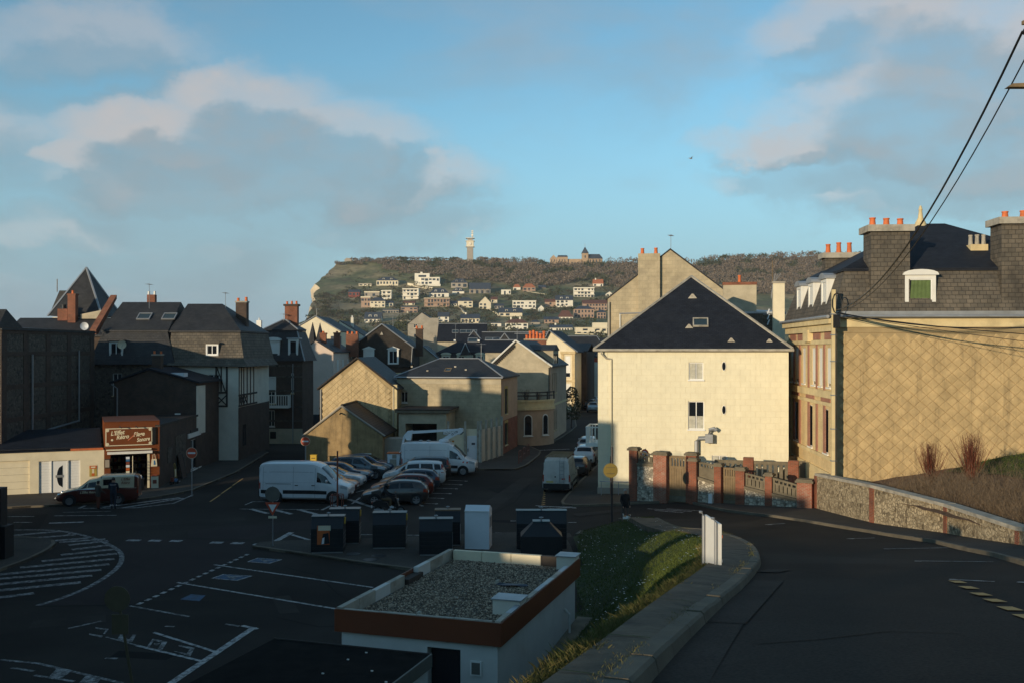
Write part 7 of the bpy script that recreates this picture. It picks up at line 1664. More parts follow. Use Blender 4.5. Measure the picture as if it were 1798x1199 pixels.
# ================================================================ foreground sheds
T1 = House('flat_roofed_toilet_block', 'white flat-roofed block with rusty brown fascia and gravelled roof', -4.62, 25.9, -17.8, 4.57, 8.1, 2.2, cat='building')
M_wallW = pm('off_white_wall', (.62, .60, .55), .85, .08, .7, .2, dirt=(.42, .39, .33), damt=.45)  # even off-white base with blotchy dirt
i_ = .14
def t1walls():
 x0, x1, y0, y1, z0, z1 = i_, 4.57 - i_, i_, 8.1 - i_, -.6, 2.2; q = MB()
 a, b, c, d = 2.55, 3.45, .75, 1.95
 for (xa, xb, za, zb) in ((x0, a, z0, z1), (b, x1, z0, z1), (a, b, z0, c), (a, b, d, z1)): q.poly([(xa, y0, za), (xb, y0, za), (xb, y0, zb), (xa, y0, zb)])
 for (p0, p1) in (((a, c), (b, c)), ((b, c), (b, d)), ((b, d), (a, d)), ((a, d), (a, c))): q.poly([(p0[0], y0, p0[1]), (p1[0], y0, p1[1]), (p1[0], y0 + .3, p1[1]), (p0[0], y0 + .3, p0[1])])
 q.poly([(x1, y0, z0), (x1, y1, z0), (x1, y1, z1), (x1, y0, z1)]); q.poly([(x1, y1, z0), (x0, y1, z0), (x0, y1, z1), (x1, y1, z1)]); q.poly([(x0, y1, z0), (x0, y0, z0), (x0, y0, z1), (x0, y1, z1)])
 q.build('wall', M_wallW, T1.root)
 g = MB(); g.box(a, b, y0 + .28, y0 + .3, c, d); w = g.build('window', M_glass, T1.root); MB().box(a - .05, b + .05, y0 - .08, y0 + .29, c - .08, c - .002).build('sill', M_wallW, w); MB().box(a - .2, b + .4, y0 - .03, y0 - .003, c - .5, c - .1).build('ledge', M_wallW, w)
 g = MB(); g.box(3.72, 4.02, y0 - .04, y0 - .002, 1.35, 1.72); v = g.build('vent_cover', M_white, T1.root); MB().box(3.76, 3.98, y0 - .05, y0 - .04, 1.39, 1.68).build('vent_grille', M_signbackG, v)
t1walls()
M_fascia = pm('rusty_fascia', (.165, .042, .014), .5, .10, .6, .05, dirt=(.13, .04, .018), damt=.5)
MB().box(0, 4.57, 0, .03, 2.16, 2.74).build('fascia', M_fascia, T1.root); MB().box(4.54, 4.57, .031, 8.1, 2.16, 2.74).build('fascia', M_fascia, T1.root); MB().box(0, .03, .031, 8.1, 2.16, 2.74).build('fascia', M_fascia, T1.root); MB().box(.031, 4.539, 8.07, 8.1, 2.16, 2.74).build('fascia', M_fascia, T1.root)
MB().box(.03, 4.54, .03, 8.07, 2.15, 2.2).build('soffit', M_wallW, T1.root); MB().box(.031, 4.539, .031, 8.069, 2.2, 2.44).build('roof_deck', pm('gravel_bed', (.16, .14, .115), .95, .4, 14, .9), T1.root)
def parapet():
 r = random.Random(2)
 def run(n, f, gapset=(), mats=(M_conc2,)):
  for k in range(n):
   if k in gapset: continue
   x0, x1, y0, y1 = f(k); j = r.uniform(-.015, .012)
   MB().box(x0, x1, y0, y1, 2.44, 2.765 + j).build('coping_stone', mats[k % len(mats)], T1.root)
 run(8, lambda k: (.032, .19, .06 + k * 1.0 + .01, .06 + (k + 1) * 1.0 - .01), (4,), (M_conc2, M_conc2, M_wallW)); run(4, lambda k: (.25 + k * 1.02, .25 + (k + 1) * 1.02 - .02, 7.90, 8.068), (), (M_cream, M_cream, M_cream, M_woodD))
 run(4, lambda k: (.25 + k * 1.02, .25 + (k + 1) * 1.02 - .02, .032, .13), (), (M_conc2,)); run(9, lambda k: (4.39, 4.538, .04 + k * .84 + .01, .04 + (k + 1) * .84 - .01), (2, 8), (M_conc2, M_zinc, M_wallW))
 MB().box(.031, .30, 4.1, 5.2, 2.44, 2.62).build('timber_edging', M_woodD, T1.root)
 for (x0, x1, y0, y1, z) in ((3.75, 4.5, 1.75, 2.35, 2.86), (3.95, 4.54, 7.45, 8.06, 2.88)):
  b = MB().box(x0, x1, y0, y1, 2.44, z).build('roof_pier', M_creamW, T1.root); MB().box(x0 - .04, x1 + .05, y0 - .04, y1 + .04, z, z + .03).build('metal_cap', M_zinc, b)
parapet()
def gravel():
 r = random.Random(9); v = []; f = []
 base = [(1, 0, 0), (0, 1, 0), (-1, 0, 0), (0, -1, 0), (0, 0, 1), (0, 0, -1)]; fs = [(0, 1, 4), (1, 2, 4), (2, 3, 4), (3, 0, 4), (1, 0, 5), (2, 1, 5), (3, 2, 5), (0, 3, 5)]
 for k in range(15000):
  x, y = r.uniform(.27, 4.32), r.uniform(.16, 7.8); s = r.uniform(.016, .036); b = len(v); a = r.uniform(0, 6.3); ca, sa = math.cos(a), math.sin(a); sx, sy, sz = s * r.uniform(.8, 1.5), s * r.uniform(.7, 1.2), s * r.uniform(.5, .9)
  z = 2.44 + sz * .5 + .02 * noise.noise(Vector((x, y, 0)))
  for (p, q_, w) in base: v.append((x + (p * sx) * ca - (q_ * sy) * sa, y + (p * sx) * sa + (q_ * sy) * ca, z + w * sz + .012))
  f += [tuple(b + i for i in t) for t in fs]
 m, nt, b_ = newmat('pebbles'); gi = nt.nodes.new('ShaderNodeNewGeometry'); cr = nt.nodes.new('ShaderNodeValToRGB'); e = cr.color_ramp.elements; e[0].color = (.05, .036, .024, 1); e[1].color = (.55, .44, .31, 1); e.new(.5).color = (.20, .148, .098, 1)
 nt.links.new(gi.outputs['Random Per Island'], cr.inputs[0]); nt.links.new(cr.outputs[0], b_.inputs['Base Color']); b_.inputs['Roughness'].default_value = .8
 me = bpy.data.meshes.new('gravel'); me.from_pydata(v, [], f); me.materials.append(m); o = bpy.data.objects.new('gravel', me); COL.objects.link(o); o.parent = T1.root; o['kind'] = 'stuff'
gravel()
for (x, y, w, d, h) in ((2.7, 5.0, .16, .12, .12), (1.9, .9, .16, .10, .14), (2.2, 3.0, .08, .08, .05)): MB().ext([(x, y, 2.46), (x + w, y, 2.46), (x + w * .8, y, 2.46 + h), (x + w * .2, y, 2.46 + h * .9)], (0, d, 0)).build('roof_debris', M_conc2, T1.root)
for (x, y, w, d) in ((2.1, .55, .9, .45), (3.3, 4.9, 1.0, .35)):
 q = MB(); q.poly([(x + w * .5 * math.cos(a * .7) * (1 + .2 * math.sin(a * 3)), y + d * .5 * math.sin(a * .7), 2.505 + .03 * math.sin(a * 2)) for a in range(9)]); q.build('felt_patch', M_slateH, T1.root)
MB().tube([(4.6, 6.6, .7), (4.6, 6.6, 1.3), (4.44, 6.6, 1.45)], .04, 6).build('vent_pipe', M_wallW, T1.root)
MB().ext([(4.46, 0, -.5), (4.46, 8.2, -.5), (4.46, 8.2, .82), (4.46, 0, .35)], (.75, 0, 0)).build('concrete_path', M_concrete, T1.root)
T2 = House('dark_roofed_shed', 'shed with flat black felt roof in the near foreground', -7.64, 18.6, -17.8, 4.05, 6.0, 2.25, cat='shed')
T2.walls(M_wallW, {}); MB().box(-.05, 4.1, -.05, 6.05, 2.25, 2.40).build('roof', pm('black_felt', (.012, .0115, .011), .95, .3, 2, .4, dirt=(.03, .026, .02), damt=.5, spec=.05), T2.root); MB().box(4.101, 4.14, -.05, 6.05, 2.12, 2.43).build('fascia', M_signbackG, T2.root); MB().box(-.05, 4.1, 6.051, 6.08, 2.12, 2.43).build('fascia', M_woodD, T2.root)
r = random.Random(8)
for k in range(5): x, y = r.uniform(2.2, 3.9), r.uniform(3.5, 5.8); MB().box(x, x + .05, y, y + .03, 2.40, 2.42).build('litter', M_white, T2.root)

# ================================================================ recycling bins
M_bin = pm('bin_navy', (.0085, .013, .017), .45, .2, 1.2, .06, dirt=(.03, .032, .032), damt=.4); M_binlid = pm('bin_lid', (.025, .055, .066), .35, .12, 1.2, .05, dirt=(.10, .11, .11), damt=.5); M_yel = pm('bin_yellow', (.55, .36, .03), .5, .1, 2, 0); M_rustlid = pm('bin_lid_rusty', (.22, .13, .07), .6, .2, 2, .1)
def bin_(label, px0, px1, yb, h=1.75, dep=1.2, rz=0, lid=None, poster=False, flap=M_yel):
 D = (CH - .09) * FPX / (yb - HY); w = XD(px1, D) - XD(px0, D); t = empty('recycling_bin', (XD(px0, D), D, .09), rad(rz), label, 'recycling bin', 'recycling bins')
 s = h / 1.75; prof_ = [(0, .06), (dep, .06), (dep, 1.12 * s), (dep * .74, 1.60 * s), (dep * .26, 1.60 * s), (0, 1.12 * s)]
 MB().ext([(0, y, z) for y, z in prof_], (w, 0, 0)).build('body', M_bin, t)
 MB().box(.03, w - .03, .03, dep - .03, 0, .06).build('skid', M_galv, t)
 for k in range(5): MB().box(.04, w - .04, -.018, .0, .16 + k * .19, .28 + k * .19).build('rib', M_bin, t)
 for k in range(4): MB().ext([(w, .10, .25 + k * .2), (w, dep - .1, .25 + k * .2), (w, dep - .1, .27 + k * .2), (w, .1, .27 + k * .2)], (.012, 0, 0)).build('rib', M_galv, t)
 MB().ext([(-.03, dep * .24, 1.601 * s), (w + .03, dep * .24, 1.601 * s), (w + .03, dep * .76, 1.601 * s), (-.03, dep * .76, 1.601 * s)], (0, 0, .05)).build('lid', lid or M_binlid, t)
 MB().tube([(w / 2, dep / 2, 1.65 * s), (w / 2, dep / 2, 1.78 * s)], .035, 8).build('lifting_ring', M_galv, t); MB().lathe([(.09, 0), (.09, .03), (.03, .05)], 10, (w / 2, dep / 2, 1.74 * s)).build('lifting_mushroom', M_galv, t)
 if flap: MB().ext([(w + .002, dep * .30, 1.28 * s), (w + .002, dep * .52, 1.28 * s), (w + .002, dep * .60, 1.54 * s), (w + .002, dep * .34, 1.56 * s)], (.05, 0, 0)).build('flap', flap, t)
 if poster:
  MB().box(.28, .85, -.026, -.019, .40, 1.28).build('poster', M_orange, t); MB().box(.33, .9, -.032, -.027, 1.05, 1.28).build('poster_head', M_cr, t); MB().ext([(.45, -.031, .4), (.85, -.031, .45), (.8, -.031, .95), (.55, -.031, .9)], (0, .004, 0)).build('poster_print', M_bin, t); MB().ext([(.48, -.033, .42), (.6, -.033, .45), (.62, -.033, .75), (.52, -.033, .7)], (0, .001, 0)).build('poster_tear', M_whiteB, t)
 return t
bin_('navy recycling bin with torn orange poster, nearest the give-way sign', 546, 602, 971, 1.75, 1.25, 4, poster=True)
bin_('navy recycling bin directly behind the one with the poster', 577, 630, 955, 1.75, 1.25, 4)
bin_('navy recycling bin with bright yellow flap, second along the row', 654, 712, 963, 1.75, 1.25, 3)
bin_('navy recycling bin with plain side, just left of the white cabinet', 736, 794, 975, 1.72, 1.2, 3, flap=None)
bin_('navy recycling bin with rusty lid peeping out behind its neighbour', 764, 808, 958, 1.78, 1.2, 3, lid=M_rustlid, flap=None)
bin_('wide navy bin with pale lid at the right end, rear one', 907, 995, 966, 1.95, 1.0, 0, lid=M_binlid, flap=None)
def pyr_bin():
 D = 45.6; t = empty('recycling_bin', (XD(914, D), D - 1.3, .09), 0, 'navy tapering bin with small pale lid in front of the wide one', 'recycling bin', 'recycling bins'); w = 1.85; q = MB()
 a = [(0, 0, .05), (w, 0, .05), (w, 1.2, .05), (0, 1.2, .05)]; b = [(x, y, 1.05) for x, y, z in a]; c = [(w * .3, .35, 1.62), (w * .7, .35, 1.62), (w * .7, .9, 1.62), (w * .3, .9, 1.62)]
 q.grid([a, b, c], True); q.poly(c); q.build('body', M_bin, t); MB().box(w * .29, w * .71, .33, .92, 1.621, 1.68).build('lid', M_binlid, t); MB().tube([(w / 2, .6, 1.68), (w / 2, .6, 1.85)], .035, 8).build('lifting_ring', M_galv, t); MB().lathe([(.1, 0), (.1, .03), (.03, .05)], 10, (w / 2, .6, 1.8)).build('lifting_mushroom', M_galv, t); MB().box(.04, w - .04, .04, 1.16, 0, .05).build('skid', M_galv, t)
pyr_bin()
D = (CH - .09) * FPX / (963 - HY); t = empty('clothes_bank', (XD(816, D), D, .09), rad(-6), 'white metal clothes bank with sloping top between the bins', 'clothes bank'); w = 1.16
MB().ext([(0, 0, 0), (0, 1.0, 0), (0, 1.0, 1.8), (0, .35, 2.03), (0, 0, 1.8)], (w, 0, 0)).build('body', M_whiteB, t); MB().box(-.02, w + .02, -.03, -.003, 1.76, 1.80).build('top_trim', M_pvc, t); MB().box(.02, w - .02, .02, .98, -.06, -.002).build('base', M_galv, t); MB().box(w + .001, w + .03, .25, .75, 1.0, 1.5).build('drop_flap', M_zinc, t)

# ================================================================ signs and posts
def disc(q, c, r, n, th, N_=20):
 q.ext([c + Vector((r * math.cos(2 * math.pi * i / N_), 0, r * math.sin(2 * math.pi * i / N_))) for i in range(N_)], Vector((0, th, 0)))
def post_sign(name, label, px, ybase, D=None, rz=0, h=2.6, r=.028, mat=None, lean=0.0, cat='road sign', z=None):
 D = D or (CH) * FPX / (ybase - HY); x = XD(px, D); zz = gh(x, D) if z is None else z
 t = empty(name, (x, D, zz), rad(rz), label, cat); MB().tube([(0, 0, -.1), (lean, 0, h)], r, 8).build('post', mat or M_galv, t); return t
t = post_sign('give_way_sign', 'give-way triangle on a grey post with a round sign back above', 479, 956, 47.6, 0, 2.95)
z = lambda y, D=47.6: ZD(y, D)
q = MB(); disc(q, Vector((0, -.06, z(866.5))), .36, 0, .02); q.build('round_sign_back', M_signbackG, t)
q = MB(); q.ext([(-.36, -.06, z(881)), (.36, -.06, z(881)), (0, -.06, z(904))], (0, .02, 0)); s_ = q.build('triangle', M_red, t); q = MB(); q.ext([(-.20, -.066, z(884.5)), (.20, -.066, z(884.5)), (0, -.066, z(898))], (0, .005, 0)); q.build('triangle_face', M_pvc, s_)
MB().box(-.2, .2, -.055, -.035, z(909), z(905)).build('plate', M_cr, t)
t = post_sign('round_sign', 'back of a round sign on a leaning pole in the near left foreground', 240, 1199, 26.4, 0, 3.15, .04, M_signback, -.53, z=0)
zz = lambda y: ZD(y, 26.4)
q = MB(); disc(q, Vector((-.50, -.05, zz(1050))), .34, 0, .02); q.build('sign_back', M_signback, t); MB().box(-.64, -.20, -.06, -.045, zz(1112), zz(1077)).build('plate_back', M_signback, t)
t = post_sign('round_sign', 'back of a round yellow sign on a pole beside the lawn', 1074.5, 930, 52.0, 0, 4.2, .055, M_post)
q = MB(); disc(q, Vector((-.08, -.08, ZD(825, 52) - t.location.z)), .38, 0, .02); f = q.build('sign_back', pm('sign_back_ochre', (.21, .15, .03), .6, .1, 3, .05), t);  # plain ochre base colour on the sign back
for dz in (-.16, .16): MB().box(-.3, .14, -.10, -.081, ZD(825, 52) - t.location.z + dz - .015, ZD(825, 52) - t.location.z + dz + .015).build('bracket', M_signback, f)
def no_entry(label, px, py, D, ybase):
 t = post_sign('no_entry_sign', label, px, ybase, D, 0, ZD(py, D) + .1, .035); zc = ZD(py, D)
 q = MB(); disc(q, Vector((0, -.06, zc)), .36, 0, .02); f = q.build('disc_rim', M_cr, t); q = MB(); disc(q, Vector((0, -.066, zc)), .335, 0, .006); q.build('disc_face', M_red, f); MB().box(-.24, .24, -.072, -.0665, zc - .055, zc + .055).build('white_bar', M_pvc, f)
no_entry('no-entry sign against the brown roughcast shed', 536.5, 774, 76, 815); no_entry('no-entry sign on the pavement before the brick workshop', 337, 794.5, 64.2, 862)
D = 60.0; t = empty('hooped_pole', (XD(592.5, D), D, 0), 0, 'thin dark red pole inside a hooped guard rail beside the white van', 'pole')
MB().tube([(0, 0, 0), (0, 0, ZD(791, D))], .05, 8).build('pole', M_rust, t)
for (x0, y0, x1, y1) in ((-.35, -.3, .3, -.3), (-.35, .35, .3, .35), (-.35, -.3, -.35, .35), (.3, -.3, .3, .35)): MB().tube([(x0, y0, 0), (x0, y0, .62), (x0 * .9 + x1 * .1, y0 * .9 + y1 * .1, .72), (x0 * .1 + x1 * .9, y0 * .1 + y1 * .9, .72), (x1, y1, .62), (x1, y1, 0)], .028, 6).build('hoop', M_rust, t)
D = 61.5; t = empty('sign_cluster', (XD(1132.5, D), D, gh(XD(1132.5, D), D)), rad(-48), 'post carrying a red ring weight sign and small direction plates by the wall', 'road sign'); zg = t.location.z
MB().tube([(0, .03, -.1), (0, .03, ZD(787, D) - zg)], .035, 8).build('post', M_galv, t)
zc = ZD(797, D) - zg; q = MB(); disc(q, Vector((0, -.02, zc)), .33, 0, .02); f = q.build('ring_sign', M_red, t); q = MB(); disc(q, Vector((0, -.028, zc)), .22, 0, .006); q.build('ring_face', M_pvc, f); text_mesh('lettering', '3,5t', .2, M_black, f, (0, -.034, zc), (rad(90), 0, 0), 0, .002, .004)
for (y0, y1, x0, x1, m_) in ((813, 807.5, -.3, .3, M_cr), (820, 815, -.15, .17, M_blue), (837, 831, -.1, .14, M_binlid), (846, 838, 0, .3, M_pvc)): MB().box(x0, x1, -.03, -.005, ZD(y0, D) - zg, ZD(y1, D) - zg).build('plate', m_, t)
MB().box(.1, .2, -.035, -.03, ZD(844, D) - zg, ZD(840, D) - zg).build('plate_symbol', pm('sign_green', (.05, .22, .08), .5, .05, 2, 0), t)
def arrow_plate(par, yc, L0, L1, h, mat, txt, size, D=61.5, zg=0.0, y=-.04):
 zc = ZD(yc, D) - zg; q = MB(); q.ext([(L0, y, zc - h / 2), (L1 - h / 2, y, zc - h / 2), (L1, y, zc), (L1 - h / 2, y, zc + h / 2), (L0, y, zc + h / 2)], (0, .02, 0)); a = q.build('arrow_plate', mat, par)
 if txt: text_mesh('lettering', txt, size, M_black, a, ((L0 + L1 - h / 2) / 2, y - .004, zc), (rad(90), 0, 0), 0, .002, .004)
 return a
arrow_plate(t, 826, -.45, .62, .26, M_pvc, 'ACCES PARKING', .125, 61.5, zg); arrow_plate(t, 850, -.30, .50, .22, pm('plate_pale_blue', (.45, .58, .62), .5, .05, 2, 0), '', .12, 61.5, zg)
D = 80; t = empty('direction_sign', (XD(786, D), D, 0), 0, 'white arrow direction sign behind the lift van', 'road sign'); MB().tube([(0, .03, 0), (0, .03, ZD(750, D))], .04, 8).build('post', M_galv, t)
zc = ZD(757.8, D); q = MB(); q.ext([(-.38, -.03, zc - .22), (1.1, -.03, zc - .22), (1.32, -.03, zc), (1.1, -.03, zc + .22), (-.38, -.03, zc + .22)], (0, .03, 0)); a = q.build('plate', M_black, t); q = MB(); q.ext([(-.35, -.04, zc - .19), (1.0, -.04, zc - .19), (1.19, -.04, zc), (1.0, -.04, zc + .19), (-.35, -.04, zc + .19)], (0, .009, 0)); q.build('plate_face', M_pvc, a)
text_mesh('lettering', 'CENTRE VILLE', .155, M_black, a, (.33, -.044, zc + .085), (rad(90), 0, 0), 0, .002, .003); text_mesh('lettering', 'TOUTES DIRECTIONS', .14, M_black, a, (.36, -.044, zc - .09), (rad(90), 0, 0), 0, .002, .003)
D = 78.2; t = empty('letter_box', (XD(551, D), D, 0), 0, 'yellow post box standing against the brown shed', 'post box'); MB().box(-.24, .24, -.2, .2, .5, 1.15).build('box', M_yel, t); MB().lathe([(.05, 0), (.05, .5)], 8).build('leg', M_galv, t); MB().box(-.26, .26, -.22, .22, 1.15, 1.21).build('top', M_yel, t); MB().box(-.15, .15, -.21, -.2, .92, .97).build('slot', M_black, t)
p = ray_prof(1268, 1004); gz = gh(p.x - .35, p.y)
t = empty('roadside_panel', (p.x - .28, p.y, bank_z(p.x - .28, p.y) - .05), rad(97), 'white panel sign on two tubes seen nearly edge-on above the lawn', 'sign')
for x in (-.42, .42): MB().tube([(x, 0, -.1), (x, 0, 1.15), (x + .02, .03, 1.22), (x + .08, .05, 1.22)], .032, 8).build('post', M_galv, t)
MB().ext([(-.52, -.05, .12), (.50, -.05, .05), (.50, -.05, 1.16), (-.52, -.05, 1.12)], (0, -.05, 0)).build('panel', M_white, t); MB().box(-.5, .48, -.13, -.101, .3, .36).build('rail', M_zinc, t); MB().box(-.5, .48, -.13, -.101, .82, .88).build('rail', M_terra, t)
t = empty('handrail', (XD(1053, 63.6), 63.6, 0), rad(-10), 'low grey tube handrail along the yellow house plinth', 'handrail'); MB().tube([(0, 0, 1.05), (2.0, 0, 1.05)], .03, 6).build('rail', M_galv, t)
for x in (.1, 1.2): MB().tube([(x, 0, .1), (x, 0, 1.05)], .025, 6).build('upright', M_galv, t)
for i in range(3):
 p = G(913 + i * 7, 812 - i * 6, .1); t = empty('hoop_barrier', p, rad(80), 'dark red hoop barrier, %s of three on the corner pavement' % ('nearest', 'middle', 'farthest')[i], 'barrier', 'hoop barriers on the corner'); MB().tube([(-.55, 0, 0), (-.55, 0, .95), (-.45, 0, 1.02), (.45, 0, 1.02), (.55, 0, .95), (.55, 0, 0)], .035, 6).build('hoop', M_rust, t); MB().tube([(-.55, 0, .5), (.55, 0, .5)], .028, 6).build('crossbar', M_rust, t)
D = 9.3 * FPX / (975 - HY); t = empty('dark_cabinet', (XD(0, D) - .1, D, .12), 0, 'dark panelled cabinet on the traffic island at the left edge', 'cabinet'); MB().box(-1.1, .52, -.4, .4, 0, 1.45).build('base', M_bin, t); MB().box(-1.0, .28, -.3, .3, 1.451, 3.15).build('upper', M_bin, t); MB().box(-1.0, .2, -.33, -.301, 1.6, 3.0).build('panel', M_slateH, t)

# ================================================================ utility poles, cables
def cable(label, pts, sag, r, n=18, group='overhead cables'):
 a, b = Vector(pts[0]), Vector(pts[1]); path = [a.lerp(b, i / n) - Vector((0, 0, sag * 4 * (i / n) * (1 - i / n))) for i in range(n + 1)]
 q = MB(); q.tube(path, r, 5); o = q.build('overhead_cable', M_black, smooth=60, uv=False, label=label, cat='cable', group=group); return o
PC = Vector((XD(1463.5, 53.2), 53.2, 1.0)); ztop = ZD(509, 53.2)
t = empty('concrete_pole', PC, rad(-4), 'slim concrete service pole at the corner of the stone house', 'utility pole')
MB().ext([(-.12, -.10, 0), (.12, -.10, 0), (.09, -.10, ztop - 1), (-.09, -.10, ztop - 1)], (0, .2, 0)).build('shaft', M_stone, t)
for z_ in (2.5, 4.2, 6.0, 7.8, 9.2, 10.3): MB().box(-.15, .15, -.13, .13, z_, z_ + .06).build('strap', M_galv, t)
MB().tube([(.08, -.14, .5), (.09, -.14, 10.2)], .035, 6).build('cable_duct', M_black, t)
lp = [Vector((.14 + .25 * math.sin(a * .63), -.15, 10.9 + .55 * math.cos(a * .63))) for a in range(11)]; MB().tube(lp, .03, 5).build('cable_loop', M_black, t); MB().box(-.05, .3, -.2, -.1, 9.6, 10.3).build('junction_box', M_black, t)
NP = Vector((13.63, 26.0, 0)); NP.z = gh(NP.x, NP.y)
t = empty('utility_pole', NP, 0, 'tall service pole with cables and lamp arm at the upper right edge', 'utility pole'); hp = 18.3 - NP.z
MB().tube([(0, 0, -.3), (0, 0, hp)], .15, 10, .10).build('shaft', M_stone, t); MB().box(-.3, .3, -.05, .05, hp - .35, hp - .25).build('crossarm', M_wood, t)
for x in (-.26, -.1): MB().lathe([(.05, 0), (.07, .06), (.04, .14)], 8, (x, -.05, hp - .62)).build('insulator', M_black, t)
MB().tube([(-.02, 0, ZD(154, 26) - NP.z), (-.55, 0, ZD(153, 26) - NP.z)], .035, 6).build('lamp_arm', M_wood, t); MB().ext([(-.72, -.12, ZD(155, 26) - NP.z), (-.18, -.12, ZD(155, 26) - NP.z), (-.18, -.12, ZD(148, 26) - NP.z), (-.6, -.12, ZD(149, 26) - NP.z)], (0, .24, 0)).build('lamp_head', M_wood, t)
lp = [Vector((-.12 + .12 * math.sin(a * .63), -.2, ZD(105, 26) - NP.z + .26 * math.cos(a * .63))) for a in range(11)]; MB().tube(lp, .018, 5).build('cable_loop', M_black, t)
MB().box(-.2, .1, -.25, -.1, ZD(92, 26) - NP.z, ZD(70, 26) - NP.z).build('junction_box', M_black, t)
CT = Vector((PC.x + .1, 53.1, ZD(545, 53.2)))
ct2 = Vector((PC.x + .25, 53.1, ZD(549, 53.2)))
cable('thick twisted cable climbing from the house pole to the upper right pole', (CT, (NP.x - .35, 25.9, ZD(58, 26))), 1.6, .033)
cable('thinner cable running below the thick twisted one', (ct2, (NP.x - .2, 25.9, ZD(95, 26))), 1.4, .02)
for i, (y1, sag, r_, lab) in enumerate(((574, .35, .03, 'topmost cable drooping along the stone house wall'), (589, .1, .02, 'second cable slanting across the diamond wall'), (603, .05, .015, 'third cable slanting lower across the diamond wall'))):
 cable(lab, (Vector((PC.x + .12, 52.9, ZD(549 + i * 2, 53))), P(1830, y1, 47)), sag, r_)
# ================================================================ vehicles
CAR = {  # x from front, z bottom, z belt, z roof, half width at belt, half width at roof
 'hatch': (4.05, 1.05, [(0, .34, .60, .63, .60, .50), (.07, .24, .68, .71, .74, .62), (.40, .19, .80, .84, .84, .72), (1.0, .19, .92, .97, .87, .76), (1.30, .19, .94, 1.14, .87, .70), (1.78, .19, .95, 1.40, .875, .62), (2.35, .19, .97, 1.46, .875, .60), (3.05, .19, .985, 1.44, .87, .585), (3.55, .21, 1.0, 1.37, .86, .56), (3.85, .26, 1.01, 1.16, .83, .58), (3.98, .32, .98, 1.02, .79, .62), (4.05, .42, .80, .82, .70, .55)]),
 'suv': (4.45, 1.05, [(0, .38, .72, .76, .62, .52), (.08, .28, .82, .86, .78, .66), (.45, .24, .95, 1.0, .88, .76), (1.1, .24, 1.05, 1.1, .91, .80), (1.45, .24, 1.07, 1.30, .91, .72), (1.9, .24, 1.08, 1.58, .92, .66), (2.5, .24, 1.09, 1.64, .92, .64), (3.4, .24, 1.10, 1.61, .91, .62), (4.0, .26, 1.12, 1.52, .89, .58), (4.28, .32, 1.12, 1.22, .85, .60), (4.38, .38, 1.06, 1.10, .82, .64), (4.45, .48, .88, .90, .74, .58)]),
 'mini': (4.35, 1.05, [(0, .34, .70, .73, .62, .52), (.1, .25, .80, .84, .78, .66), (.5, .20, .95, 1.0, .87, .74), (.85, .20, 1.02, 1.10, .885, .76), (1.35, .20, 1.04, 1.42, .89, .66), (1.8, .20, 1.05, 1.64, .89, .64), (2.6, .20, 1.06, 1.70, .89, .63), (3.6, .20, 1.07, 1.67, .885, .62), (4.1, .24, 1.08, 1.58, .87, .60), (4.27, .32, 1.06, 1.2, .85, .64), (4.35, .44, .9, .93, .76, .6)]),
 'estate': (4.7, 1.05, [(0, .34, .62, .65, .62, .52), (.1, .25, .74, .78, .80, .68), (.6, .20, .88, .93, .88, .76), (1.2, .20, .96, 1.01, .9, .78), (1.55, .20, .97, 1.2, .9, .70), (2.05, .20, .98, 1.42, .9, .64), (2.7, .20, .99, 1.48, .9, .62), (3.7, .20, 1.0, 1.44, .89, .60), (4.3, .24, 1.02, 1.32, .87, .57), (4.58, .3, 1.0, 1.06, .82, .62), (4.7, .42, .84, .86, .74, .56)]),
 'van': (5.6, 1.05, [(0, .42, .86, .90, .72, .62), (.08, .30, 1.00, 1.04, .88, .74), (.55, .26, 1.14, 1.20, .97, .82), (.80, .26, 1.18, 1.32, .99, .82), (1.45, .26, 1.24, 1.98, 1.01, .80), (1.85, .26, 1.28, 2.30, 1.02, .82), (2.2, .26, 1.30, 2.44, 1.02, .85), (3.2, .26, 1.30, 2.48, 1.02, .87), (5.1, .26, 1.30, 2.46, 1.02, .87), (5.5, .28, 1.30, 2.42, 1.01, .85), (5.6, .34, 1.28, 2.36, .98, .82)]),
 'oldvan': (4.45, .95, [(0, .36, .55, .58, .48, .40), (.15, .28, .66, .70, .62, .48), (.6, .25, .82, .88, .72, .56), (1.15, .25, .93, 1.0, .76, .62), (1.4, .25, .95, 1.18, .77, .60), (1.75, .25, .96, 1.42, .77, .56), (2.2, .25, .96, 1.50, .77, .56), (2.35, .25, .96, 1.60, .77, .66), (2.45, .25, .96, 1.66, .77, .70), (4.2, .25, .96, 1.68, .77, .70), (4.38, .28, .94, 1.62, .75, .66), (4.45, .34, .9, 1.5, .72, .6)]),
}
WHEELM = {}
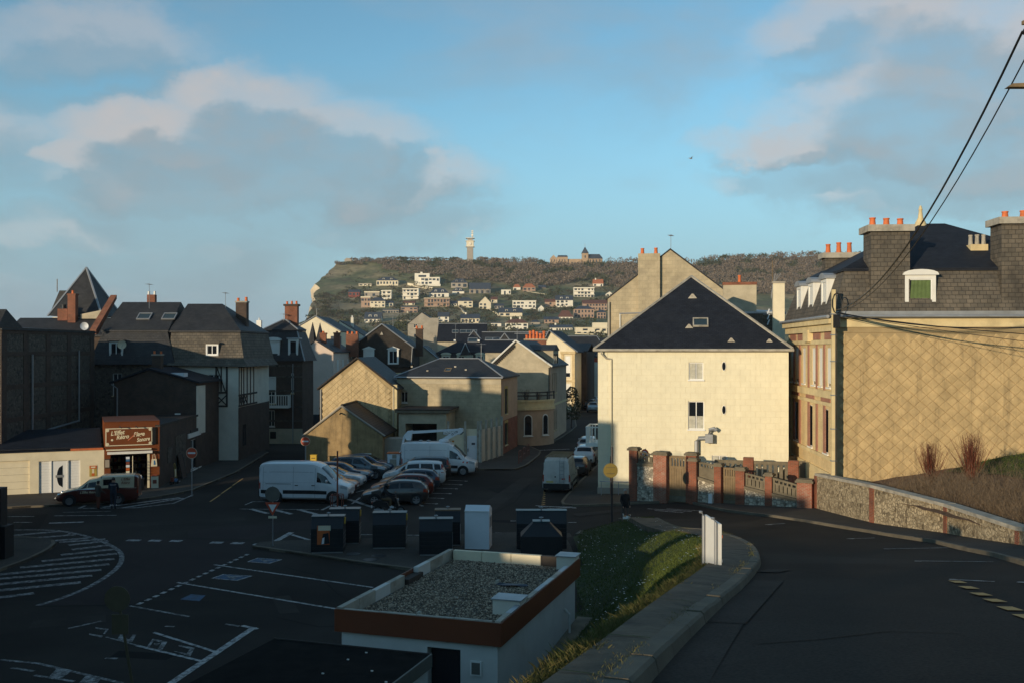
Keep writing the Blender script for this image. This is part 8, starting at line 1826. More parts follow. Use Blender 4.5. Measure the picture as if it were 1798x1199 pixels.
def wheel_meshes(r, w):
 k = (round(r, 3), round(w, 3))
 if k in WHEELM: return WHEELM[k]
 q = MB(); q.lathe([(r * .66, -w / 2), (r * .93, -w / 2), (r, -w * .3), (r, w * .3), (r * .93, w / 2), (r * .66, w / 2)], 22, (0, 0, 0), 'y', False); ty = q.mesh('tyre', M_rubber, 35)
 q = MB(); q.lathe([(r * .66, -w * .45), (r * .66, w * .46), (r * .6, w * .46), (r * .6, w * .2), (.02, w * .2)], 22, (0, 0, 0), 'y'); rm = q.mesh('rim', M_galv, 35)
 q = MB()
 for i in range(5):
  m = Matrix.Rotation(i * 2 * math.pi / 5, 4, 'Y'); b = MB(); b.ext([(-r * .07, -w * .42, r * .06), (r * .07, -w * .42, r * .06), (r * .12, -w * .42, r * .63), (-r * .12, -w * .42, r * .63)], (0, w * .12, 0)); q.add(b, m)
 q.lathe([(r * .16, w * .28), (r * .16, w * .44), (0.02, w * .46)], 10, (0, 0, 0), 'y'); sp = q.mesh('spokes', M_alloy, 30)
 WHEELM[k] = (ty, rm, sp); return WHEELM[k]
class Car:
 def __init__(s, name, label, kind, paint, cat, loc, rz, group='cars parked in the square', scale=1.0, wr=.31, wx=(.80, None), upper=None, upper_z=None):
  s.L, _, s.st = CAR[kind]; s.root = empty(name, loc, rad(rz), label, cat, group); s.root.scale = (scale,) * 3; s.kind = kind
  q = MB(); rows = [s.ring(x) for x in s.xs()]; q.grid(rows, True); n = len(rows[0]); q.f.append(tuple(range(n))); e = len(q.v) - n; q.f.append(tuple(range(len(q.v) - 1, e - 1, -1)))
  s.body = q.build('body', paint, s.root, smooth=42)
  wx0 = wx[0]; wx1 = wx[1] or s.L - .72
  wid = max(t[4] for t in s.st)
  ty, rm, sp = wheel_meshes(wr, .2)
  for x in (wx0, wx1):
   for sg in (1, -1):
    w = inst(ty, 'wheel', s.root, (s.L / 2 - x, sg * -(wid - .12), wr), (0, 0, 0 if sg > 0 else math.pi)); inst(rm, 'rim', w); inst(sp, 'spokes', w)
    q = MB(); ar = wr * 1.2; yo = -sg * (wid + .008); X = s.L / 2 - x
    q.grid([[(X + rr * math.cos(k * math.pi / 12), yy, max(.12, wr + .02 + rr * math.sin(k * math.pi / 12))) for k in range(24)] for rr, yy in ((ar, yo + sg * .06), (ar, yo), (wr * .90, yo))], True); q.build('wheel_arch', M_black, s.body)
    w.location.y = sg * -(wid - .075)
 def xs(s):
  out = []
  for (a, b) in zip(s.st, s.st[1:]):
   out += [a[0], (a[0] + b[0]) / 2]
  return out + [s.st[-1][0]]
 def par(s, x):
  S = s.st; x = max(S[0][0], min(S[-1][0], x))
  for i in range(len(S) - 1):
   if x <= S[i + 1][0] + 1e-9:
    a, b = S[i], S[i + 1]; t = (x - a[0]) / (b[0] - a[0]); p0, p3 = S[max(0, i - 1)], S[min(len(S) - 1, i + 2)]
    out = []
    for k in range(1, 6):
     m0 = (b[k] - p0[k]) / max(.01, b[0] - p0[0]) * (b[0] - a[0]); m1 = (p3[k] - a[k]) / max(.01, p3[0] - a[0]) * (b[0] - a[0])
     v = (2 * t ** 3 - 3 * t ** 2 + 1) * a[k] + (t ** 3 - 2 * t ** 2 + t) * m0 * .6 + (-2 * t ** 3 + 3 * t ** 2) * b[k] + (t ** 3 - t ** 2) * m1 * .6; out.append(v)
    return out
 def half(s, x):
  zb, zt, zr, wb, wr = s.par(x); c = min(1, max(0, (zr - zt) / .4)); X = s.L / 2 - x
  return [Vector((X, 0, zb)), Vector((X, wb * .88, zb)), Vector((X, wb * .985, zb + .10)), Vector((X, wb, zb + (zt - zb) * .58)), Vector((X, wb * .968, zt)), Vector((X, wr, zr - .02 - .05 * c)), Vector((X, wr * .74, zr - .010)), Vector((X, 0, zr))]
 def ring(s, x):
  h = s.half(x); return [Vector((p.x, -p.y, p.z)) for p in h] + [Vector((p.x, p.y, p.z)) for p in h[-2:0:-1]]
 def pt(s, x, t, sg):
  h = s.half(x); i = min(6, int(t)); p = h[i].lerp(h[i + 1], t - i); return Vector((p.x, -sg * p.y, p.z))
 def patch(s, name, mat, x0, x1, t0, t1, sg, off=.010, parent=None, nx=5, nt=4, xa=None, xb=None, smooth=60):
  xa = x0 if xa is None else xa; xb = x1 if xb is None else xb; rows = []
  for i in range(nx + 1):
   r = []
   for j in range(nt + 1):
    f = j / nt; X0, X1 = x0 + (xa - x0) * f, x1 + (xb - x1) * f; r.append(s.pt(X0 + (X1 - X0) * i / nx, t0 + (t1 - t0) * f, sg))
   rows.append(r)
  out = []
  for i, r in enumerate(rows):
   o = []
   for j, p in enumerate(r):
    a = rows[min(i + 1, nx)][j] - rows[max(i - 1, 0)][j]; b = rows[i][min(j + 1, nt)] - rows[i][max(j - 1, 0)]; n = a.cross(b)
    if n.length < 1e-9: n = Vector((0, -sg, .3))
    n.normalize(); c = Vector((p.x * .15, 0, .55)); n = n if n.dot(p - c) > 0 else -n
    o.append(p + n * off)
   out.append(o)
  q = MB(); q.grid(out); return q.build(name, mat, parent or s.root, smooth=smooth)
 def screen(s, name, mat, x0, x1, tmin=5.15, off=.012, parent=None):
  rows = []
  for i in range(6):
   x = x0 + (x1 - x0) * i / 5; ts = [tmin + (7 - tmin) * k / 4 for k in range(5)]
   rows.append([s.pt(x, t, 1) for t in ts] + [s.pt(x, t, -1) for t in ts[-2::-1]])
  d = Vector((1 if x1 > x0 and x0 < s.L / 2 else -1, 0, .8)).normalized() * (off + .006)
  q = MB(); q.grid([[p + d for p in r] for r in rows]); return q.build(name, mat, parent or s.root, smooth=60)
 def box(s, name, mat, x0, x1, y0, y1, z0, z1, parent=None): return MB().box(s.L / 2 - x1, s.L / 2 - x0, y0, y1, z0, z1).build(name, mat, parent or s.root)
 def lamps(s, hx=.16, hx1=.55, th=(3.45, 4.3), rx0=None, rx1=None, tt=(3.2, 4.3), plate=True, grille=True, tail=None):
  z = s.st; L = s.L; rx0 = rx0 or L - .30; rx1 = rx1 or L - .04
  for sg in (1, -1):
   s.patch('headlight', M_lens, hx, hx1, th[0], th[1], sg, .012, nx=3, nt=2); s.patch('tail_light', tail or M_tail, rx0, rx1, tt[0], tt[1], sg, .012, nx=3, nt=2)
   p = s.pt(s.mirx, 4.15, sg); q = MB(); q.lathe([(.02, -.08), (.09, -.05), (.10, .02), (.05, .07)], 8, (p.x, p.y - sg * .10, p.z + .06), 'x'); q.build('mirror', s.body.data.materials[0], s.root, smooth=50)
  w = z[1][4] * .6; zb = z[1][1]
  if grille: s.box('grille', M_black, -.012, .10, -w * .8, w * .8, zb + .10, zb + .24)
  if plate: s.box('number_plate', M_pvc, -.026, -.008, -.26, .26, zb + .22, zb + .33); s.box('number_plate', M_pvc, L - .02, L + .02, -.26, .26, zb + .42, zb + .53)
  s.box('bumper', M_black, .06, .5, -w * 1.1, w * 1.1, zb - .02, zb + .06); s.box('bumper', M_black, L - .25, L + .015, -w * 1.1, w * 1.1, z[-2][1] - .03, z[-2][1] + .08)
M_lens = gl('headlamp_lens', (.40, .43, .45), .1); M_tail = gl('tail_lamp', (.32, .03, .012), .2); M_amber = gl('amber_lamp', (.5, .16, .02), .2)
def passenger(name, label, kind, paint, noseX, D, rz, windows, ws, rw, mirx, wr=.31, wxs=(.80, None), lampk=None, group='cars parked in the square', roofrail=False):
 L = CAR[kind][0]; a = rad(rz); cx = noseX - math.cos(a) * L / 2; cy = D - math.sin(a) * L / 2
 c = Car(name, label, kind, paint, 'car', (cx, cy, gh(cx, cy)), rz, group, 1.0, wr, wxs); c.mirx = mirx
 c.screen('windscreen', M_glassC, ws[0], ws[1]); c.screen('rear_window', M_glassC, rw[0], rw[1])
 for sg in (1, -1):
  for (x0, x1, xa, xb) in windows: c.patch('side_window', M_glassC, x0, x1, 4.14, 4.86, sg, .012, xa=xa, xb=xb)
  for x in (windows[0][1] - .18, windows[-1][0] + .72): p = c.pt(x, 3.75, sg); MB().box(p.x - .08, p.x + .08, p.y - .015, p.y + .015, p.z, p.z + .03).build('door_handle', paint, c.root)
  for x in (windows[0][0] + .02, windows[0][1] + .02, windows[-1][1] - .12 if len(windows) > 1 else windows[0][1] - .3): c.patch('door_seam', M_black, x, x + .014, 2.1, 4.05, sg, .004, nx=1, nt=4)
  c.patch('sill_trim', M_black, .95, L - .95, 1.1, 2.05, sg, .006, nx=3, nt=1)
  if roofrail: MB().tube([c.pt(1.95, 5.25, sg) + Vector((0, 0, .03)), c.pt(2.7, 5.25, sg) + Vector((0, 0, .05)), c.pt(L - .6, 5.25, sg) + Vector((0, 0, .03))], .02, 5).build('roof_rail', M_alloy, c.root)
 c.lamps(**(lampk or {})); return c
WH = [(1.42, 2.28, 1.80, 2.26), (2.36, 3.18, 2.36, 3.05)]
WH3 = WH + [(3.26, 3.62, 3.12, 3.42)]
p_ = lambda n, c, m=.3, r_=.3: car_paint(n, c, m, r_)
C_grey, C_red, C_blue, C_white, C_dark, C_dblue, C_silver, C_suv, C_sky = p_('bronze_grey', (.075, .068, .064), .5), p_('dark_red', (.13, .022, .014), .4), p_('steel_blue', (.055, .072, .095), .5), p_('white', (.62, .63, .63), 0), p_('black_brown', (.025, .023, .023), .3), p_('dark_blue', (.03, .05, .085), .4), p_('silver', (.40, .40, .39), .6), p_('slate_blue', (.07, .085, .10), .5), p_('blue', (.015, .05, .13), .4)
hl_h = dict(hx=.12, hx1=.62, th=(3.5, 4.35), tt=(3.3, 4.1))
SUVW = [(1.55, 2.45, 1.95, 2.43), (2.55, 3.45, 2.55, 3.38), (3.55, 4.0, 3.48, 3.85)]
MINW = [(1.1, 1.55, 1.45, 1.6), (1.65, 2.55, 1.75, 2.53), (2.65, 3.5, 2.65, 3.45), (3.6, 4.05, 3.55, 3.95)]
ESTW = [(1.65, 2.6, 2.08, 2.58), (2.7, 3.6, 2.7, 3.52), (3.7, 4.3, 3.62, 4.1)]
def rowcar(label, kind, paint, tailX, D, W_, ws, rw, mir, rz=183, **k):
 L = CAR[kind][0]; return passenger('parked_car', label, kind, paint, tailX + math.cos(rad(rz)) * L, D + math.sin(rad(rz)) * L * .5 + .0, rz, W_, ws, rw, mir, **k)
rowcar('bronze-grey hatchback parked nose left, nearest of its row', 'hatch', C_grey, -5.15, 61.3, WH, (1.06, 1.74), (3.60, 3.86), 1.45, lampk=hl_h, wr=.33)
rowcar('dark red hatchback parked just behind the bronze-grey one', 'hatch', C_red, -5.05, 64.2, WH3, (1.06, 1.74), (3.60, 3.86), 1.45, lampk=hl_h)
rowcar('steel blue hatchback between the red car and the small white one', 'hatch', C_blue, -4.85, 66.9, WH3, (1.06, 1.74), (3.60, 3.86), 1.45, lampk=hl_h)
rowcar('small tall white car in the right row of the square', 'mini', C_white, -4.65, 69.6, MINW, (.92, 1.72), (4.12, 4.25), 1.2, lampk=dict(hx=.15, hx1=.55, th=(3.5, 4.3), tt=(3.6, 5.0), rx0=4.05, rx1=4.30))
rowcar('black people carrier beside the lift van', 'mini', C_dark, -4.45, 72.4, MINW, (.92, 1.72), (4.12, 4.25), 1.2, lampk=dict(hx=.15, hx1=.55, th=(3.5, 4.3), tt=(3.6, 5.0), rx0=4.05, rx1=4.30))
def rowcarL(label, kind, paint, noseX, D, W_, ws, rw, mir, rz=-5, **k): return passenger('parked_car', label, kind, paint, noseX, D, rz, W_, ws, rw, mir, **k)
rowcarL('dull red car whose bonnet peeps past the long white van', 'hatch', C_red, -10.15, 65.6, WH, (1.06, 1.74), (3.60, 3.86), 1.45, lampk=hl_h)
rowcarL('white car behind the long white van', 'estate', C_white, -10.1, 68.2, ESTW, (1.26, 2.0), (4.33, 4.6), 1.7, lampk=hl_h)
rowcarL('dark blue estate car in the left row', 'estate', C_dblue, -9.95, 70.8, ESTW, (1.26, 2.0), (4.33, 4.6), 1.7, lampk=hl_h)
rowcarL('slate-blue off-roader in the left row', 'suv', C_suv, -9.05, 73.0, SUVW, (1.15, 1.86), (4.03, 4.28), 1.55, lampk=hl_h, wr=.36, roofrail=True)
rowcarL('bright blue estate with roof rails at the back by the brown shed', 'estate', C_sky, -8.9, 75.8, ESTW, (1.26, 2.0), (4.33, 4.6), 1.7, lampk=hl_h, roofrail=True)
def van(name, label, noseX, D, rz, paint, group='vans', scale=1.0, trim=M_black, rear_glass=False):
 L = CAR['van'][0] * scale; a = rad(rz); c = Car(name, label, 'van', paint, 'van', (noseX - math.cos(a) * L / 2, D - math.sin(a) * L / 2, 0), rz, None, scale, .35, (.95, 4.55)); c.mirx = 1.35
 c.screen('windscreen', M_glassC, .86, 1.72, 5.12)
 for sg in (1, -1):
  c.patch('side_window', M_glassC, 1.02, 1.98, 4.02, 4.62, sg, .012, xa=1.42, xb=1.98); c.patch('side_trim', trim, 1.35, 4.1, 2.45, 2.9, sg, .012, nx=6, nt=1); c.patch('side_trim', trim, 5.0, 5.5, 2.45, 2.9, sg, .012, nx=2, nt=1)
  for x in (2.08, 3.45, 5.35): c.patch('door_seam', M_slateH, x, x + .012, 2.0, 4.85, sg, .004, nx=1, nt=6)
  for t_ in (4.55, 3.95): c.patch('panel_crease', M_slateH, 2.2, 5.35, t_, t_ + .012, sg, .004, nx=4, nt=1)
  c.patch('slide_rail', M_black, 3.6, 5.2, 3.72, 3.78, sg, .014, nx=3, nt=1)
  for x in (2.2, 3.25): p = c.pt(x, 3.5, sg); MB().box(p.x - .1, p.x + .1, p.y - .02, p.y + .02, p.z, p.z + .05).build('door_handle', M_black, c.root)
 c.lamps(.10, .50, (3.5, 4.5), 5.52, 5.585, (3.0, 3.9), True, True)
 c.box('front_bumper', M_black, -.02, .32, -.82, .82, .32, .62)
 q = MB(); X = -CAR['van'][0] / 2 - .004
 for y0, y1 in ((-.90, -.008), (.008, .90)): MB().box(X - .02, X, y0, y1, .55, 2.2).build('rear_door', paint, c.root)
 c.box('rear_bumper', M_black, 5.5, 5.66, -.95, .95, .34, .72)
 for y in (-.97, .89): c.box('rear_lamp', M_tail, 5.6, 5.635, y, y + .08, .85, 1.35)
 c.box('rear_handle', M_black, 5.62, 5.66, .03, .12, 1.15, 1.25)
 return c
C_vanW = p_('van_white', (.66, .67, .68), 0, .35); C_vanD = pm('van_dirty_white', (.58, .565, .52), .6, .15, 1.2, .03, dirt=(.32, .29, .24), dscale=1.0, damt=.7, coords='Object')
van('panel_van', 'long white panel van parked side-on, nearest in the left row', -9.95, 62.0, -5, C_vanW)
lv = van('lift_van', 'white lift van with folded boom and hanging basket', -2.65, 75.4, -4, C_vanW)
def lift():
 t = lv.root; z0 = 2.46
 MB().lathe([(.42, 0), (.42, .12), (.3, .2)], 14, (.3, 0, z0)).build('turntable', M_whiteB, t)
 q = MB(); q.ext([(.0, -.12, z0 + .15), (.45, -.12, z0 + .1), (1.75, -.12, z0 + .78), (1.75, -.12, z0 + 1.02), (1.45, -.12, z0 + 1.05)], (0, .24, 0)); bm = q.build('lower_boom', M_whiteB, t); text_mesh('lettering', 'LS 170', .2, M_black, bm, (1.1, -.126, z0 + .67), (rad(90), rad(-28), 0), 0, .002, .004)
 q = MB(); q.ext([(-2.45, -.10, z0 + .58), (1.55, -.10, z0 + .86), (1.5, -.10, z0 + 1.0), (-2.45, -.10, z0 + .78)], (0, .2, 0)); q.build('upper_boom', M_whiteB, t)
 q = MB(); q.ext([(-2.55, -.14, z0 + .1), (-2.25, -.14, z0 + .1), (-2.1, -.14, z0 + .85), (-2.5, -.14, z0 + .8), (-2.8, -.14, z0 + .45)], (0, .28, 0)); q.build('boom_knuckle', M_whiteB, t)
 MB().tube([(-2.75, 0, z0 + .4), (-2.95, 0, z0 - .5), (-3.1, 0, 1.6)], .09, 8).build('jib', M_whiteB, t)
 b = MB(); b.ext([(-3.95, -.38, .28), (-3.12, -.38, .28), (-3.05, -.38, 1.55), (-4.0, -.38, 1.55)], (0, .76, 0)); k = b.build('basket', M_whiteB, t); MB().box(-4.04, -3.02, -.42, .42, 1.55, 1.64).build('basket_rim', M_terra, k); MB().box(-3.8, -3.3, -.392, -.381, .5, 1.15).build('basket_panel', M_greyH, k); MB().box(-3.62, -3.3, -.394, -.381, 1.2, 1.5).build('basket_panel', M_greyH, k)
 MB().box(.9, 1.05, -.12, .12, z0 - .02, z0 + .1).build('beacon', M_amber, t)
 for x in (-1.5, -.9): MB().lathe([(.16, 0), (.16, .12), (.05, .15)], 10, (x, 0, z0 - .02)).build('roof_fan', M_galv, t)
 for i in (0, 1):
  for sg in (1, -1): lv.patch('hazard_stripe', M_red, .62 + i * .28, .74 + i * .28, 3.45, 3.75, sg, .014, nx=1, nt=1, xa=.56 + i * .28, xb=.68 + i * .28)
lift()
dv = van('roof_rack_van', 'dirty white van with roof rack and rear ladder seen from behind', XD(975, 65) + .98, 65 + 5.5, 80, C_vanD, scale=.92)
def ladder():
 t = dv.root; X = -2.83
 for y in (-.55, -.25): MB().tube([(X - .05, y, .75), (X - .06, y, 2.3), (X + .25, y, 2.55)], .022, 6).build('ladder_rail', M_galv, t)
 for i in range(6): MB().tube([(X - .06, -.55, .85 + i * .27), (X - .06, -.25, .85 + i * .27)], .018, 6).build('ladder_rung', M_galv, t)
 for y in (-.8, .8): MB().box(-2.7, 1.0, y - .03, y + .03, 2.5, 2.6).build('rack_rail', M_wood, t)
 for i in range(7): MB().box(-2.7 + i * .6, -2.6 + i * .6, -.8, .8, 2.58, 2.63).build('rack_slat', M_wood, t)
 MB().box(X - .035, X - .02, .2, .72, .78, .90).build('number_plate', pm('plate_yellow', (.55, .45, .15), .5, .1, 3, 0), t); MB().box(X - .03, X - .021, -.62, -.40, 1.0, 1.12).build('sticker', M_red, t)
ladder()
def street_car(label, kind, paint, px, D, rz, W_, ws, rw, mir, **k):
 L = CAR[kind][0]; a = rad(rz); rx, ry = XD(px, D), D   # rear centre
 return passenger('parked_car', label, kind, paint, rx + math.cos(a) * L, ry + math.sin(a) * L, rz, W_, ws, rw, mir, group='cars along the street', **k)
sl_ = dict(hx=.12, hx1=.6, th=(3.5, 4.35), tt=(3.2, 4.4))
street_car('dark grey car tucked between the dirty van and the white off-roader', 'hatch', C_grey, 1010, 73.5, 80, WH, (1.06, 1.74), (3.60, 3.86), 1.45, lampk=sl_)
street_car('white off-roader parked in the street beside the yellow house', 'suv', C_white, 1025, 80.5, 80, SUVW, (1.15, 1.86), (4.03, 4.28), 1.55, lampk=sl_, wr=.36)
street_car('pale blue car ahead of the white off-roader', 'estate', C_silver, 1029, 90, 80, ESTW, (1.26, 2.0), (4.33, 4.6), 1.7, lampk=sl_)
street_car('silver car parked at the far end of the street', 'suv', C_silver, 1041, 148, 80, SUVW, (1.15, 1.86), (4.03, 4.28), 1.55, lampk=sl_)
street_car('dark car with roof box at the far end of the street', 'suv', C_dark, 1034, 156, 80, SUVW, (1.15, 1.86), (4.03, 4.28), 1.55, lampk=sl_)
street_car('white car farthest up the street', 'hatch', C_white, 1041, 168, 80, WH, (1.06, 1.74), (3.60, 3.86), 1.45, lampk=sl_)
C_maroon = p_('maroon', (.10, .022, .016), .1, .3); C_creamc = p_('cream', (.62, .53, .36), 0, .35)
L = 4.45; pv = Vector((XD(100, 60.4), 60.4, 0))
ov = Car('vintage_van', 'vintage small van in cream over maroon parked outside the shop', 'oldvan', C_maroon, 'van', (pv.x + 2.25, pv.y + .75, 0.0), 180 + 14, None, 1.06, .31, (.75, 3.35)); ov.mirx = 1.35
ov.screen('windscreen', M_glassC, 1.2, 1.7, 5.1); 
for sg in (1, -1):
 ov.patch('upper_body', C_creamc, 1.05, 4.22, 4.05, 6.99, sg, .013, nx=26, nt=12); ov.patch('bonnet_panel', C_creamc, .1, 1.12, 4.3, 6.99, sg, .007, nx=8, nt=6)
 ov.patch('side_window', M_glassC, 1.32, 2.2, 4.18, 4.84, sg, .016, xa=1.62, xb=2.15); ov.patch('window_bar', C_creamc, 1.66, 1.70, 4.18, 4.8, sg, .02, nx=1, nt=2, xa=1.72, xb=1.76); ov.patch('side_window', M_glassC, 2.55, 3.2, 4.3, 4.82, sg, .016)
 for x in (1.28, 2.32): ov.patch('door_seam', M_black, x, x + .014, 2.1, 4.05, sg, .004, nx=1, nt=4)
 ov.patch('waist_strip', M_chrome, .5, 4.35, 3.97, 4.04, sg, .014, nx=10, nt=1)
 p = ov.pt(.12, 4.0, sg); MB().lathe([(.02, .06), (.08, .05), (.10, 0), (.07, -.08), (.02, -.12)], 12, (p.x - .03, p.y + sg * .06, p.z + .02), 'x').build('headlight', M_chrome, ov.root, smooth=40)
 ov.patch('tail_light', M_tail, 4.36, 4.44, 3.0, 3.6, sg, .012, nx=1, nt=1)
MB().tube([(2.26, -.7, .42), (2.32, 0, .42), (2.26, .7, .42)], .045, 7).build('front_bumper', M_chrome, ov.root); MB().tube([(-2.24, -.7, .42), (-2.28, 0, .42), (-2.24, .7, .42)], .045, 7).build('rear_bumper', M_chrome, ov.root)
for sg in (1, -1): text_mesh('lettering', "L'Effet Rétro", .17, M_cr, ov.root, ov.pt(1.75, 3.4, sg) + Vector((0, -sg * .02, 0)), (rad(90), 0, 0 if sg > 0 else math.pi), .35, .002, .003); text_mesh('lettering', "L'Effet\nRétro", .2, M_rust, ov.root, ov.pt(3.75, 4.6, sg) + Vector((0, -sg * .06, .02)), (rad(82), 0, 0 if sg > 0 else math.pi), .35, .002, .003)

# ================================================================ scooter with rider
D = 57.0; t = empty('scooter', (XD(683, D), D, 0), rad(4), 'black motor scooter crossing the square, carrying a rider', 'scooter')
ty, rm, sp = wheel_meshes(.26, .12)
for x in (-.62, .66): w = inst(ty, 'wheel', t, (x, 0, .26)); inst(rm, 'rim', w); inst(sp, 'spokes', w)
q = MB(); q.ext([(-.85, -.14, .55), (-.2, -.14, .45), (.15, -.14, .30), (.45, -.14, .32), (.40, -.14, .42), (.05, -.14, .40), (-.12, -.14, .74), (-.75, -.14, .82), (-.95, -.14, .72)], (0, .28, 0)); q.build('body', M_black, t); q = MB(); q.ext([(.42, -.2, .35), (.58, -.2, .4), (.42, -.2, 1.0), (.34, -.2, .98)], (0, .4, 0)); q.build('leg_shield', M_black, t)
MB().box(-.75, -.1, -.13, .13, .78, .86).build('seat', M_rubber, t); MB().tube([(.66, 0, .26), (.50, 0, .8), (.40, 0, 1.05)], .03, 7).build('fork', M_galv, t); MB().tube([(.36, -.33, 1.08), (.42, 0, 1.04), (.36, .33, 1.08)], .02, 7).build('handlebar', M_black, t); MB().ext([(.46, -.18, 1.0), (.46, .18, 1.0), (.36, .14, 1.32), (.36, -.14, 1.32)], (.012, 0, 0)).build('screen', M_glassC, t); MB().box(.48, .56, -.08, .08, .82, .95).build('headlight', M_lens, t); MB().box(-.98, -.92, -.08, .08, .66, .76).build('tail_light', M_tail, t); MB().box(-1.0, -.96, -.09, .09, .42, .56).build('number_plate', M_pvc, t); MB().tube([(-.3, -.17, .3), (-.85, -.17, .34)], .05, 8).build('exhaust', M_galv, t)

# ================================================================ people and the dog
M_skin = pm('skin', (.48, .27, .18), .6, .05, 3, 0, coords='Object'); M_navy = pm('cloth_navy', (.022, .030, .048), .9, .15, 6, .2, coords='Object'); M_blackc = pm('cloth_black', (.012, .012, .014), .9, .15, 6, .2, coords='Object'); M_brownc = pm('cloth_brown', (.13, .085, .045), .9, .15, 6, .2, coords='Object'); M_greyc = pm('cloth_grey_brown', (.075, .062, .052), .9, .25, 9, .2, coords='Object'); M_redc = pm('cloth_rust', (.16, .05, .03), .9, .15, 6, .2, coords='Object'); M_hairG = pm('hair_grey', (.40, .38, .35), .8, .2, 12, .2, coords='Object'); M_hairD = pm('hair_dark', (.02, .015, .012), .7, .2, 12, .2, coords='Object'); M_shoeW = pm('shoe_white', (.62, .66, .70), .6, .05, 4, 0, coords='Object')
def skinned(verts, edges, radii, root=0, sub=2):
 me = bpy.data.meshes.new('tmp'); me.from_pydata(verts, edges, []); ob = bpy.data.objects.new('tmp', me); COL.objects.link(ob)
 ob.modifiers.new('s', 'SKIN'); sv = me.skin_vertices[0].data
 for i, r in enumerate(radii): sv[i].radius = r if isinstance(r, tuple) else (r, r)
 for i in range(len(verts)): sv[i].use_root = i == root
 m = ob.modifiers.new('d', 'SUBSURF'); m.levels = sub; m.render_levels = sub
 dg = bpy.context.evaluated_depsgraph_get(); out = bpy.data.meshes.new_from_object(ob.evaluated_get(dg)); bpy.data.objects.remove(ob); return out
def person(name, label, loc, rz, J, zones, hair=None, hairlen=.5, group=None, hat=None, scale=1.0):
 names = list(J); idx = {n: i for i, n in enumerate(names)}
 V = [J[n][0] for n in names]; Rr_ = [J[n][1] for n in names]
 E_ = [('pelvis', 'waist'), ('waist', 'chest'), ('chest', 'neck'), ('neck', 'head'), ('head', 'crown')]
 for s in 'LR':
  E_ += [('chest', 'sho' + s), ('sho' + s, 'elb' + s), ('elb' + s, 'wri' + s), ('wri' + s, 'palm' + s), ('pelvis', 'hip' + s), ('hip' + s, 'knee' + s), ('knee' + s, 'ank' + s), ('ank' + s, 'toe' + s)]
  base = Vector(J['palm' + s][0]); d = (base - Vector(J['wri' + s][0])).normalized(); side = d.cross(Vector((0, 0, 1))); side = side.normalized() if side.length > .1 else Vector((0, 1, 0))
  for k in range(4):
   ln = (.075, .085, .08, .065)[k]; o = side * (-.03 + .02 * k); n1, n2 = 'f%s%da' % (s, k), 'f%s%db' % (s, k)
   for nm, f in ((n1, .5), (n2, 1.0)): idx[nm] = len(V); V.append(tuple(base + o + d * (.03 + ln * f) + side.cross(d) * .012 * f)); Rr_.append(.0095)
   E_ += [('palm' + s, n1), (n1, n2)]
  idx['th' + s] = len(V); V.append(tuple(base - side * .055 + d * .02)); Rr_.append(.011); E_.append(('palm' + s, 'th' + s))
 me = skinned(V, [(idx[a], idx[b]) for a, b in E_], Rr_, idx['pelvis'])
 me.name = 'body'; me.materials.clear()
 for m in zones[0]: me.materials.append(m)
 for p in me.polygons: p.material_index = zones[1](p.center); p.use_smooth = True
 t = empty(name, loc, rad(rz), label, 'person', group); t.scale = (scale,) * 3
 o = bpy.data.objects.new('body', me); COL.objects.link(o); o.parent = t
 h = Vector(J['head'][0]); f = Vector((1, 0, 0))
 q = MB(); q.lathe([(.002, .035), (.012, .012), (.016, -.012), (.004, -.02)], 7, (h.x + .098, h.y, h.z - .005)); q.build('nose', M_skin, t, smooth=60)
 for sy in (-.034, .034):
  q = MB(); q.lathe([(.001, -.009), (.009, 0), (.001, .009)], 8, (h.x + .088, h.y + sy, h.z + .025)); q.build('eye', M_blackc, t); q = MB(); q.lathe([(.002, -.03), (.018, 0), (.002, .03)], 7, (h.x - .0, h.y + sy * 2.65, h.z)); q.build('ear', M_skin, t, smooth=60)
 MB().box(h.x + .085, h.x + .093, h.y - .025, h.y + .025, h.z - .052, h.z - .044).build('mouth', M_redc, t)
 if hair is not None:
  q = MB(); rows = []
  for i in range(7):
   a = math.pi / 2 * i / 6 * (1 + hairlen * .5); rr = .112 * math.sin(a) + .001; zz = .118 * math.cos(a)
   rows.append([(h.x - .012 + rr * math.cos(k * math.pi / 8) * (.86 if math.cos(k * math.pi / 8) > 0 and i > 3 else 1) - (.03 if i > 3 and math.cos(k * math.pi / 8) > .3 else 0), h.y + rr * .86 * math.sin(k * math.pi / 8), h.z + .035 + zz) for k in range(16)])
  q.grid(rows, True); q.f.append(tuple(range(16))); q.build('hair', hair, t, smooth=60)
 if hat is not None:
  q = MB(); q.lathe([(.148, -.16), (.155, -.02), (.145, .08), (.10, .155), (.01, .18)], 14, (h.x - .005, h.y, h.z + .03)); q.build('helmet', hat, t, smooth=60); q = MB(); q.lathe([(.157, -.05), (.157, .06)], 14, (h.x + .012, h.y, h.z + .03)); q.build('visor', M_glassC, t, smooth=60)
 return t
